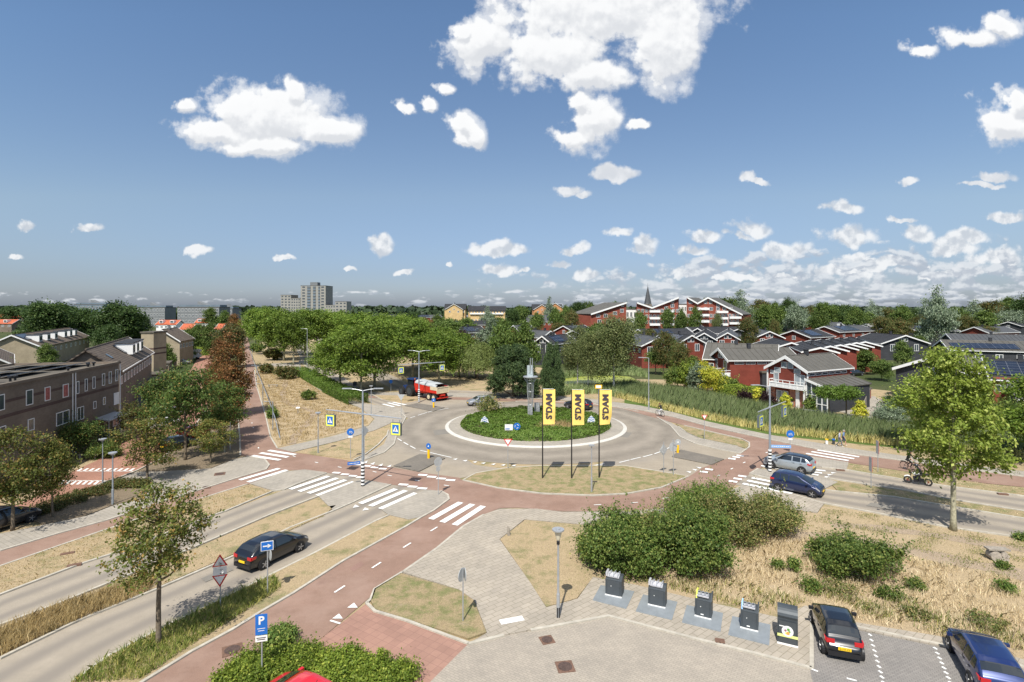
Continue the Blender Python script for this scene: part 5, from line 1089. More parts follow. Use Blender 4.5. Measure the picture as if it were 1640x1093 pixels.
for y in (6, 13, 20, 30, 36, 42):
    m = MB(); m.box((2.9, y, 7.35), (2.6, 2.8, 1.7)); m.box((2.9, y, 8.24), (2.9, 3.0, .14), mi=1); m.build('dormer', [M_whitep, M_darkwall], ro); window(ro, (4.2, y, 7.3), (0, 1, 0), (1, 0, 0), 2.0, 1.1, True, frame=M_conc2)
def boxb(label, x0, x1, ytop, Y, depth, m, name='building', cat='building', rows=0, cols=0, roofm=None, bands=None, yb=None, fr=None, side=None, rz=0, base=0):
    X0, X1 = (x0 - CX) * Y / F, (x1 - CX) * Y / F; H = HC - (ytop - HY) * Y / F; w = X1 - X0
    rt = empty(name, ((X0 + X1) / 2, Y, 0), label, cat, rz); b = MB(); b.prism([(-w / 2, 0), (w / 2, 0), (w / 2, depth), (-w / 2, depth)], base, H); b.build('wall', m, rt)
    r = MB(); r.box((0, depth / 2, H + .15), (w + .3, depth + .3, .3)); r.build('roof', roofm or M_flat, rt)
    for i in range(rows):
        z = H - (i + .5) * (H - base) / rows
        for j in range(cols):
            window(rt, (-w / 2 + w * (j + .5) / cols, 0, z), (1, 0, 0), (0, -1, 0), w / cols * .62, (H - base) / rows * .5, frame=fr)
    return rt, w, H
# end house and carports behind the block
rt, w, H = boxb('brick end house of the second terrace with striped corner bay', 226, 246, 534, 108, 4, M_sand, 'house', 'house', 0, 0)
m = MB(); m.prism([(-w/2-.02,-.02),(w/2+.02,-.02),(w/2+.02,4.02),(-w/2-.02,4.02)], 6.0, 6.3); m.prism([(-w/2-.02,-.02),(w/2+.02,-.02),(w/2+.02,4.02),(-w/2-.02,4.02)], 7.0, 7.3); m.build('brick_band', M_brickd, rt)
house('hip like brown roofed house at the end of the left terraces', (258, 528), (284, 525), 9.5, 4.5, 6.3, M_sand, M_roofb, chim=1, gwin='one', swin=5, fascia=False)
for i, (px, py) in enumerate(((248, 648), (254, 632), (262, 619), (270, 608), (278, 599), (287, 591))):
    X, Y, _ = G(px - 18, py); rt = empty('garage', (X, Y, 0), ('nearest', 'second', 'third', 'fourth', 'fifth', 'farthest')[i] + ' flat roofed brick garage along the left red street', 'garage', .45, 'brick garages along the left street')
    m = MB(); m.box((0, 0, 1.25), (3.2, 5.4, 2.5)); m.build('wall', M_brick, rt); m = MB(); m.box((0, 0, 2.62), (3.5, 5.8, .22)); m.build('roof', M_flat, rt); m = MB(); m.box((0, -2.72, 1.05), (2.5, .06, 2.1)); m.build('door', M_conc2, rt)
house('small brick house at the far left edge', (-24, 566), (-16, 552), 7.0, 4, 4.6, M_brick, M_roofb, chim=0)
for i, (a, b, h, l) in enumerate((((-20,512),(31,512),5,'orange roofed row at the far left'),((0,504),(45,504),5,'dark roofed row left behind the oak'),((203,514),(232,514),4,'orange roofed row left of the end house'),((256,513),(290,513),4.5,'orange roofed row with white dormer, left of two'),((294,519),(314,519),4,'low orange roof between the two rows'),((317,511),(348,511),4.5,'orange roofed row with white dormer, right of two'),((350,519),(362,519),4,'orange roof end beside the brown trees'))):
    house(l, a, b, 7.5, h, 5.0, M_whitep if i > 1 else M_brick, M_roofr, chim=0, gwin=None, swin=5, dorm=2 if i in (0, 3, 5) else 0, fascia=False)
boxb('brick row with white bays under the orange roofs', 322, 348, 524, 250, 8, M_pink, 'house', 'house', 2, 4)
for l, x0, x1, yt, Y, m_, r_, c_ in (('long flats with blue bands at left horizon', 216, 264, 493, 420, M_conc2, 4, 10),('flats with blue balconies, centre left', 284, 351, 492.5, 360, M_conc2, 4, 12),('blue topped office block behind the oaks', 119, 168, 488.5, 430, M_bluep, 4, 9),('flats slab left of the wood edge', 350, 372, 495, 420, M_conc2, 3, 4)):
    rt, w, H = boxb(l, x0, x1, yt, Y, 14, m_, 'apartment_block', 'flats', r_, c_); m = MB(); m.box((0, 6, H + .9), (w * .98, 9, 1.4)); m.build('rooftop_storey', M_bluep, rt)
    if Y < 440:
        m = MB(); m.extr([(-w*.1, 4, H + 1.6), (w*.12, 4, H + 1.6), (-w*.1, 4, H + 4)], (0, 5, 0)); m.build('rooftop_plant', M_conc2, rt)
# tower
def tower():
    Y = 600; k = Y / F
    for (x0, x1, yt, m_, dep, c_, l, nm) in ((481.5, 521.5, 458, M_conc, 24, 0, 'tall pale concrete tower block on the horizon', 'tower_block'), (449.5, 466, 473, M_conc, 20, 3, 'stepped white block left of the tower', 'apartment_block'), (466, 481, 478, M_conc, 18, 4, 'lower block touching the left side of the tower', 'apartment_block'), (521.5, 537, 489, M_conc, 18, 4, 'low pale block right of the tower', 'apartment_block'), (537, 555, 483.5, M_conc, 18, 3, 'cubic pale block with a dark window row right of the tower', 'apartment_block')):
        rt, w, H = boxb(l, x0, x1, yt, Y, dep, m_, nm, 'tower block' if nm == 'tower_block' else 'flats', 0, 0)
        rows = int(H / 3)
        if nm == 'tower_block':
            m = MB(); m.box((-.5, 8, H + 2), (8, 9, 4)); m.build('rooftop_plant', M_conc2, rt)
            for xx, ww in ((-w * .17, w * .13), (w * .05, w * .10), (w * .24, w * .06)):
                m = MB(); m.box((xx, -.05, H / 2), (ww, .5, H - 1)); m.build('balcony_bay', M_bluep, rt)
                for i in range(rows):
                    mm = MB(); mm.box((xx, -.45, 1.5 + i * H / rows), (ww, .5, 1.0)); mm.build('balcony', M_conc2, rt)
            for i in range(rows):
                for xx in (-w * .38, w * .38): window(rt, (xx, 0, 1.6 + i * H / rows), (1, 0, 0), (0, -1, 0), 3, 1.6, frame=M_conc2)
        else:
            for i in range(rows):
                for j in range(c_): window(rt, (-w / 2 + w * (j + .5) / c_, 0, 1.6 + i * H / rows), (1, 0, 0), (0, -1, 0), w / c_ * .55, 1.5, frame=M_conc2)
tower()
# yellow and orange apartment buildings, centre
rt = house('yellow gabled apartment house left of the long yellow block', (728, 487), (742, 485), HC + 2, 9, 9.5, M_yelwall, M_roofd, chim=1, gwin='std', swin=4, name='apartment_house', cat='apartments') if False else None
def apt(label, x0, x1, yr, ye, Y, wallm, cols, rows, gable=None, depth=12):
    X0, X1 = (x0 - CX) * Y / F, (x1 - CX) * Y / F; zr = HC - (yr - HY) * Y / F; ze = HC - (ye - HY) * Y / F; w = X1 - X0
    rt = empty('apartment_house', (X0, Y, 0), label, 'apartments'); m = MB(); m.extr([(0, 0, 0), (0, depth, 0), (0, depth, ze), (0, depth / 2, zr - .1), (0, 0, ze)], (w, 0, 0)); m.build('wall', wallm, rt)
    r = MB(); r.slab([(-.5, -.6, ze - .2), (w + .5, -.6, ze - .2), (w + .5, depth / 2, zr), (-.5, depth / 2, zr)], .3); r.slab([(-.5, depth + .6, ze - .2), (w + .5, depth + .6, ze - .2), (w + .5, depth / 2, zr), (-.5, depth / 2, zr)], .3); r.build('roof', M_roofd if wallm is not M_redbr else M_roofg2, rt)
    for i in range(rows):
        z = ze - 1.3 - i * (ze - 1) / rows
        m = MB(); m.box((w / 2, -.5, z - 1.1), (w * .9, 1.0, .9)); m.build('balcony', M_whitep, rt)
        for j in range(cols): window(rt, (w * (j + .5) / cols, 0, z), (1, 0, 0), (0, -1, 0), w / cols * .55, 1.3)
    return rt
apt('long yellow apartment block with a dark mansard roof and white balconies', 750, 809, 490.5, 497.5, 400, M_yelwall, 12, 2)
apt('yellow apartment house with white framed gable', 712, 745, 487, 495, 395, M_yelwall, 5, 2)
apt('orange apartment house with stepped gables left of the skyline wood', 853, 900, 487.5, 496, 420, M_orwall, 8, 2)
for x, yt, l, Y in ((727, 487, 'pointed yellow gable front beside the long block', 392), (868, 488, 'orange gable front, left of two', 415), (889, 485.5, 'orange gable front, right of two', 415)):
    X, _, zp = PD(x, yt, Y); rt = house(l, (X, Y, zp), (X, Y + 10, zp), zp, 6.5, zp - 4, M_yelwall if x < 800 else M_orwall, M_roofd, chim=1, gwin='std', swin=0, name='apartment_house', cat='apartments')
# red row with solar panels, and the long red apartments
house('long dark red row with six solar panels in the middle distance', (842, 505), (940, 505), 10.2, 5.6, 6.2, M_redwall, M_roofg2, chim=2, gwin='one', swin=12, solar=[(-1, .10, .22, .1, .75), (1, .10, .22, .1, .75), (1, .34, .46, .1, .75), (1, .58, .68, .1, .75), (1, .69, .79, .1, .75), (1, .85, .95, .1, .75)])
def redapt():
    Y = 250
    def blk(label, prof, x0, x1, dvec, wins):
        P = [Vector(PD(x, y, Y)) for x, y in prof]; O = Vector((P[0].x, Y, 0)); rt = empty('apartment_house', O, label, 'apartments')
        base = [Vector((P[0].x, Y, 0)), Vector((P[-1].x, Y, 0))]; poly = [p - O for p in [base[0]] + P + [base[1]]]; m = MB()
        D = Vector(dvec); full = poly[:1] + [p - Vector((0, 0, .4)) for p in poly[1:-1]] + poly[-1:]
        n = len(full)
        for i in range(1, n - 2):      # vertical wall strips under each roof segment
            a, b = full[i], full[i + 1]; m.extr([Vector((a.x, 0, 0)), Vector((b.x, 0, 0)), b, a], D)
        m.build('wall', M_redbr, rt); r = MB(); f = MB()
        for i in range(1, n - 2):
            a, b = poly[i], poly[i + 1]; o = Vector((0, -.9, 0)); r.slab([a + o, b + o, b + D, a + D], .35)
            o2 = Vector((0, -1.05, 0)); f.extr([a + o2 + Vector((0, 0, .15)), b + o2 + Vector((0, 0, .15)), b + o2 - Vector((0, 0, .55)), a + o2 - Vector((0, 0, .55))], (0, .12, 0))
        r.build('roof', M_roofg2 if False else M_roofg, rt); f.build('fascia', M_whitep, rt)
        for (x, y, w, h) in wins:
            p = Vector(PD(x, y, Y)) - O; window(rt, p, (1, 0, 0), (0, -1, 0), w, h, mull=1)
        return rt, O
    D = (9.5, 12, 0)
    W1 = [(1023+i*6.2, y, 1.25, 1.5) for i in range(11) for y in (498, 507, 516)] + [(1077, 490, 1.6, 1.6), (1067, 494, 1.6, 1.6), (1077, 482+.5, 1.4, 1.5)]
    rt, O = blk('red apartment block with zigzag white edged roof, left of two', [(1019.5,484.6),(1043.5,492.8),(1086,476.5)], 1019, 1086, (4, 12, 0), W1)
    for x in (1048, 1070):
        for y in (499, 510, 520):
            p = Vector(PD(x, y, Y)) - O; m = MB(); m.box((p.x, -.7, p.z), (4.6, 1.4, 1.0)); m.build('balcony', M_whitep, rt)
    W2 = [(1103 + 6 * i, y, 1.25, 1.6) for i in range(14) for y in (506, 515)] + [(x, 495, 1.6, 1.5) for x in (1106, 1119, 1130, 1139, 1150, 1160, 1170)] + [(1106, 484, 1.6, 1.6), (1130, 484, 1.5, 1.7), (1138, 484, 1.5, 1.7), (1150, 489, 1.5, 1.5)]
    rt, O = blk('largest red apartment block with white balconies and long sloping roof, right of two', [(1099.7,476.5),(1116,485.8),(1132.6,476.6),(1187.8,504)], 1099, 1188, D, W2)
    for x, ys in ((1125, (495, 505, 515)), (1155, (500, 510, 520)), (1176, (509, 518))):
        for y in ys:
            p = Vector(PD(x, y, Y)) - O; m = MB(); m.box((p.x, -.8, p.z), (5.2, 1.6, 1.0)); m.build('balcony', M_whitep, rt)
    blk('red apartment wing with a long grey roof, leftmost', [(946,503),(1003,484.5)], 946, 1003, (-8, 12, 0), [(958,506,1.8,1.6),(970,506,1.8,1.6),(985,502,1.8,1.6),(996,498,1.6,1.6),(997,489,1.4,1.5),(960,515,1.8,1.6),(974,515,1.8,1.6),(990,514,1.8,1.6)])
    boxb('white gallery flats between the red apartment blocks, left', 1002, 1020, 496, 258, 8, M_whitep, 'apartment_block', 'flats', 3, 3)
    boxb('white gallery flats between the red apartment blocks, right', 1086, 1100, 488, 258, 8, M_whitep, 'apartment_block', 'flats', 4, 3)
redapt()
# church
rt = empty('church', (PD(1037.5, 0, 360)[0], 360, 0), 'church tower with a pointed slate spire behind the red apartments', 'church'); k = 360 / F
m = MB(); m.box((0, 0, 8.5), (4.2, 4.2, 17)); m.build('tower', M_brick, rt)
m = MB(); z0 = HC + (HY - 484) * k - 1.3; m.tube([(0, 0, z0), (0, 0, z0 + .5), (0, 0, HC + (HY - 458) * k)], [2.5, 2.35, .05], 8); m.build('spire', M_roofg2, rt); m = MB(); m.tube([(0, 0, HC + (HY - 459) * k), (0, 0, HC + (HY - 454) * k)], .08, 5); m.build('weather_vane', M_black, rt)
# estate of dark roofed red houses
EST = [((868,538.7),(908,535.5),3.3,'tri','dark red gabled house between the pines and the birch'),((882,530.4),(845,528.6),4,'tri','dark roofed house behind the pine gable house'),((902,522.3),(935,520.5),4.5,'one','white edged gable right of the long red row front'),((917,529.5),(950,526.5),4.5,'one','dark house left of the birch crown'),((822,521.5),(850,521),5,None,'grey roofed house behind the pine tops'),
 ((705,514.5),(803,513.8),6,None,'long dark row with skylights left of the long red row'),((723,505.3),(812,505),6,None,'long dark row with small white dormers below the yellow flats'),((706,523),(728,521.5),5,'one','grey roofed house beside the purple tree'),((732,524),(770,523),5,'one','dark house with white gable edge near the willow'),
 ((600,504.2),(640,503.6),6,None,'dark roof strip behind the planes, left'),((655,505),(705,504.6),6,None,'dark roof strip behind the planes, right'),((1011,518),(1060,517),5,None,'grey and blue roof below the red apartments'),((1022,527.5),(1100,526.3),5,None,'long dark roof left of the twin gables'),((1055,541),(1020,535),4.5,'tri','black roofed house with white gable right of the birch'),((1108,537.5),(1062,533.5),4.3,'tri','black roofed house with balcony gable'),
 ((1128,533.6),(1131,526.5),3.6,'tri','left of the twin white edged gables'),((1165.5,533),(1168,526),3.6,'tri','right of the twin white edged gables'),((1100,524.5),(1183,523.5),6,None,'long dark roof behind the twin gables'),((1117,526),(1121,520),3.4,'one','small white gable above the twin gables'),((1233,531),(1205,525),4.5,'tri','dark house with white gable beside the fir'),
 ((1270,529.5),(1310,528),6,'one','dark roofed house beside the bright small tree'),((1222,511.3),(1258,510.3),6,'one','bright red gabled house right of the red apartments'),((1320,523),(1380,521),6,None,'dark roof row behind the solar terrace, left'),((1349,519.5),(1395,518.8),5,None,'white dormered houses on the right'),((1448,522.5),(1512,521),6,None,'dark roof row left of the red gable at right'),((1300,517),(1345,516.5),5,None,'dark roof row below the skyline right of centre'),
 ((1515.6,519.4),(1547,517.6),5,'one','red gabled house on the right, left of two'),((1614.4,515.7),(1660,514),5.5,'one','red gabled house at the right edge, right of two'),((1400,512.5),(1445,512),6,None,'low dark roof behind the right garden trees'),((955,524),(1000,522.6),5,None,'dark roof behind the tallest birch'),((1183,527),(1207,525.5),5,None,'dark roof behind the dark conical tree'),((1560,524),(1610,523),5,None,'dark roof between the two red gables'),((840,512.5),(835,508),3,'one','red end gable at the left of the long red row')]
for i, (a, b, hw, gw_, l) in enumerate(EST):
    house(l, a, b, 7.7, hw, 5.6, M_redwall if i % 3 else M_darkwall, (M_roofd, M_roofg2, M_roofd)[i % 3], chim=1 + (i % 2), gwin=gw_, swin=4 if abs(b[0] - a[0]) > 25 else 2, solar=[(1, .2, .6, .1, .8), (-1, .2, .6, .1, .8)] if i % 4 in (0, 2) and i not in (15, 16) else None, skyl=2 if i in (5, 8) else 0, dorm=3 if i == 23 else 2 if i == 6 else 0)
house('dark hall with broad white edged gable behind the garden trees', (1450.7, 537.3), (1395, 533.5), 7.2, 7.5, 4.8, M_darkwall, M_roofd, chim=1, gwin='tri', swin=3)
# terrace of stepped solar roofs
for i, (x, y, x2, y2) in enumerate(((1268,549,1238,541),(1314,557,1285,547),(1330,554.5,1300,545),(1346,552.5,1316,543.5),(1361,551,1332,542.5),(1372,549,1345,541.5),(1386,547.5,1362,540))):
    house(('first','second','third','fourth','fifth','sixth','seventh')[i] + ' roof of the stepped solar terrace, counted from the left', (x, y), (x2, y2), 6.9, 5.6 if i == 0 else 3.6, 5.0 if i == 0 else 5.9, M_redwall, M_roofd, chim=1 if i else 0, gwin='tri' if i == 0 else 'one', swin=2, solar=[(1, .1, .9, .1, .9)], group='stepped solar terrace houses')
house('brown metal roofed house in front of the solar terrace with two balcony ends', (1132, 549.5), (1247, 553), 8.2, 4.8, 5.4, M_redwall, M_roofg, near=True, gwin='tri', swin=5, seams=1, chim=1)
hA = house('red boarded house with seamed grey roof behind the hedges', (1150, 558), (1263, 557.5), 7.7, 4.2, 5.8, M_redwall, M_roofg, near=True, gwin='tri', swin=0, seams=1, chim=1)
def balcony(root, y, x0, x1, z, dep):
    m = MB(); m.box(((x0 + x1) / 2, y - dep / 2, z), (x1 - x0, dep, .16)); n = int((x1 - x0) / 1.3) + 1
    for i in range(n + 1):
        x = x0 + .05 + (x1 - x0 - .1) * i / n; m.box((x, y - dep + .04, z + .55), (.09, .09, 1.1))
    for zz in (1.1, .62): m.box(((x0 + x1) / 2, y - dep + .04, z + zz), (x1 - x0, .07, .09))
    m.box(((x0 + x1) / 2, y - dep + .07, z + .42), (x1 - x0, .04, .62))
    for x in (x0 + .04, x1 - .04):
        for zz in (1.1, .62): m.box((x, y - dep / 2, z + zz), (.07, dep, .09))
        m.box((x + .0, y - dep / 2, z + .42), (.04, dep - .1, .62)); m.box((x, y - dep + .05, z / 2), (.2, .2, z))
    return m.build('balcony', M_whitep, root)
balcony(hA, .5, .4, 4.1, 2.9, 1.8)
m = MB(); m.box((4.0, 9.5, 3.0), (.5, .9, .8)); m.box((4.27, 9.5, 3.0), (.06, .6, .6), mi=1); m.build('air_conditioner', [M_whitep, M_black], hA)
for k in range(5):
    window(hA, (3.86, 2.2 + k * 2.1, 5.3), (0, 1, 0), (1, 0, 0), 1.8, .42, True, mull=0)
hB = house('red gabled house with white balcony and pink brick ground floor', (1257.5, 570.5), (1331, 565.8), 7.8, 3.75, 5.75, M_redwall, M_roofg, near=True, gwin=None, swin=0, seams=1, chim=1)
LB = (Vector(G(1331, 565.8, 7.8)) - Vector(G(1257.5, 570.5, 7.8))).length
for (x, z, w, h) in ((-.55, 6.35, .95, 1.0), (.55, 6.35, .95, 1.0), (-1.7, 5.45, 1.1, .8), (-2.6, 5.05, .7, .6), (-1.9, 4.1, .9, 1.8), (1.7, 4.0, 1.0, 2.3), (2.6, 4.0, .8, 2.2), (1.7, 5.6, 1.1, .7), (-1.4, 1.25, 1.0, 2.1), (-.3, 1.25, 1.0, 2.1)):
    window(hB, (x, .5, z), (1, 0, 0), (0, -1, 0), w, h, True, mull=0, glass=mat('curtained_glass', (.30, .34, .36), .12, 0, .25, 1.2, .8))
m = MB(); m.box((-2.75, .46, 1.4), (1.3, .08, 2.7)); m.box((1.05, .46, 1.4), (1.2, .08, 2.7)); m.box((2.7, .46, 1.4), (1.3, .08, 2.7)); m.build('brick_panel', M_pink, hB)
balcony(hB, .45, -2.5, 3.5, 2.95, .95); m = MB(); m.box((1.9, .35, 1.42), (.55, .3, 2.85)); m.box((-3.42, .40, 2.7), (.16, .2, 5.4)); m.box((3.42, .40, 2.7), (.16, .2, 5.4)); m.build('white_post', M_whitep, hB)
# glazed lean-to
m = MB(); m.slab([(3.4, -.3, 4.7), (3.4, LB - 1, 4.7), (7.0, LB - 1, 3.7), (7.0, -.3, 3.7)], .16)
for i in range(9):
    y = -.3 + (LB - .7) * i / 8; m.tube([(3.4, y, 4.75), (7.0, y, 3.75)], .05, 4)
m.build('roof', M_roofg, hB)
m = MB()
for x in (3.6, 4.4, 5.2, 6.0, 6.8):
    zt = 4.5 - (x - 3.4) * .28; m.box((x, -.1, zt / 2), (.12, .12, zt))
for z in (1.2, 2.4): m.box((5.2, -.1, z), (3.2, .09, .10))
m.extr([(3.4, -.40, 4.78), (7.0, -.40, 3.78), (7.0, -.40, 3.45), (3.4, -.40, 4.45)], (0, .1, 0)); g_ = m.build('conservatory_frame', M_whitep, hB)
m = MB(); m.extr([(3.6, -.08, .1), (6.8, -.08, .1), (6.8, -.08, 3.45), (3.6, -.08, 4.4)], (0, .03, 0)); m.build('pane', M_winglass, g_)
m = MB(); m.extr([(6.8, .2, 0), (6.8, LB - 1.2, 0), (6.8, LB - 1.2, 3.5), (6.8, .2, 3.5)], (-.15, 0, 0)); m.build('side_wall', M_darkwall, hB)
for k in range(6): window(hB, (3.42, 1.4 + k * 1.6, 5.2), (0, 1, 0), (1, 0, 0), 1.4, .4, True, mull=0)
# grey annex between the houses, patio, shed, fence, planters
boxb('grey brick garden annex between the two red houses', 1221, 1232, 598, 98, 4, M_darkwall, 'annex', 'annex')
sheet('patio', [(1236,648),(1300,652),(1352,662),(1380,680),(1440,676),(1440,655),(1400,636),(1340,640),(1300,643)], 0, M_tileL, h=.12)
rt, w, H = boxb('low red garden shed with a flat grey roof', 1365, 1395, 624, 92, 4, M_redwall, 'shed', 'shed'); m = MB(); m.box((-w * .3, -.03, 1.0), (w * .3, .05, 1.9)); m.build('door', M_black, rt)
m = MB(); A_, B_ = Vector(G(1383, 664)), Vector(G(1393, 640)); m.extr([A_, B_, B_ + Vector((0, 0, 1.8)), A_ + Vector((0, 0, 1.8))], (.08, 0, 0)); tag(m.build('fence', M_wood), 'grey wooden garden fence beside the yellow conifer', 'fence')
for (a, b, l) in (((1313,666),(1364,674),'long grey stone planter on the terrace'),((1285,661),(1309,664),'short grey stone planter on the terrace')):
    m = MB(); A_, B_ = Vector(G(*a)), Vector(G(*b)); c = (A_ + B_) / 2; dd = B_ - A_; m.box((c.x, c.y, .25), (dd.length, .7, .5), math.atan2(dd.y, dd.x)); o = m.build('planter', M_conc2); tag(o, l, 'planter')
# far right roofs
house('black solar roofed house behind the plane tree at the right edge', (1573, 574), (1720, 580), 7, 8, 4.4, M_redwall, M_roofd, near=True, gwin='one', swin=4, solar=[(1, .02, .9, .15, .8)])
house('long grey roofed hall with blue solar strips at the right edge', (1506, 545), (1700, 549), 7, 7, 5.0, M_darkwall, M_roofg, gwin=None, swin=6, seams=1, solar=[(1, .05, .6, .3, .8)])
house('flat grey roofed row behind the blue solar strips', (1515, 535), (1690, 538), 7, 6, 5.4, M_darkwall, M_roofg2, gwin=None, swin=6, seams=1)
house('brown roofed house half hidden by the plane crown', (1490, 572), (1540, 565.5), 7.2, 5.5, 4.9, M_darkwall, M_roofg, near=True, gwin='one', swin=2, seams=1)
house('low grey roofed house under the plane tree, far right', (1618, 612), (1760, 620), 4.6, 5, 2.8, M_darkwall, M_roofg, near=True, gwin=None, swin=2, seams=1, chim=0)
# ------------------------------------------------------------------ vehicles
def paint(name, col, metal=.3): return mat(name, col, .28, metal, .04, 2, .5, 1.0)
PROF = {
 'hatch': dict(L=4.26, W=1.80, top=[(-2.13,.70),(-2.09,.96),(-2.02,1.02),(-1.88,1.16),(-1.62,1.37),(-1.25,1.45),(-.4,1.48),(.25,1.45),(.55,1.36),(1.18,1.0),(1.6,.92),(1.95,.80),(2.1,.66),(2.13,.55)], belt=(.98, .92), gs=(-1.75, 1.15), cab=(-1.45, .45), wb=2.62, wr=.32),
 'city':  dict(L=3.47, W=1.62, top=[(-1.73,.72),(-1.70,.96),(-1.62,1.05),(-1.50,1.22),(-1.32,1.40),(-1.0,1.47),(-.3,1.49),(.2,1.45),(.48,1.36),(1.0,1.02),(1.4,.92),(1.62,.78),(1.72,.62),(1.735,.5)], belt=(1.0, .95), gs=(-1.45, .98), cab=(-1.2, .4), wb=2.34, wr=.29),
 'mpv':   dict(L=3.88, W=1.76, top=[(-1.94,.75),(-1.90,1.05),(-1.84,1.15),(-1.72,1.38),(-1.5,1.53),(-1.1,1.58),(-.3,1.59),(.2,1.53),(.6,1.35),(1.2,1.04),(1.55,.93),(1.85,.74),(1.93,.58),(1.94,.5)], belt=(1.08, .98), gs=(-1.68, 1.25), cab=(-1.4, .35), wb=2.57, wr=.31),
 'suv':   dict(L=4.23, W=1.84, top=[(-2.11,.75),(-2.08,1.02),(-2.02,1.10),(-1.85,1.30),(-1.65,1.46),(-1.3,1.54),(-.4,1.56),(.2,1.52),(.5,1.42),(1.1,1.10),(1.5,1.04),(1.95,.94),(2.08,.74),(2.115,.55)], belt=(1.07, 1.02), gs=(-1.8, 1.08), cab=(-1.5, .4), wb=2.65, wr=.35),
}
def car(label, px, py, hd, kind, pm, name='parked_car', detail=True, roofm=None, plate='G-333-ZZ', z=0, group=None, loc=None):
    P = PROF[kind]; L_, W_ = P['L'], P['W']; x, y, _ = loc or G(px, py)
    rt = empty(name, (x, y, z), label, 'car', R(hd), group)      # local +x is the nose
    tp = np.array(P['top']); g0, g1 = P['gs']; zf = .22
    def top(X): return float(np.interp(X, tp[:, 0], tp[:, 1]))
    def belt(X): return float(np.interp(X, (-L_ / 2, L_ / 2), P['belt']))
    def hwid(X):
        e = abs(X) / (L_ / 2); return W_ / 2 * (1 - .17 * e ** 5)
    def ring(X):
        t = top(X); b = min(belt(X), t - .03); w = hwid(X); cabf = max(0, min(1, (t - b) / .48)); wr = w * (.97 - .21 * cabf)
        zz = zf + .06 * (abs(X) / (L_ / 2)) ** 4
        return [(0, zz), (w * .86, zz), (w * .96, zz + .10), (w * 1.0, zz + (b - zz) * .45), (w * .99, zz + (b - zz) * .75), (w * .955, b), (w * .955 + (wr - w * .955) * .5, b + (t - .05 - b) * .52), (wr, t - .055 * (.3 + .7 * cabf)), (wr * .86, t - .012), (wr * .5, t + .004), (0, t + .008)]
    def S(X, k):
        r = ring(X); i = min(int(k), len(r) - 2); f = k - i; return Vector((X, r[i][0] * (1 - f) + r[i + 1][0] * f, r[i][1] * (1 - f) + r[i + 1][1] * f))
    xs = sorted(set([round(float(v), 3) for v in np.linspace(-L_ / 2, L_ / 2, 30)] + [float(v) for v in tp[:, 0]]))
    m = MB(); nr = 11
    for X in xs:
        rr = ring(X); m.v += [(X, yy, zz) for yy, zz in rr] + [(X, -yy, zz) for yy, zz in rr[-2:0:-1]]
    n = 2 * nr - 2
    roof_m = roofm is not None
    for i in range(len(xs) - 1):
        for j in range(n):
            m.f.append((i * n + j, i * n + (j + 1) % n, (i + 1) * n + (j + 1) % n, (i + 1) * n + j))
            xm = (xs[i] + xs[i + 1]) / 2; m.m.append(1 if roof_m and 7 <= j < n - 7 and g0 < xm < g1 - .5 else 0)
    m.f.append(tuple(range(n))[::-1]); m.m.append(0); m.f.append(tuple((len(xs) - 1) * n + j for j in range(n))); m.m.append(0)
    body = m.build('body', [pm, roofm or pm], rt, smooth=True)
    c0, c1 = P['cab']
    def patch(pm_, x0b, x1b, x0t, x1t, k0, k1, side, nx=7, nk=3, off=.008):
        o = len(pm_.v)
        for a in range(nk + 1):
            f = a / nk; k = k0 + (k1 - k0) * f
            for b in range(nx + 1):
                X = (x0b + (x0t - x0b) * f) * (1 - b / nx) + (x1b + (x1t - x1b) * f) * b / nx
                p = S(X, k); q = S(X, min(k + .15, 9.9)); nn = Vector((0, q.z - p.z, -(q.y - p.y))).normalized()
                p = p + nn * off; pm_.v.append((p.x, p.y * side, p.z))
        for a in range(nk):
            for b in range(nx): pm_.f.append((o + a * (nx + 1) + b, o + a * (nx + 1) + b + 1, o + (a + 1) * (nx + 1) + b + 1, o + (a + 1) * (nx + 1) + b)); pm_.m.append(0)
    mid = (c0 + c1) / 2 + .05
    for s in (1, -1):
        for (a, b, c, d) in ((mid + .05, g1 - .25, mid + .05, c1 - .02), (c0 + .30, mid - .04, c0 + .30, mid - .04), (g0 + .12, c0 + .22, c0 - .08, c0 + .22)):
            w = MB(); patch(w, a, b, c, d, 5.12, 6.88, s); w.build('window', M_glass, rt)
    def screen(nm, xa, xb):      # across the car between two x stations following the top line
        w = MB(); NX, NY = 6, 8
        for i in range(NX + 1):
            X = xa + (xb - xa) * i / NX; rr = ring(X)
            Wd = rr[7][0] * .93
            for j in range(NY + 1):
                yy = -Wd + 2 * Wd * j / NY; w.v.append((X + (.012 if xa > 0 else -.012), yy, float(np.interp(abs(yy), [rr[10][0], rr[9][0], rr[8][0], rr[7][0]], [rr[10][1], rr[9][1], rr[8][1], rr[7][1]])) + .014))
        for i in range(NX):
            for j in range(NY): a = i * (NY + 1) + j; w.f.append((a, a + 1, a + NY + 2, a + NY + 1)); w.m.append(0)
        return w.build(nm, M_glass, rt)
    screen('windscreen', c1 + .12, g1 - .04); screen('rear_window', c0 - .14, g0 - .12)
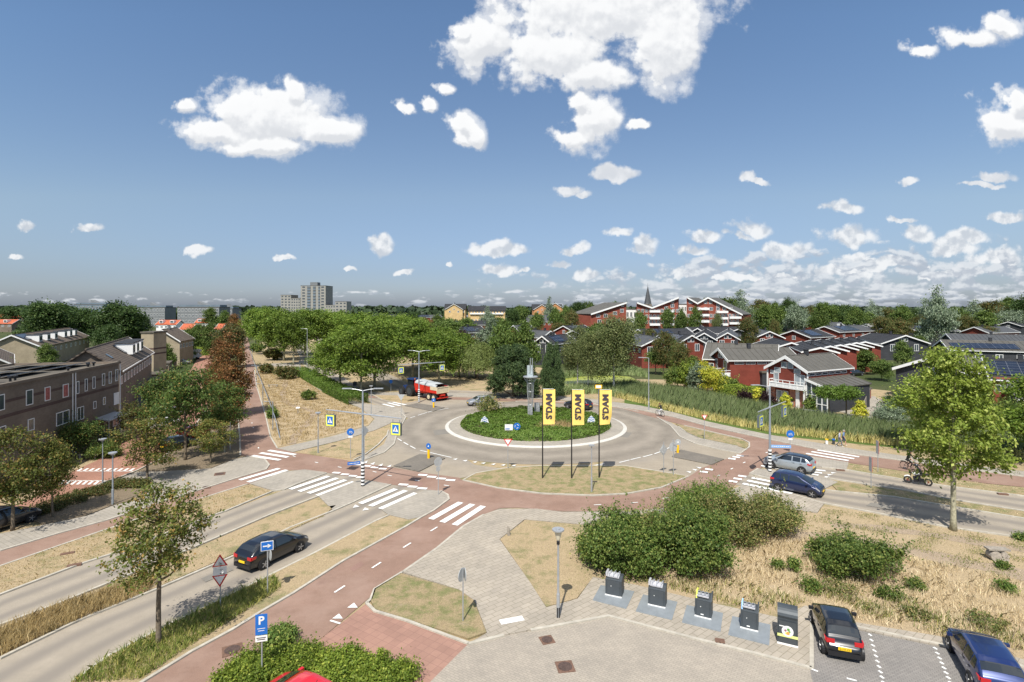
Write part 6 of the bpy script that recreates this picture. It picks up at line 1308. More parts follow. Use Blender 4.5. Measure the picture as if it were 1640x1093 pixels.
    for sx in (1, -1):
        for sy in (1, -1):
            X = sx * P['wb'] / 2; wr = P['wr']; yo = sy * (W_ / 2 - .10)
            w = MB(); w.cyl((X, yo - sy * .01, wr), wr + .05, .24, 22, axis='y'); arch = w.build('wheel_arch', M_black, rt)
            w = MB(); w.cyl((X, yo + sy * .025, wr), wr, .22, 24, axis='y'); wh = w.build('wheel', M_tyre, rt)
            w = MB(); w.cyl((X, yo + sy * .13, wr), wr * .66, .02, 20, axis='y', mi=1)
            for k in range(5):
                a = k * 2 * math.pi / 5; w.box((X + math.cos(a) * wr * .34, yo + sy * .146, wr + math.sin(a) * wr * .34), (wr * .62, .02, wr * .16), ry=-a)
            w.cyl((X, yo + sy * .146, wr), wr * .16, .03, 12, axis='y')
            w.build('rim', [M_rim, M_black], wh)
    for s in (1, -1):
        fx = L_ / 2; w = MB(); pts = [S(fx - .10, 4.6), S(fx - .42, 5.0), S(fx - .42, 4.2), S(fx - .12, 3.7)]; pts = [Vector((p.x + .012, (p.y + .012) * s, p.z)) for p in pts]; w.add(pts, [(0, 1, 2, 3)]); w.build('headlight', M_head, rt)
        rx = -L_ / 2; w = MB(); kk = (4.9, 5.6) if kind in ('mpv', 'suv') else (4.2, 5.0)
        w.box((rx + .06, s * hwid(rx) * .80, belt(rx) - .12), (.12, .32, .17)); w.box((rx + .2, s * (hwid(rx + .2) * .985), belt(rx) - .10), (.28, .04, .14)); w.build('tail_light', M_tail, rt)
        w = MB(); w.box((g1 - .32, s * (W_ / 2 + .09), belt(g1) + .08), (.13, .20, .12)); w.build('mirror', pm if kind != 'city' else M_black, rt)
        w = MB()
        for X in (mid, c0 + .12, g1 - .12):
            if X > -P['wb'] / 2 + .25:
                p0, p1 = S(X, 2.4), S(X, 5.0); w.box((X, s * ((p0.y + p1.y) / 2 + .012), (p0.z + p1.z) / 2), (.012, .012, p1.z - p0.z))
        for X in (mid - .15, c0 + .25): p = S(X, 4.4); w.box((X, s * (p.y + .015), p.z), (.16, .025, .03))
        w.build('door_trim', M_black, rt)
    w = MB(); w.box((-L_ / 2 + .02, 0, .36), (.10, W_ * .78, .20)); w.build('rear_bumper', M_black, rt); w = MB(); w.box((L_ / 2 - .03, 0, .40), (.10, W_ * .6, .22)); w.build('front_bumper', M_black, rt)
    pl = MB(); pl.box((-L_ / 2 - .03, 0, .62 if kind != 'mpv' else .8), (.03, .50, .12)); pl.box((L_ / 2 + .015, 0, .5), (.03, .50, .11)); po = pl.build('number_plate', M_nplate, rt)
    if plate: text('lettering', plate, .10, M_black, po, (-L_ / 2 - .048, 0, .62), (R(90), 0, R(-90)))
    return rt
def text(name, s, size, m, parent, loc, rot, ext=.002, bold=0, align='CENTER', deform=None, sx=1, spacing=1):
    cu = bpy.data.curves.new('t', 'FONT'); cu.body = s; cu.size = size; cu.align_x = align; cu.align_y = 'CENTER'; cu.extrude = ext; cu.offset = bold; cu.resolution_u = 3; cu.space_character = spacing
    o = bpy.data.objects.new('t', cu); COL.objects.link(o); bpy.context.view_layer.update()
    me = bpy.data.meshes.new_from_object(o.evaluated_get(bpy.context.evaluated_depsgraph_get())); bpy.data.objects.remove(o)
    me.materials.clear(); me.materials.append(m)
    Mx = Matrix.Translation(loc) @ Euler(rot).to_matrix().to_4x4() @ Matrix.Diagonal((sx, 1, 1, 1)); me.transform(Mx)
    if deform:
        for v in me.vertices: v.co = deform(v.co)
    me.name = name; q = bpy.data.objects.new(name, me); COL.objects.link(q); q.parent = parent; return q
def head(a, b):   # heading in degrees of the image line a->b on the ground
    A, B = G(*a), G(*b); return math.degrees(math.atan2(B[1] - A[1], B[0] - A[0]))
pk = paint('black_car_paint', (.010, .011, .014)); pb = paint('blue_car_paint', (.012, .028, .12)); pn = paint('navy_car_paint', (.012, .022, .075)); pg = paint('grey_car_paint', (.33, .37, .40)); ps = paint('silver_car_paint', (.32, .34, .37)); pr = paint('red_car_paint', (.50, .012, .012), 0); pw = paint('white_vehicle_paint', (.75, .75, .73), 0)
pdk = paint('dark_car_paint', (.02, .022, .028))
car('black hatchback driving on the left road away from the viewer', 437, 893, head((421, 908), (478, 880)), 'hatch', pk, 'moving_car', plate='')
car('small black hatchback in the parking bay beside the organic waste container', 1338, 1026, 71, 'city', pk, plate='G-333-ZZ')
car('blue hatchback parked at the lower right corner', 1577, 1080, 66, 'hatch', pb, plate='')
car('light grey crossover with a black roof stopping before the crossing', 1264, 752, head((1285, 756), (1238, 747)), 'suv', pg, 'moving_car', roofm=pk, plate='')
car('dark blue compact people carrier on the near right lane', 1277, 788, head((1248, 786), (1302, 797)), 'mpv', pn, 'moving_car', plate='')
car('silver grey estate entering the roundabout behind the sapling', 770, 649, head((790, 648), (752, 650)) + 4, 'hatch', ps, 'moving_car', plate='')
car('dark car behind the roundabout planting between two flags', 926, 655, head((945, 657), (915, 653)), 'suv', pdk, 'moving_car', plate='')
car('dark car cut by the left edge under the autumn tree', 2, 846, head((-12, 852), (15, 843)), 'hatch', pdk, plate='')
car('black hatchback parked behind the dark green street tree', 285, 719, 66, 'city', pk, plate='')
car('bright red hatchback parked on the left red street', 311, 701, 66, 'city', pr, plate='')
car('blue grey car parked among the street trees at left', 274, 668, 66, 'hatch', ps, plate='')
car('white car among the trees on the left street', 262, 686, 66, 'hatch', pw, plate='')
car('silver car parked in front of the camper van', 291, 584, 20, 'hatch', ps, plate='')
car('grey car parked beside the camper van', 324, 566, 30, 'suv', ps, plate='')
car('dark car parked in front of the left garages', 300, 575, 25, 'hatch', pdk, plate='')
car('red car far away on the road by the brown trees', 386, 531, 100, 'hatch', pr, plate='')
car('red car parked between the estate trees at right', 1379, 590, 15, 'hatch', pr, plate='')
car('dark grey car parked behind the conservatory house', 1368, 602, 20, 'hatch', pdk, plate='')
car('small red car at the far right estate corner', 1419, 564, 10, 'city', pr, plate='')
car('dark car on the tree-lined road behind the hedge', 499, 603, head((520, 612), (480, 590)), 'hatch', pdk, 'moving_car', plate='')
# red car just below the viewpoint: only the roof enters the picture
rc = car('red car with a roof aerial at the bottom edge', 480, 1100, 0, 'mpv', paint('signal_red_paint', (.56, .012, .016), 0), plate='', loc=(-8.05, 20.5, 0)); rc.rotation_euler.z = R(150)
m = MB(); m.tube([(-.9, 0, 1.58), (-1.15, 0, 1.95)], .012, 5); m.build('aerial', M_black, rc)
# camper van
def camper():
    x, y, _ = G(304, 576); rt = empty('camper_van', (x, y, 0), 'white camper van parked on the left red street', 'camper van', R(20))
    m = MB(); m.extr([(-3, -1.1, .5), (2.2, -1.1, .5), (3.0, -1.1, .7), (2.95, -1.1, 1.3), (2.4, -1.1, 1.9), (3.0, -1.1, 2.3), (2.6, -1.1, 2.9), (-2.8, -1.1, 2.95), (-3.1, -1.1, 2.6)], (0, 2.2, 0)); m.build('body', pw, rt)
    for X, w in ((-1.8, .9), (.2, 1.3)): q = MB(); q.box((X, -1.115, 1.9), (w, .03, .6)); q.build('window', M_glass, rt)
    q = MB(); q.box((2.75, 0, 1.65), (.05, 1.8, .6), ry=.75); q.build('windscreen', M_glass, rt)
    for X in (-1.9, 2.0):
        for Y in (-1, 1): q = MB(); q.cyl((X, Y, .36), .36, .24, 18, axis='y'); q.build('wheel', M_tyre, rt)
    q = MB(); q.box((-.5, 0, 3.02), (1.0, .8, .14)); q.build('roof_hatch', M_conc2, rt)
camper()
# tractor and dump trailer
def wheel(rt, X, Y, r, w, rimm, lug=True):
    q = MB(); q.cyl((X, Y, r), r, w, 28, axis='y'); 
    if lug:
        for k in range(22):
            a = k * 2 * math.pi / 22
            for s in (-1, 1): q.box((X + math.cos(a) * (r + .012), Y + s * w * .25, r + math.sin(a) * (r + .012)), (.05, w * .45, .07), ry=-a, rz=0)
    o = q.build('wheel', M_tyre, rt); s = 1 if Y > 0 else -1; q = MB(); q.cyl((X, Y + s * (w / 2 + .005), r), r * .55, .03, 20, axis='y'); q.cyl((X, Y + s * (w / 2 + .03), r), r * .2, .06, 12, axis='y'); q.build('rim', rimm, o)
def tractor():
    hd = R(136)
    x, y = -16.9, 95.4
    tb = mat('tractor_blue', (.02, .05, .17), .35, .1, .05, 2, .5, .6)
    rt = empty('tractor', (x, y, 0), 'dark blue tractor with large rear tyres pulling the dump trailer', 'tractor', hd)
    m = MB(); m.extr([(.9, -.38, .9), (2.9, -.38, .9), (3.0, -.38, 1.25), (2.8, -.38, 1.62), (.9, -.38, 1.85)], (0, .76, 0)); m.build('bonnet', tb, rt)
    m = MB(); m.box((1.2, 0, .8), (3.4, .5, .45)); m.box((2.3, 0, .62), (.35, 1.5, .25)); m.box((0, 0, .85), (.5, 1.6, .4)); m.build('chassis', M_black, rt)
    m = MB()
    for X, Y in ((-.55, -.75), (-.55, .75), (.95, -.7), (.95, .7)): m.box((X, Y, 2.1), (.09, .09, 1.5))
    m.box((.2, 0, 1.35), (1.6, 1.5, .12)); m.build('cab_frame', M_black, rt)
    m = MB(); m.box((.2, 0, 2.15), (1.42, 1.4, 1.35)); m.build('cab_glass', M_glass, rt); m = MB(); m.box((.2, 0, 2.92), (1.9, 1.75, .16)); m.box((.2, 0, 3.03), (1.5, 1.35, .10)); m.build('cab_roof', tb, rt)
    for Y in (-.98, .98): m = MB(); m.extr([(-1.0, Y - .3, 1.25), (-.75, Y - .3, 1.75), (.35, Y - .3, 1.85), (.75, Y - .3, 1.4), (.4, Y - .3, 1.7), (-.7, Y - .3, 1.6)], (0, .6, 0)); m.build('mudguard', tb, rt)
    for Y in (-1.0, 1.0): wheel(rt, -.15, Y, 1.0, .62, M_bin); wheel(rt, 2.35, Y * .98, .72, .48, M_bin)
    m = MB(); m.tube([(1.1, -.6, 1.3), (1.1, -.6, 2.9)], .06, 8); m.build('exhaust', M_black, rt)
    m = MB(); m.box((-.75, .5, 3.02), (.12, .12, .18)); m.build('beacon', mat('orange_lamp', (.8, .25, .01), .3, 0, 0), rt)
    # trailer
    X2, Y2 = -13.2, 91.6
    rr = mat('trailer_red', (.55, .035, .02), .45, .1, .15, 2); be = mat('trailer_beige', (.58, .50, .34), .6, 0, .15, 2); tp_ = mat('grey_tarp', (.36, .38, .38), .7, 0, .15, 2)
    rt = empty('dump_trailer', (X2, Y2, 0), 'red and beige dump trailer with a grey rolled tarpaulin behind the tractor', 'trailer', hd)
    m = MB(); m.box((.6, 0, 1.0), (6.6, .9, .28)); m.box((4.4, 0, .85), (1.6, .25, .2)); m.box((-2.6, 0, .55), (.12, 2.3, .16)); m.box((-2.5, -.5, .8), (.1, .1, .5)); m.box((-2.5, .5, .8), (.1, .1, .5)); m.build('chassis', rr, rt)
    m = MB(); b0, b1 = -2.6, 3.2
    m.extr([(b0, -1.22, 1.35), (b1, -1.22, 1.35), (b1 + .35, -1.22, 2.2), (b1 + .2, -1.22, 2.9), (b1 - .2, -1.22, 2.55), (b0, -1.22, 2.35)], (0, .1, 0)); m.extr([(b0, 1.12, 1.35), (b1, 1.12, 1.35), (b1 + .35, 1.12, 2.2), (b1 + .2, 1.12, 2.9), (b1 - .2, 1.12, 2.55), (b0, 1.12, 2.35)], (0, .1, 0))
    m.extr([(b1, -1.2, 1.35), (b1 + .35, -1.2, 2.2), (b1 + .2, -1.2, 2.9), (b1 + .1, -1.2, 2.9), (b1 + .2, -1.2, 2.2), (b1 - .1, -1.2, 1.35)], (0, 2.4, 0)); m.box((.3, 0, 1.3), (5.8, 2.3, .12))
    for X in (-.4, 1.2, 2.6):
        for s in (-1, 1): m.box((X, s * 1.26, 1.85), (.14, .1, 1.0))
    for s in (-1, 1): m.box((.3, s * 1.26, 1.45), (5.8, .1, .14))
    m.build('side_panel', rr, rt)
    for s in (-1, 1): m = MB(); m.box((-1.75, s * 1.235, 2.1), (1.7, .05, .55)); m.build('beige_panel', be, rt)
    m = MB(); m.box((b0 - .05, 0, 1.85), (.10, 2.5, 1.0)); m.box((b0 - .12, 0, 2.3), (.06, 2.5, .1)); m.box((b0 - .12, 0, 1.4), (.06, 2.5, .1)); m.box((b0 - .12, 1.2, 1.85), (.06, .1, .9)); m.box((b0 - .12, -1.2, 1.85), (.06, .1, .9)); m.build('tailgate', be, rt)
    m = MB(); n = 14
    for i in range(9):
        X = b0 + .1 + (b1 - b0) * i / 8
        for j in range(n + 1):
            a = math.pi * j / n; hh = .50 - (.12 if i < 2 else 0); m.v.append((X, 1.25 * math.cos(a), 2.38 + max(0, (X) * .06) + hh * math.sin(a) ** .7 + .03 * math.sin(X * 5 + j)))
    for i in range(8):
        for j in range(n):
            if i == 0 and 2 < j < 11: continue
            a = i * (n + 1) + j; m.f.append((a, a + 1, a + n + 2, a + n + 1)); m.m.append(0)
    m.build('tarpaulin', tp_, rt, smooth=True)
    m = MB(); m.box((.3, 0, 2.2), (5.6, 2.2, .1)); m.build('load', M_black, rt)
    for X in (-.45, -1.75):
        for Y in (-1.0, 1.0): wheel(rt, X, Y, .62, .5, be, False)
tractor()
# ------------------------------------------------------------------ people
def body(label, root_loc, rz, J, E_, rad, cols, hair=None, hairc=None, name='person', cat='person', helmet=None, group=None):
    # J: joint positions; E_: bones; rad: radii; cols: material per bone
    names = list(J); idx = {n: i for i, n in enumerate(names)}; me = bpy.data.meshes.new('b'); me.from_pydata([J[n] for n in names], [(idx[a], idx[b]) for a, b in E_], [])
    o = bpy.data.objects.new('b', me); COL.objects.link(o); mo = o.modifiers.new('s', 'SKIN'); 
    for n in names: sv = me.skin_vertices[0].data[idx[n]]; sv.radius = (rad[n], rad[n]) if not isinstance(rad[n], tuple) else rad[n]
    me.skin_vertices[0].data[idx['pelvis']].use_root = True
    mo.use_smooth_shade = True; su = o.modifiers.new('u', 'SUBSURF'); su.levels = 2; su.render_levels = 2
    bpy.context.view_layer.update(); m2 = bpy.data.meshes.new_from_object(o.evaluated_get(bpy.context.evaluated_depsgraph_get())); bpy.data.objects.remove(o); m2.name = name
    ms = []; bm_ = []
    for c in cols.values():
        if c not in ms: ms.append(c)
    for m in ms: m2.materials.append(m)
    segs = [(Vector(J[a]), Vector(J[b]), ms.index(cols[(a, b)])) for a, b in E_]
    for p in m2.polygons:
        c = p.center; best = 9; bi = 0
        for a, b, k in segs:
            d = b - a; t = max(0, min(1, (c - a).dot(d) / max(d.length_squared, 1e-6))); q = (c - a - d * t).length
            if q < best: best = q; bi = k
        p.material_index = bi
    r = bpy.data.objects.new(name, m2); COL.objects.link(r); r.location = root_loc; r.rotation_euler = (0, 0, rz); tag(r, label, cat, group)
    hd = Vector(J['head'])
    f = MB()
    for s in (-1, 1): f.cyl(hd + Vector((.095, s * .035, .015)), .012, .01, 8, axis='x')
    f.build('eye', M_black, r); f = MB(); f.box(hd + Vector((.11, 0, -.015)), (.035, .025, .04)); f.build('nose', M_skin, r)
    for s in (-1, 1): f = MB(); f.box(hd + Vector((0, s * .10, 0)), (.04, .02, .06)); f.build('ear', M_skin, r)
    if hairc or helmet:
        h = MB(); R0 = .125 if not helmet else .155
        for i in range(7):
            ph = math.pi / 2 * i / 6 * (1.15 if not helmet else 1.45)
            for j in range(14):
                a = 2 * math.pi * j / 14; h.v.append((hd.x - .018 + R0 * .98 * math.sin(ph) * math.cos(a), hd.y + R0 * .9 * math.sin(ph) * math.sin(a), hd.z + .03 + R0 * math.cos(ph)))
        for i in range(6):
            for j in range(14):
                if not helmet and i > 3 and (j < 3 or j > 11): continue
                h.f.append((i * 14 + j, i * 14 + (j + 1) % 14, (i + 1) * 14 + (j + 1) % 14, (i + 1) * 14 + j)); h.m.append(0)
        h.build('helmet' if helmet else 'hair', helmet or hairc, r, smooth=True)
        if helmet: h = MB(); h.box(hd + Vector((.13, 0, .02)), (.03, .17, .08)); h.build('visor', M_glass, r)
    return r
def hands(J, side, w, d, grip=False):
    pass
BONES = [('pelvis','waist'),('waist','chest'),('chest','neck'),('neck','head'),('head','crown')]
for s in 'LR': BONES += [('chest','sh'+s),('sh'+s,'el'+s),('el'+s,'wr'+s),('wr'+s,'pa'+s)] + [('pa'+s,'f%d%s' % (i, s)) for i in range(4)] + [('wr'+s,'th'+s),('pelvis','hip'+s),('hip'+s,'kn'+s),('kn'+s,'an'+s),('an'+s,'toe'+s)]
RAD = dict(pelvis=.135, waist=.12, chest=.145, neck=.055, head=.095, crown=.055)
for s in 'LR': RAD.update({'sh'+s: .062, 'el'+s: .046, 'wr'+s: .028, 'pa'+s: .034, 'th'+s: .010, 'hip'+s: .10, 'kn'+s: .065, 'an'+s: .042, 'toe'+s: .035, **{'f%d%s' % (i, s): .009 for i in range(4)}})
def pose(pel, chest, head_, arms, legs):
    J = dict(pelvis=pel, waist=tuple((pel[i] * .55 + chest[i] * .45) for i in range(3)), chest=chest, head=head_); J['neck'] = tuple(chest[i] * .38 + head_[i] * .62 for i in range(3)); J['neck'] = (J['neck'][0], J['neck'][1], J['neck'][2] + .01); J['crown'] = (head_[0] - .01, head_[1], head_[2] + .075)
    for s, sg in (('L', 1), ('R', -1)):
        el, wr = arms[s]; kn, an, toe = legs[s]; J['sh'+s] = (chest[0], chest[1] + sg * .19, chest[2] + .07); J['el'+s] = el; J['wr'+s] = wr
        d = (Vector(wr) - Vector(el)).normalized(); pa = Vector(wr) + d * .075; J['pa'+s] = tuple(pa); side = Vector((0, 1, 0)) if abs(d.y) < .8 else Vector((1, 0, 0)); side = (side - d * side.dot(d)).normalized(); up = d.cross(side)
        for i in range(4): J['f%d%s' % (i, s)] = tuple(pa + d * (.075, .085, .08, .065)[i] + side * (-.033 + .022 * i) + up * .02)
        J['th'+s] = tuple(Vector(wr) + d * .06 - side * .06 + up * .02)
        J['hip'+s] = (pel[0], pel[1] + sg * .10, pel[2] - .06); J['kn'+s] = kn; J['an'+s] = an; J['toe'+s] = toe
    return J
def colset(shirt, trousers, sleeve=False, shorts=False, shoe=None, legs=None):
    c = {}
    for a, b in BONES:
        k = b[:-1] if b[-1] in 'LR' else b
        if b in ('waist', 'chest', 'neck') or k == 'sh' or k == 'el': c[(a, b)] = shirt
        elif b in ('head', 'crown'): c[(a, b)] = M_skin
        elif k == 'wr': c[(a, b)] = shirt if sleeve else M_skin
        elif k in ('pa', 'th', 'f0', 'f1', 'f2', 'f3'): c[(a, b)] = M_skin if not sleeve or sleeve == 1 else M_black
        elif k in ('hip', 'kn'): c[(a, b)] = trousers
        elif k == 'an': c[(a, b)] = M_skin if shorts else trousers
        else: c[(a, b)] = shoe or M_black
    return c
c_black = mat('black_clothing', (.014, .014, .016), .9, 0, .2, 6); c_grey = mat('grey_clothing', (.13, .14, .15), .9, 0, .2, 6); c_blue = mat('blue_patterned_shirt', (.12, .19, .33), .9, 0, .4, 14); c_lt = mat('pale_patterned_blouse', (.35, .38, .46), .9, 0, .5, 16); c_white = mat('white_clothing', (.65, .65, .65), .9, 0, .1, 6); c_shoe = mat('white_shoes', (.6, .6, .58), .8, 0, .1, 6); h_dark = mat('dark_hair', (.025, .018, .014), .8, 0, .2, 9); h_grey = mat('grey_hair', (.30, .26, .22), .8, 0, .2, 9)
def walker(label, px, py, hd, cols, hairc, ph):
    x, y, _ = G(px, py); s = ph
    J = pose((0, 0, .95), (.05, 0, 1.32), (.08, 0, 1.62), {'L': ((-.12 * s, .27, 1.12), (.02 * s + .02, .27, .90)), 'R': ((.14 * s, -.27, 1.13), (.28 * s, -.24, .95))}, {'L': ((.20 * s, .09, .52), (.26 * s, .09, .09), (.40 * s if s > 0 else .40 * s + .15, .09, .04)), 'R': ((.02, -.09, .50), (-.30 * s, -.09, .13), (-.18 * s, -.09, .04))})
    return body(label, (x, y, .07), hd, J, BONES, RAD, cols, hairc=hairc)
hw_ = R(head((1380, 722), (1335, 714)))
walker('walking woman in a pale patterned blouse and grey trousers with dark hair', 1344, 716.5, hw_ + math.pi, colset(c_lt, c_grey, shoe=c_shoe), h_dark, 1)
walker('walking man in a blue patterned shirt and shorts with grey hair beside the woman', 1350.5, 715, hw_ + math.pi, colset(c_blue, mat('navy_shorts', (.03, .05, .10), .9), shorts=True, shoe=c_shoe), h_grey, .9)
def bicycle(label, px, py, hd, col, loc=None):
    x, y, _ = G(px, py); rt = empty('bicycle', (x, y, .07 if px > 1400 else .04), label, 'bicycle', hd)
    for X in (-.55, .55):
        m = MB(); n = 26; pts = [(X + .34 * math.cos(2 * math.pi * k / n), 0, .35 + .34 * math.sin(2 * math.pi * k / n)) for k in range(n + 1)]; m.tube(pts, .022, 6, cap=False); w = m.build('wheel', M_tyre, rt)
        m = MB()
        for k in range(10): a = k * math.pi / 5; m.tube([(X, 0, .35), (X + .33 * math.cos(a), 0, .35 + .33 * math.sin(a))], .004, 3)
        m.build('spokes', M_galv, w)
        m = MB(); m.tube([(X + .385 * math.cos(a), 0, .35 + .385 * math.sin(a)) for a in [R(40 + q * 14) for q in range(9)]], .02, 5); m.build('mudguard', col, rt)
    m = MB(); bb, st, hd_, hb = (-.12, 0, .32), (-.28, 0, .88), (.38, 0, .92), (.42, 0, .72)
    for a, b in ((bb, st), (bb, (.40, 0, .76)), ((-.55, 0, .35), bb), ((-.55, 0, .35), (-.24, 0, .76)), (hd_, (.55, 0, .35)), ((-.20, 0, .62), (.39, 0, .86))): m.tube([a, b], .02, 6)
    m.build('frame', col, rt); m = MB(); m.tube([(.30, .28, 1.04), (.40, .12, 1.06), (.38, 0, 1.02), (.40, -.12, 1.06), (.30, -.28, 1.04)], .014, 6); m.tube([hd_, (.38, 0, 1.02)], .014, 6); m.build('handlebar', M_black, rt)
    m = MB(); m.extr([(-.42, -.08, .90), (-.42, .08, .90), (-.14, .03, .92), (-.14, -.03, .92)], (0, 0, .06)); m.build('saddle', M_black, rt); m = MB(); m.box((-.6, 0, .76), (.42, .14, .03)); m.build('luggage_rack', M_black, rt)
    m = MB(); m.box((-.04, .10, .18), (.1, .07, .02)); m.box((-.2, -.10, .46), (.1, .07, .02)); m.build('pedal', M_black, rt); return rt, (x, y)
RIDE = pose((-.28, 0, 1.02), (-.08, 0, 1.42), (.06, 0, 1.70), {'L': ((.12, .27, 1.22), (.28, .28, 1.09)), 'R': ((.12, -.27, 1.22), (.28, -.28, 1.09))}, {'L': ((.10, .12, .68), (-.04, .12, .27), (.08, .12, .22)), 'R': ((.12, -.12, .86), (-.18, -.12, .54), (-.06, -.12, .49))})
hd = R(head((1441, 750), (1471, 757)))
b, xy = bicycle('black city bicycle ridden on the shaded cycle path at right', 1458, 755, hd, M_black); body('cyclist dressed all in black riding at right', (*xy, .07), hd, RIDE, BONES, RAD, colset(c_black, c_black), hairc=h_dark)
hd = R(head((1050, 665), (1062, 668)))
b, xy = bicycle('pale bicycle ridden on the back cycle path behind the lamp post', 1057, 667.5, hd + math.pi, M_galv); body('cyclist in a black top and pale trousers on the back cycle path', (*xy, .04), hd + math.pi, RIDE, BONES, RAD, colset(c_black, c_white), hairc=mat('reddish_hair', (.12, .04, .02), .8))
def motorbike():
    x, y, _ = G(1470, 776.5); hd = R(head((1486, 779), (1454, 774))); rt = empty('motorcycle', (x, y, .02), 'black and white naked motorcycle with a rider on the right road', 'motorcycle', hd)
    for X in (-.72, .72):
        m = MB(); n = 26; pts = [(X + .25 * math.cos(2 * math.pi * k / n), 0, .31 + .25 * math.sin(2 * math.pi * k / n)) for k in range(n + 1)]; m.tube(pts, .065, 8, cap=False); w = m.build('wheel', M_tyre, rt)
        m = MB(); m.cyl((X, 0, .31), .07, .16, 12, axis='y')
        for k in range(5): a = k * 2 * math.pi / 5; m.tube([(X, 0, .31), (X + .2 * math.cos(a), 0, .31 + .2 * math.sin(a))], .016, 4)
        m.build('rim', mat('orange_rim', (.22, .06, .03), .4, .2), w)
    m = MB(); m.extr([(-.2, -.15, .80), (.32, -.15, .84), (.42, -.15, .98), (.25, -.15, 1.08), (-.12, -.15, .98)], (0, .3, 0)); m.build('fuel_tank', pw, rt)
    m = MB(); m.box((.05, 0, .48), (.55, .34, .42), ry=.2); m.box((-.3, 0, .42), (.3, .25, .25)); m.build('engine', M_black, rt)
    m = MB(); m.tube([(.42, 0, .98), (.72, 0, .31)], .035, 6); m.tube([(.3, 0, .9), (0, 0, .6), (-.35, 0, .4), (-.72, 0, .31)], .04, 6); m.build('frame', M_black, rt)
    m = MB(); m.extr([(-.75, -.12, .92), (-.15, -.15, .82), (-.15, -.15, .90), (-.6, -.12, 1.0), (-.85, -.1, 1.02)], (0, .26, 0)); m.build('seat', M_black, rt)
    m = MB(); m.tube([(.34, .36, 1.10), (.42, .1, 1.12), (.42, -.1, 1.12), (.34, -.36, 1.10)], .017, 6); m.build('handlebar', M_black, rt); m = MB(); m.box((.56, 0, .98), (.14, .2, .22)); m.build('headlight', M_black, rt)
    m = MB(); m.tube([(.95, 0, .55), (.85, 0, .62), (.70, 0, .66), (.55, 0, .62)], .06, 6); m.build('mudguard', pw, rt); m = MB(); m.tube([(-.1, -.16, .25), (-.6, -.2, .38)], .06, 8); m.build('exhaust', M_galv, rt); m = MB(); m.box((-.48, -.15, .36), (.12, .06, .14)); m.build('red_cover', M_tail, rt)
    J = pose((-.32, 0, .98), (-.05, 0, 1.34), (.12, 0, 1.60), {'L': ((.08, .32, 1.15), (.30, .36, 1.13)), 'R': ((.08, -.32, 1.15), (.30, -.36, 1.13))}, {'L': ((.16, .24, .80), (-.18, .24, .40), (-.02, .24, .34)), 'R': ((.16, -.24, .80), (-.18, -.24, .40), (-.02, -.24, .34))})
    body('motorcyclist in black with a dark helmet', (x, y, .02), hd, J, BONES, RAD, colset(c_black, c_black, sleeve=2), helmet=mat('helmet_black', (.02, .02, .022), .25, 0, 0, 1, .6, 1))
motorbike()
# ------------------------------------------------------------------ flags
def flagpole(px, py, top, lab, skew):
    x, y, _ = G(px, py); h = hgt(py, top); rt = empty('flag_pole', (x, y, .1), lab, 'flag pole'); m = MB(); m.tube([(0, 0, 0), (0, 0, h * .5), (0, 0, h)], [.065, .055, .038], 10); m.build('pole', M_black, rt)
    m = MB(); m.tube([(0, 0, h - .03), (1.0, -.0, h - .03)], .018, 6); m.build('crossbar', M_galv, rt)
    Wd, Hh = 1.08, 3.15; nx, nz = 12, 26
    def dfm(u, v): # u 0..1 across, v 0..1 down
        xx = .05 + u * Wd - skew * max(0, v - .75) * u * 1.3; yy = .055 * math.sin(u * 4 + v * 4 + px * .7) * u + .05 * math.sin(v * 9) * u * (v > .4) ; zz = h - .06 - v * Hh + skew * .35 * u * max(0, v - .7); return Vector((xx, yy, zz))
    m = MB()
    for k in range(nz + 1):
        for i in range(nx + 1): m.v.append(dfm(i / nx, k / nz))
    for k in range(nz):
        for i in range(nx): a = k * (nx + 1) + i; m.f.append((a, a + 1, a + nx + 2, a + nx + 1)); m.m.append(0)
    fl = m.build('flag', M_flag, rt, smooth=True)
    def df(co):
        u = (co.x - .05) / Wd; v = (h - .06 - co.z) / Hh; p = dfm(u, v); return Vector((p.x, p.y - .045 + (co.y) , p.z))
    text('lettering', "S'DAM", .74, M_flagtxt, fl, (.60, 0, h - .06 - Hh * .48), (R(90), R(-90), 0), .003, .030, deform=df, spacing=1.12)
flagpole(869, 768, 624.5, "leftmost of the three yellow S'DAM flags", .15); flagpole(915.5, 768, 625.5, "middle of the three yellow S'DAM flags", 0); flagpole(959.5, 767, 625.5, "rightmost of the three yellow S'DAM flags, its lower corner blown inward", .55)
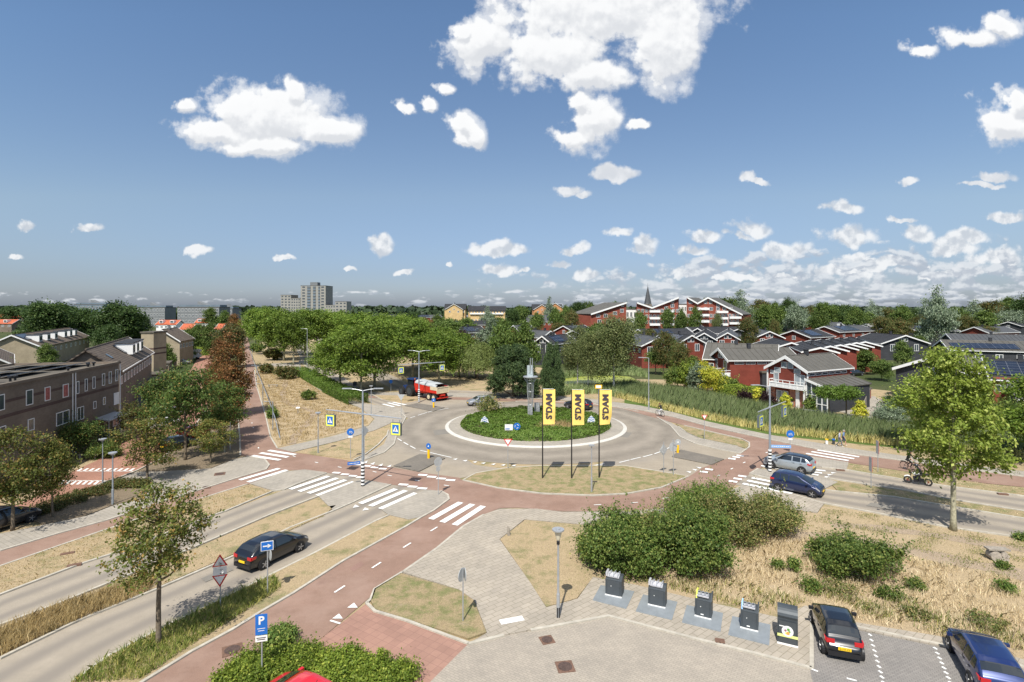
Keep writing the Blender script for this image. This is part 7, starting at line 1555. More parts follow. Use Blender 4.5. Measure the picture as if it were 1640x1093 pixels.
# ------------------------------------------------------------------ crossing poles with lit signs
def lightbox(rt, p, yaw, s=.95):
    c = Vector(p); M = Matrix.Rotation(yaw, 3, 'Z'); m = MB(); m.box(c, (s, .22, s * 1.1), yaw); m.tube([c + M @ Vector((-s * .35, 0, s * .55)), c + M @ Vector((-s * .35, 0, s * .8))], .02, 5); m.tube([c + M @ Vector((s * .35, 0, s * .55)), c + M @ Vector((s * .35, 0, s * .8))], .02, 5)
    b = m.build('sign_box', mat('sign_housing', (.10, .12, .13), .5), rt)
    def pl(x, y, z): return c + M @ Vector((x * s, y, z * s))
    for sg in (-1, 1):
        y0 = sg * .112
        for nm, hx, hz, mm, dy in (('yellow_border', .46, .51, M_lime, .006), ('blue_panel', .33, .38, M_blue, .012)):
            m = MB(); m.extr([pl(-hx, y0, -hz), pl(hx, y0, -hz), pl(hx, y0, hz), pl(-hx, y0, hz)], M @ Vector((0, sg * dy, 0))); m.build(nm, mm, b)
        m = MB(); yy = y0 + sg * .014; m.extr([pl(-.27, yy, -.22), pl(.27, yy, -.22), pl(0, yy, .28)], M @ Vector((0, sg * .004, 0))); m.build('triangle', M_whitep, b)
        m = MB(); yy = y0 + sg * .020
        for (x0, z0, x1, z1, w) in ((0, .06, -.01, -.04, .05), (-.01, -.04, -.09, -.17, .035), (-.01, -.04, .08, -.17, .035), (-.07, -.02, .06, .02, .03)):
            a, e = pl(x0, yy, z0), pl(x1, yy, z1); m.tube([a, e], w * s * .5, 6)
        m.cyl(pl(0, yy, .11), .035 * s, .01, 10, axis=M @ Vector((0, 1, 0))); m.build('walker_symbol', M_black, b)
def crossing_pole(label, px, py, ytop, yarm, L0, L1, yaw, byaw, lamp=2, drop=.9):
    x, y, _ = G(px, py); h = hgt(py, ytop); za = hgt(py, yarm); rt = empty('crossing_pole', (x, y, .09), label, 'crossing sign')
    m = MB(); m.tube([(0, 0, 0), (0, 0, 1.9), (0, 0, 1.9), (0, 0, h)], [.15, .15, .11, .07], 14); m.build('pole', M_pole, rt)
    for k in range(7):
        m = MB(); m.cyl((0, 0, .18 + k * .30), .158, .15, 14); m.build('white_band' if k % 1 == 0 else '', M_whitep, rt)
        m = MB(); m.cyl((0, 0, .03 + k * .30 + (0 if k else .0)), .157, .15, 14); m.build('black_band', M_black, rt)
    a = Vector((math.cos(yaw), math.sin(yaw), 0)); m = MB(); m.tube([a * -L0 + Vector((0, 0, za)), Vector((0, 0, za)), a * L1 + Vector((0, 0, za))], [.045, .07, .045], 8); m.cyl((0, 0, za), .12, .2, 12); m.build('cross_arm', M_galv, rt)
    for t in (-L0 + .55, L1 - .55): lightbox(rt, a * t + Vector((0, 0, za - drop)), byaw)
    if lamp:
        for s in ((-1, 1) if lamp == 2 else (-1,)):
            m = MB(); m.tube([(0, 0, h - .05), (s * .6, 0, h + .08), (s * 1.5, 0, h + .16)], [.035, .03, .03], 6); m.box((s * 1.35, 0, h + .15), (.8, .26, .07)); m.build('lamp_head', M_galv, rt)
    return rt
def arm_yaw(c, e, py, yarm, zc):
    p = Vector(G(c[0], c[1])); za = hgt(py, yarm); A = Vector(G(e[0][0], e[0][1], za)); B = Vector(G(e[1][0], e[1][1], za)); return math.atan2(B.y - A.y, B.x - A.x), (p - A).xy.length, (B - p).xy.length
yw, l0, l1 = arm_yaw((581, 780), ((522.5, 658), (643, 672.5)), 780, 665, 0)
r1 = crossing_pole('striped pole with two lit crossing signs and a double lamp at the left crossing', 581, 780, 627, 665, l0, l1, yw, yw + .12)
yw, l0, l1 = arm_yaw((1232, 756), ((1211, 662), (1257, 644.5)), 756, 655, 0)
r2 = crossing_pole('striped pole with two lit crossing signs at the right crossing', 1233, 757, 621, 654.5, min(l0, 4), min(l1, 4.5), yw, yw - .0, lamp=1)
yw, l0, l1 = arm_yaw((671, 645), ((634, 585), (706, 580.5)), 645, 584, 0)
r3 = crossing_pole('striped pole with two lit crossing signs behind the tractor trailer', 671, 645, 564, 583.5, l0, l1, yw, yw, lamp=2)
for (rt, x, z, yaw, L_) in ((r1, -.75, 1.95, .35, 1.05), (r2, .95, 2.35, -.12, 1.9)):
    m = MB(); m.box((x, -.05, z), (L_, .03, .26), yaw); nb = m.build('street_name_sign', M_blue if x < 0 else mat('pale_blue_sign', (.20, .38, .68), .4), rt)
    m = MB(); M = Matrix.Rotation(yaw, 3, 'Z')
    for k in range(9): q = M @ Vector(((k - 4) * L_ * .095, -.02, 0)); m.box((x + q.x, -.05 + q.y, z + .0), (L_ * (.04 + .02 * (k % 3)), .008, .06), yaw)
    m.build('lettering', M_whitep, nb)
# ------------------------------------------------------------------ street lamps
def lamp(label, px, py, top, kind='flat', r=.055, arm=0, group=None, side=-1):
    x, y, _ = G(px, py); h = hgt(py, top); rt = empty('street_lamp', (x, y, .05), label, 'street lamp', 0, group); m = MB(); m.tube([(0, 0, 0), (0, 0, 1.2), (0, 0, 1.25), (0, 0, h - .05)], [r * 1.4, r * 1.35, r, r * .7], 12); m.build('pole', M_pole if kind == 'flat' else M_galv, rt)
    if kind == 'funnel':
        m = MB(); m.tube([(0, 0, h - .55), (0, 0, h - .50), (0, 0, h - .08)], [.08, .10, .20], 16); m.build('lamp_shade', mat('frosted_lamp_glass', (.55, .50, .38), .3), rt); m = MB(); m.cyl((0, 0, h - .04), .30, .06, 20); m.cyl((0, 0, h + .02), .12, .05, 12); m.build('lamp_cap', M_galv, rt)
        m = MB(); m.cyl((0, 0, h - .68), .08, .16, 12); m.box((0, 0, .3), (.14, .16, .5)); m.build('collar', M_black, rt)
    elif kind == 'flat':
        m = MB(); m.cyl((0, 0, h), .30, .07, 20); m.cyl((0, 0, h - .1), .16, .12, 14); m.build('lamp_head', M_galv, rt)
    elif kind == 'arm':
        m = MB(); m.tube([(0, 0, h - .08), (side * .4, 0, h - .02), (side * 1.1, 0, h)], .035, 6); m.box((side * 1.15, 0, h + .01), (.75, .28, .09)); m.build('lamp_head', M_galv, rt)
    elif kind == 'post':
        m = MB(); m.box((0, 0, h), (.45, .3, .1)); m.build('lamp_head', M_galv, rt)
    return rt
lamp('street lamp with a glass funnel shade beside the tiled path', 894, 992, 849, 'funnel', .06)
lamp('flat disc lamp in the golden field left of the crossing', 509.5, 727, 662, 'flat', .05)
lamp('white headed lamp in front of the hedge end', 594.5, 666, 619, 'post', .05)
lamp('tall pale lamp post beside the reeds', 1039, 658, 573.5, 'arm', .075, side=-1)
lamp('lamp with small camera head beside the three flags', 947.5, 790, 714.5, 'post', .055)
lamp('disc lamp in the shrub bed, further of two', 164.5, 775, 704.5, 'flat', .05); lamp('disc lamp in the shrub bed, nearer of two', 180.5, 810, 726.5, 'flat', .06)
lamp('double headed lamp on the tree-lined road', 508, 560, 533, 'arm', .08); lamp('lamp post among the plane trees on the far road', 492, 588, 527, 'arm', .08)
# ------------------------------------------------------------------ traffic signs
def disc(nm, par, c, r, m_, yaw=0, n=28, t=.02, shape=None, flip=False):
    M = Matrix.Rotation(yaw, 3, 'Z'); pts = []
    if shape == 'tri': A = [90, 210, 330]
    elif shape == 'yield': A = [270, 30, 150]
    elif shape == 'dia': A = [0, 90, 180, 270]
    else: A = [360 * k / n for k in range(n)]
    m = MB(); m.extr([Vector(c) + M @ Vector((r * math.cos(R(a)), 0, r * math.sin(R(a)))) for a in A], M @ Vector((0, t, 0))); return m.build(nm, m_, par)
def rect(nm, par, c, w, h, m_, yaw=0, t=.02):
    m = MB(); m.box(c, (w, t, h), yaw); return m.build(nm, m_, par)
def post(label, px, py, top, name='traffic_sign', r=.032, cat='road sign', mp=None):
    x, y, _ = G(px, py); h = hgt(py, top); rt = empty(name, (x, y, .05), label, cat); m = MB(); m.tube([(0, 0, 0), (0, 0, h)], r, 10); m.build('pole', mp or M_galv, rt); return rt, h
f = -.05
rt, h = post('warning triangle above a yield sign on one pole beside the left road', 353, 975, 893); y_ = .35
o = disc('triangle_sign', rt, (0, f, h - .28), .42, M_signred, y_, shape='tri'); disc('triangle_face', o, (0, f - .02, h - .28), .30, M_whitep, y_, shape='tri'); m = MB()
for X in (-.07, .07): m.tube([(X + .05 * math.cos(a), f - .03, h - .36 + .05 * math.sin(a)) for a in [k * math.pi / 5 for k in range(11)]], .008, 4)
m.tube([(-.07, f - .03, h - .36), (0, f - .03, h - .26), (.07, f - .03, h - .36)], .008, 4); m.build('bicycle_symbol', M_black, o)
o = rect('sub_plate', rt, (0, f, h - .72), .62, .42, M_whitep, y_); m = MB()
for k in range(4): m.box((-.18 + .12 * k, f - .016, h - .86), (.08, .008, .05), y_)
for X in (-.08, .08): m.tube([(X + .05 * math.cos(a), f - .02, h - .66 + .05 * math.sin(a)) for a in [k * math.pi / 5 for k in range(11)]], .007, 4)
m.build('lettering', M_black, o)
o = disc('yield_sign', rt, (0, f, h - 1.14), .42, M_signred, y_, shape='yield'); disc('yield_face', o, (0, f - .02, h - 1.13), .29, M_whitep, y_, shape='yield')
rt, h = post('blue sign with a white arrow pointing right beside the black hatchback', 428.5, 954, 868); y_ = .35
o = rect('arrow_sign', rt, (0, f, h - .25), .62, .50, M_whitep, y_); rect('blue_panel', o, (0, f - .012, h - .25), .56, .44, M_blue, y_, .012)
m = MB(); M = Matrix.Rotation(y_, 3, 'Z')
for P_ in ([(-.2, -.03), (.08, -.03), (.08, .03), (-.2, .03)], [(.04, -.11), (.22, 0), (.04, .11)]): m.extr([Vector((0, f - .022, h - .25)) + M @ Vector((a, 0, b)) for a, b in P_], (0, -.006, 0))
m.build('arrow', M_whitep, o); disc('round_sign', rt, (.10, .05, h - .76), .30, M_backs, -.9)
rt, h = post('blue parking sign with a letter P above the yellow green bushes', 419.5, 1093, 985); y_ = .25
o = rect('parking_sign', rt, (0, f, h - .42), .46, .84, M_blue, y_); text('letter', 'P', .46, M_whitep, o, (0, f - .016, h - .26), (R(90), 0, y_), .002, .012); m = MB()
for k in range(2): m.box((0, f - .014, h - .58 - .09 * k), (.3 - .06 * k, .006, .02), y_)
m.build('lettering', M_whitep, o); o = rect('sub_plate', rt, (0, f, h - 1.0), .46, .24, M_whitep, y_); m = MB(); m.box((0, f - .014, h - .96), (.36, .006, .03), y_); m.box((0, f - .014, h - 1.03), (.3, .006, .03), y_); m.build('lettering', M_black, o)
rt, h = post('pair of round signs seen edge on beside the tiled path', 741.5, 998, 912); disc('round_sign', rt, (-.06, -.05, h - .30), .32, M_backs, 1.15); disc('round_sign', rt, (.10, .04, h - .32), .32, M_backs, 1.85)
rt, h = post('round sign seen from behind on the pavement refuge', 702, 794, 734); disc('round_sign', rt, (0, -.05, h - .34), .38, M_backs, .7); rect('sub_plate', rt, (0, -.05, h - .92), .38, .36, M_backs, .7)
rt, h = post('yield sign at the tip of the flag island', 813.5, 752, 703); o = disc('yield_sign', rt, (0, f, h - .30), .48, M_signred, 0, shape='yield'); disc('yield_face', o, (0, f - .02, h - .29), .32, M_whitep, 0, shape='yield')
rt, h = post('round blue bicycle sign left of the striped crossing pole', 561.5, 736, 687)
def bikesign(rt, h, r, yaw, dbl=True):
    o = disc('blue_sign', rt, (0, f, h - r), r, M_blue, yaw); m = MB(); zz = h - r
    for X in (-.13, .13): m.tube([(X + .085 * math.cos(a), f - .03, zz - .06 + .085 * math.sin(a)) for a in [k * math.pi / 7 for k in range(15)]], .013, 4)
    m.tube([(-.13, f - .03, zz - .06), (-.05, f - .03, zz + .08), (.07, f - .03, zz + .08), (.13, f - .03, zz - .06)], .013, 4); m.tube([(-.05, f - .03, zz + .08), (0, f - .03, zz - .06), (.07, f - .03, zz + .08)], .013, 4); m.build('bicycle_symbol', M_whitep, o); rect('sub_plate', rt, (0, f, h - 2 * r - .14), .42, .18, M_whitep, yaw)
bikesign(rt, h, .36, .3)
rt, h = post('round blue bicycle sign behind the grey crossover', 1265.5, 726, 690); bikesign(rt, h, .40, -.1)
rt, h = post('diamond sign seen from behind left of the crossing', 583.5, 737, 683); disc('diamond_sign', rt, (.06, .05, h - .55), .50, M_backs, 1.0, shape='dia')
rt, h = post('grey diamond sign back at the right tip of the flag island', 1063, 760, 709); disc('diamond_sign', rt, (0, .05, h - .75), .55, M_backs, .6, shape='dia'); disc('round_sign', rt, (.05, .05, h - .75), .35, M_backs, .6)
rt, h = post('round sign back beside the grey diamond sign', 1078.5, 763, 704); disc('round_sign', rt, (0, .05, h - .75), .42, M_backs, .3); rect('sign_bracket', rt, (.2, 0, h - .2), .7, .05, M_galv); rect('sign_bracket', rt, (.2, 0, h - .5), .5, .05, M_galv)
rt, h = post('small yield sign on the grass island before the reeds', 1128, 705, 664.5); o = disc('yield_sign', rt, (0, f, h - .28), .42, M_signred, 0, shape='yield'); disc('yield_face', o, (0, f - .02, h - .27), .28, M_whitep, 0, shape='yield')
for px, py, tp, l in ((1395, 783, 733, 'red edged sign seen edge on, nearer of two on the right road'), (1406, 757, 707, 'red edged sign seen edge on, further of two beside the cycle path')):
    rt, h = post(l, px, py, tp); o = rect('sign_panel', rt, (0, .02, h - .62), .50, 1.2, M_signred, 1.35); rect('sign_panel', rt, (-.05, .02, h - .62), .50, 1.2, M_backs, 1.35)
rt, h = post('yellow and white notice sign behind the middle and right flags', 958.5, 651, 617); o = rect('notice', rt, (0, f, h - .3), 1.1, .6, M_yel); rect('notice_face', o, (0, f - .015, h - .3), .8, .4, M_whitep, 0, .01)
rt, h = post('white backed yield sign before the hedge end', 642.5, 666, 632); disc('yield_sign', rt, (0, -.05, h - .35), .60, M_backs, 0, shape='yield')
rt, h = post('small blue topped sign on the median before the tractor', 626, 628, 609); disc('round_sign', rt, (0, -.05, h - .3), .34, M_blue, 0)
rt, h = post('dark waste bin on a post on the median by the planes', 568.5, 624, 611, 'waste_bin', .05, 'waste bin'); rect('bin', rt, (0, 0, h - .5), .6, .7, M_bin, 0, .5)
rt, h = post('pole with a red and blue panel at the mouth of the gravel path', 480.5, 605, 578); rect('panel', rt, (.5, -.05, h - .3), 1.5, .5, M_bin)
rt, h = post('leaning grey post at the corner of the left pavement', 368.5, 722, 677, 'post', .04, 'post')
rt, h = post('thin pole behind the nearer disc lamp', 181, 772, 728, 'post', .03, 'post')
rt, h = post('pole on the median of the left road under the young tree', 239, 932, 893, 'post', .04, 'post')
for px, py, tp, l in ((686.5, 736, 711, 'yellow bollard with a blue sign on the left traffic island'), (1085.5, 727, 705, 'yellow bollard with a sign on the right traffic island'), (694.5, 654, 639, 'yellow bollard with a blue arrow sign before the trailer')):
    x, y, _ = G(px, py); h = hgt(py, tp); rt = empty('bollard', (x, y, .12), l, 'bollard'); m = MB(); m.cyl((0, 0, h * .28), .13, h * .56, 12); m.build('post', M_yel, rt); o = disc('round_sign', rt, (0, -.1, h * .78), .30, M_blue if px < 1000 else M_backs, -.5 if px == 686.5 else 0); disc('arrow', o, (0, -.12, h * .78), .12, M_whitep, 0, shape='tri')
# signs on the roundabout
for px, py, l in ((776, 687, 'blue and white chevron board at the left of the planting'), (947, 686, 'blue and white chevron board at the right of the planting')):
    x, y, _ = G(px, py); rt = empty('chevron_board', (x, y, .5), l, 'road sign'); m = MB(); m.extr([(-.55, 0, .2), (.55, 0, .2), (.4, 0, .7), (0, 0, 1.1), (-.4, 0, .7)], (0, .05, 0)); b = m.build('board', M_whitep, rt)
    for k in range(3): q = MB(); z_ = .3 + .22 * k; q.extr([(-.35, -.01, z_), (0, -.01, z_ + .14), (.35, -.01, z_), (.35, -.01, z_ + .07), (0, -.01, z_ + .21), (-.35, -.01, z_ + .07)], (0, -.01, 0)); q.build('chevron', M_blue, b)
x, y, _ = G(819, 700); rt = empty('roundabout_sign', (x, y, .3), 'round blue roundabout sign with a white board at the front of the planting', 'road sign'); m = MB(); m.tube([(.65, 0, 0), (.65, 0, 1.0)], .03, 6); m.tube([(-.4, 0, 0), (-.4, 0, .7)], .03, 6); m.build('pole', M_galv, rt)
o = disc('round_sign', rt, (.65, -.05, .95), .42, M_blue); m = MB()
for k in range(3):
    a0 = k * 120 + 20; m.tube([(.65 + .22 * math.cos(R(a)), -.07, .95 + .22 * math.sin(R(a))) for a in range(a0, a0 + 80, 16)], .035, 5)
m.build('arrows', M_whitep, o); o = rect('white_board', rt, (-.3, -.05, .85), .95, .7, M_whitep); m = MB(); m.box((-.45, -.065, .66), (.5, .008, .12)); m.build('lettering', M_blue, o)
# ------------------------------------------------------------------ tower sculpture on the roundabout
def sculpture():
    x, y, _ = G(849.5, 672); sc = y / F; gal = mat('sculpture_steel', (.42, .44, .45), .4, .5, .1, 4); gs = mat('gabion_stone', (.24, .25, .255), .9, 0, .5, 5, .4, 0, .4); gl = mat('pale_glass', (.36, .42, .44), .12, 0, .2, 2, .8)
    rt = empty('tower_sculpture', (x, y, .2), 'steel lattice tower sculpture with a glass crown on the roundabout', 'sculpture')
    def Z(py): return (672 - py) * sc + .0
    m = MB(); m.box((-.05, 0, Z(651) / 2), (.66, .66, Z(651))); m.build('gabion_base', gs, rt)
    m = MB(); z0, z1, z2 = Z(651), Z(616), Z(606.5)
    for k in range(14):
        a = 2 * math.pi * k / 14; c, s = math.cos(a), math.sin(a); m.tube([(c * .30, s * .30, z0), (c * .42, s * .42, (z0 + z1) / 2), (c * .46, s * .46, z1), (c * .95, s * .95, z2)], .028, 5)
    for zz, r_ in ((z0 + .05, .31), ((z0 + z1) / 2 + .35, .43), (z1, .47), (z2 - .35, .75)):
        m.tube([(r_ * math.cos(a), r_ * math.sin(a), zz) for a in [2 * math.pi * k / 24 for k in range(25)]], .03, 5)
    m.build('lattice_shaft', gal, rt); m = MB(); m.cyl((0, 0, z2 + .04), 1.0, .12, 28); m.build('platform', gal, rt)
    m = MB(); z3 = Z(588); m.box((0, 0, z2 + .22), (.66, .5, .3)); m.extr([(-.42, -.03, z2 + .1), (-.1, -.03, z2 + .1), (-.1, -.03, z3), (-.42, -.03, z3)], (0, .06, 0)); m.extr([(.0, -.2, z2 + .4), (.30, -.2, z2 + .4), (.26, -.2, z3 + .1), (.06, -.2, z3)], (0, .36, 0)); m.build('glass_crown', gl, rt)
    m = MB()
    for X in (-.02, .26): m.tube([(X, -.1, z2 + .1), (X, -.1, Z(576))], .055, 6)
    m.tube([(-.44, 0, z2), (-.44, 0, z3), (-.1, 0, z3 + .05)], .035, 5); m.tube([(.38, 0, z2), (.34, 0, z3)], .04, 5); m.build('mast', gal, rt)
    x2, y2, _ = G(861, 668); m = MB(); n = 6; rs = [(.34, .0), (.40, .6), (.42, 1.2), (.36, 1.75)]
    for r_, z in rs:
        for k in range(n): a = 2 * math.pi * k / n + .3; m.v.append((r_ * math.cos(a) * 1.05 - z * .06, r_ * math.sin(a), z))
    for i in range(3):
        for k in range(n): m.f.append((i * n + k, i * n + (k + 1) % n, (i + 1) * n + (k + 1) % n, (i + 1) * n + k)); m.m.append(0)
    m.f.append(tuple(3 * n + k for k in range(n))); m.m.append(0); o = m.build('standing_stone', gs, None, loc=(x2, y2, .2)); tag(o, 'grey standing stone beside the tower sculpture', 'stone')
sculpture()
# ------------------------------------------------------------------ waste containers
def container(label, fx0, fy0, fx1, fy1, tall, style):
    A, B = Vector(G(fx0, fy0)), Vector(G(fx1, fy1)); d = (B - A).normalized(); w = (B - A).length; yaw = math.atan2(d.y, d.x); rt = empty('waste_container', (A.x, A.y, .10), label, 'waste container', yaw)
    dep, h = .62, tall; m = MB(); m.extr([(0, 0, .05), (0, dep, .05), (0, dep, h), (0, dep * .55, h), (0, 0, h * .86)], (w, 0, 0)); m.build('housing', M_bin, rt)
    m = MB(); m.box((w / 2, -.012, h * .44), (w * .76, .02, h * .76)); dr = m.build('door', mat('anthracite_door', (.065, .075, .083), .45, .2, .1), rt); m = MB(); m.cyl((w * .36, -.03, h * .55), .02, .02, 10, axis='y'); m.build('lock', M_whitep, dr)
    m = MB(); m.box((w / 2, -.03, .04), (w + .02, .05, .06)); m.build('white_edge', M_whitep, rt)
    if style == 'a': # white ribbed hopper top
        m = MB(); m.box((w * .46, dep * .42, h + .02), (w * .72, dep * .6, .06), rx=.25); m.box((w * .06, dep * .45, h + .09), (.10, dep * .7, .2)); m.build('hopper', M_binin, rt)
        for k in range(3): m = MB(); X = w * (.22 + .26 * k); m.tube([(X, .05, h + .06), (X, .12, h + .22), (X + .08, .3, h + .25), (X + .08, .36, h + .1)], .018, 5); m.build('handle', M_galv, rt)
    else:
        m = MB(); m.box((w * .46, dep * .30, h + .02), (w * .74, dep * .4, .05), rx=.2); m.build('hopper', M_binin, rt)
        for X, mm in ((.03, M_lime if style == 'b' else mat('light_blue', (.30, .50, .75), .4)), (w - .03, M_bin)): m = MB(); m.extr([(X, .05, h * .86), (X, dep * .85, h * .9), (X, dep * .85, h + .18), (X, .2, h + .16)], (.06, 0, 0)); m.build('side_fin', mm, rt)
        for k in range(3): m = MB(); X = w * (.25 + .24 * k); m.tube([(X + .08 * math.cos(a), .12, h + .16 + .10 * math.sin(a)) for a in [kk * math.pi / 5 for kk in range(11)]], .016, 5); m.build('handle', M_galv, rt)
        m = MB(); m.box((w * .45, -.03, .18), (.14, .01, .05)); m.build('label', M_whitep, rt)
    return rt
def pl4(label, q):
    P = [Vector(G(*p)) for p in q]; c = sum(P, Vector()) / 4; m = MB(); m.prism([(p.x - c.x, p.y - c.y) for p in P], 0, .03); tag(m.build('floor_plate', M_plate, None, loc=(c.x, c.y, .10)), label, 'floor plate')
pl4('steel floor plate under the leftmost container', [(949,965),(962,941),(1016,951),(1003,979)]); pl4('steel floor plate under the second container', [(1018,983),(1030,956),(1085,968),(1076,997)]); pl4('steel floor plate under the third container', [(1092,1001),(1100,973),(1158,986),(1154,1016)]); pl4('steel floor plate under the fourth container', [(1166,1021),(1173,991),(1234,1005),(1232,1038)])
container('leftmost underground waste container with a white ribbed top', 969.5, 956, 995.5, 961.5, 1.0, 'a'); container('second waste container from the left with a white ribbed top', 1038, 972, 1065.5, 978, 1.0, 'a')
container('third waste container with a lime side fin and steel hopper', 1113, 990, 1139, 996.5, 1.0, 'b'); container('fourth waste container with a light blue side fin', 1186, 1009, 1214, 1016, 1.0, 'c')
def organic():
    A, B = Vector(G(1245, 1033)), Vector(G(1278, 1041)); d = (B - A).normalized(); w = (B - A).length; rt = empty('organic_waste_container', (A.x, A.y, .10), 'tall grey organic waste container with a rounded top and a fruit picture', 'waste container', math.atan2(d.y, d.x)); dep, h = .9, 1.6
    m = MB(); prof = [(0, 0, 0), (0, dep, 0), (0, dep, h * .72)] + [(0, dep * .5 + dep * .5 * math.cos(a), h * .72 + h * .28 * math.sin(a)) for a in [R(15 * k) for k in range(1, 12)]] + [(0, .05, h * .72)]; m.extr(prof, (w, 0, 0)); m.build('housing', M_bin, rt)
    m = MB(); m.box((w / 2, -.012, h * .36), (w * .84, .02, h * .60)); dr = m.build('door', MATS['anthracite_door'], rt); m = MB(); m.box((w / 2, -.03, h * .26), (w, .012, .12)); m.build('lime_band', mat('pale_lime', (.65, .72, .25), .5), rt)
    disc('round_picture', rt, (w / 2, -.045, h * .40), .24, M_whitep, 0, t=.012); 
    for X, z, r_, cc in ((-.09, .03, .05, (.30, .12, .16)), (.03, .09, .06, (.12, .3, .08)), (.02, -.08, .07, (.8, .35, .08)), (-.05, -.09, .05, (.75, .65, .15)), (.08, .0, .045, (.15, .35, .1))): disc('fruit', rt, (w / 2 + X, -.055, h * .40 + z), r_, mat('fruit_%d' % int(cc[0] * 100), cc, .5), 0, t=.008)
    m = MB(); m.box((w * .22, -.03, h * .52), (.22, .01, .04)); m.build('lettering', M_whitep, rt); m = MB(); m.box((w / 2, -.03, .03), (w + .02, .05, .06)); m.build('white_edge', M_whitep, rt)
organic()
# ------------------------------------------------------------------ covers, drains, bench, stump, railing
def cover(label, px, py, s, yaw, m_=None, z=.05, cat='manhole cover'):
    x, y, _ = G(px, py); rt = empty('manhole_cover', (x, y, z), label, cat, yaw); m = MB(); m.box((0, 0, .0), (s, s, .03)); m.build('frame', m_ or M_rust, rt); m = MB(); m.cyl((0, 0, .018), s * .40, .02, 24); m.build('lid', mat('dark_iron', (.09, .06, .05), .8, .2, .4, 12), rt)
cover('rusty manhole cover in the red cycle path at lower left', 372, 1043, .82, .5); cover('rusty manhole cover in the grey lot, upper of two', 876, 1027, .62, .3); cover('dark manhole cover in the grey lot, lower of two', 905, 1070, .75, .15); cover('manhole cover in the left pavement', 352, 761, .9, .4, z=.095); cover('drain at the kerb of the left cycle path', 330, 782, .7, .4, z=.07)
x, y, _ = G(1153, 1031); rt = empty('gully', (x, y, .03), 'rusty gully inlet in the kerb below the containers', 'drain', -.25); m = MB(); m.box((0, 0, .10), (.42, .3, .05)); m.build('lid', M_rust, rt); m = MB()
for k in range(3): m.box((-.15 + .15 * k, -.15, .05), (.05, .03, .1))
m.build('grate', M_black, rt)
for px, py, l in ((1346, 754.5, 'kerb gully on the right road, left of two'), (1606, 793, 'kerb gully on the right road, right of two'), (119, 907.5, 'kerb gully on the left road'), (668-560, 889, 'drain beside the left cycle path')):
    x, y, _ = G(px, py); m = MB(); m.box((0, 0, .07), (.7, .28, .12), -.3 if px > 1000 else .5); tag(m.build('gully', M_rust, None, loc=(x, y, 0)), l, 'drain')
# log bench
x, y, _ = G(1597, 897); rt = empty('log_bench', (x, y, 0), 'rough bench of a plank laid on sawn logs in the straw field', 'bench', -.12)
m = MB(); m.box((0, 0, .68), (1.2, .5, .09)); m.build('plank', M_wood, rt)
for X, r_, z, L_ in ((-.20, .30, .30, .5), (.26, .17, .42, .5), (.22, .12, .13, .5), (.42, .10, .12, .5), (.45, .09, .32, .5)): m = MB(); m.cyl((X, 0, z), r_, L_, 14, axis='y'); m.build('log', mat('sawn_log', (.34, .30, .25), .9, 0, .3, 10), rt)
x, y, _ = G(815, 860); m = MB(); m.tube([(0, 0, 0), (-.03, 0, .35), (-.06, 0, .62)], [.11, .10, .06], 9); tag(m.build('wooden_post', M_wood, None, loc=(x, y, .1)), 'weathered wooden post at the corner of the tiled path', 'post')
def bench(label, px, py, yaw):
    x, y, _ = G(px, py); rt = empty('bench', (x, y, .05), label, 'bench', yaw); m = MB(); m.box((0, 0, .45), (1.9, .45, .08)); m.build('seat', M_wood, rt)
    for X in (-.7, .7): m = MB(); m.box((X, 0, .2), (.16, .4, .42)); m.build('leg', M_conc, rt)
bench('concrete bench before the brick block shrub', 142, 736, .1); bench('pale bench in the golden field', 437, 621, .2)
x, y, _ = G(477, 664); rt = empty('information_post', (x, y, .05), 'short post with a white sloping board in the golden field', 'information post'); m = MB(); m.tube([(0, 0, 0), (0, 0, .8)], .06, 8); m.build('post', M_wood, rt); m = MB(); m.box((0, 0, .9), (.5, .35, .05), rx=.4); m.build('board', M_whitep, rt)
def railing():
    rt = empty('railing', G(430, 660), 'grey steel handrail with posts along the north cycle path', 'railing'); O = Vector(G(430, 660)); m = MB(); pts = [(449, 705, .05), (440, 680, 1.0), (430, 655, 1.5), (421, 632, 1.6), (412, 607, 1.6), (405, 585, 1.6), (400, 570, 1.6)]
    m.tube([Vector((*G(x, y)[:2], z)) - O for x, y, z in pts], .055, 8); m.build('rail', M_pole, rt)
    for x, y, h in ((437, 690, 3.6), (421, 650, 3.4), (411, 612, 3.4), (404, 580, 3.4)):
        p = Vector(G(x, y)) - O; m = MB(); m.tube([p, p + Vector((0, 0, h)), p + Vector((-1.1, .1, h))], .06, 8); m.build('post', M_pole, rt)
railing()
x, y, _ = G(366, 726); rt = empty('cycle_barrier', (x, y, .05), 'pale tubular barrier beside the leaning post', 'barrier'); m = MB(); m.tube([(-.4, 0, 0), (-.4, 0, .9), (0, 0, 1.3), (.1, 0, .9)], .03, 6); m.build('tube', M_galv, rt)
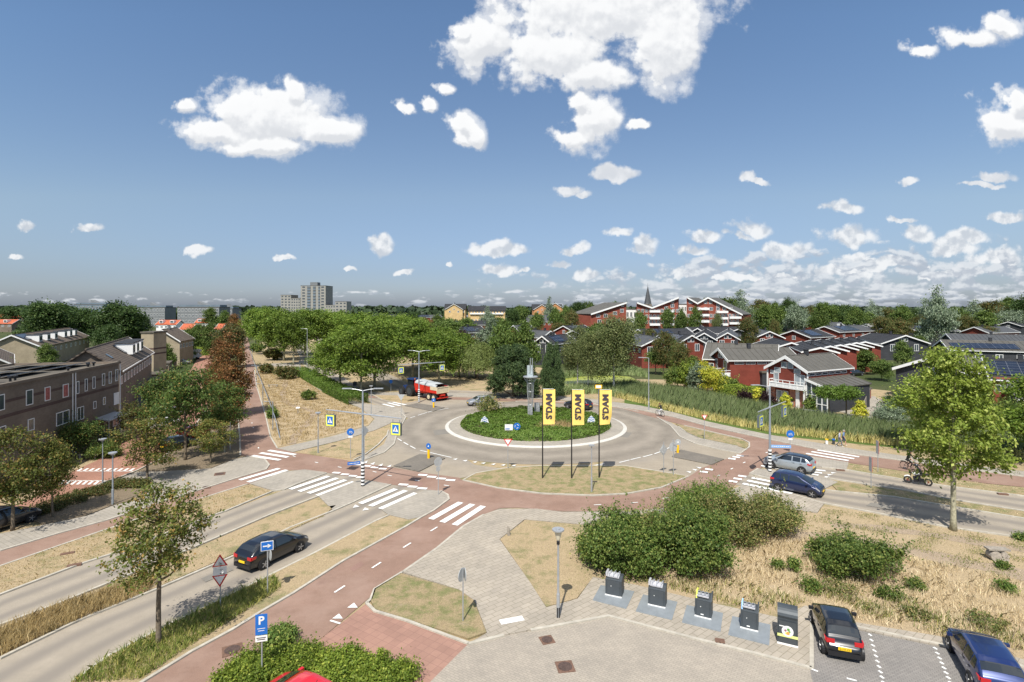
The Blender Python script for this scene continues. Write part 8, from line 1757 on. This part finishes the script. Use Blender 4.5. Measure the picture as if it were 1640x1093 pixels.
for px, py, l, c in ((1324, 712, 'small yellow marker on the verge behind the walkers', M_yel), (1335, 712, 'small blue topped waste bin beside the walkers', M_blue)):
    x, y, _ = G(px, py); rt = empty('marker_post', (x, y, 0), l, 'marker post'); m = MB(); m.cyl((0, 0, .25), .14, .5, 12); m.cyl((0, 0, .55), .17, .12, 12, mi=1); m.build('post', [M_bin if c is M_blue else M_whitep, c], rt)
def pylon(px, yt, Y):
    x = (px - CX) * Y / F; h = HC + (HY - yt) * Y / F; rt = empty('power_pylon', (x, Y, 0), 'faint lattice power pylon on the right horizon', 'pylon'); m = MB()
    for sx in (-1, 1):
        for sy in (-1, 1): m.tube([(sx * 4, sy * 4, 0), (sx * .6, sy * .6, h)], .22, 4)
    for k in range(8): z = h * k / 8; w = 4 - 3.4 * k / 8; w2 = 4 - 3.4 * (k + 1) / 8; m.tube([(-w, -w, z), (w2, -w2, h * (k + 1) / 8)], .12, 4); m.tube([(w, -w, z), (-w2, -w2, h * (k + 1) / 8)], .12, 4)
    m.build('mast', M_galv, rt)
    for z, w in ((h * .95, 5), (h * .84, 7), (h * .72, 6)): m = MB(); m.tube([(-w, 0, z), (w, 0, z)], .25, 4); m.build('crossarm', M_galv, rt)
pylon(1633, 466, 800)
# terrace furniture
x, y, _ = G(1314, 656); rt = empty('garden_table', (x, y, .12), 'dark garden table on the house terrace', 'table'); m = MB(); m.box((0, 0, .72), (1.8, .9, .06)); m.build('table_top', M_bin, rt)
for X in (-.8, .8): m = MB(); m.box((X, 0, .35), (.08, .7, .7)); m.build('leg', M_bin, rt)
x, y, _ = G(1268.5, 652); rt = empty('plant_pot', (x, y, .12), 'grey plant pot with a small bush at the white column', 'plant pot'); m = MB(); m.tube([(0, 0, 0), (0, 0, .3), (0, 0, .7)], [.2, .32, .25], 14); m.build('pot', M_conc2, rt); (V, Fc), c = crown(3, [(0, 0, .95, .3, .3, .3)], 20, 30, .12, .1); link('foliage', raw('foliage', V, Fc, MATS['lf_hedge']), rt)
x, y, _ = G(1303, 655); rt = empty('parasol', (x, y, .12), 'closed dark parasol on the house terrace', 'parasol'); m = MB(); m.tube([(0, 0, 0), (0, 0, 2.6)], .03, 8); m.build('pole', M_galv, rt); m = MB(); m.tube([(0, 0, 1.0), (0, 0, 1.4), (0, 0, 2.55)], [.16, .2, .05], 10); m.build('canopy', M_bin, rt)
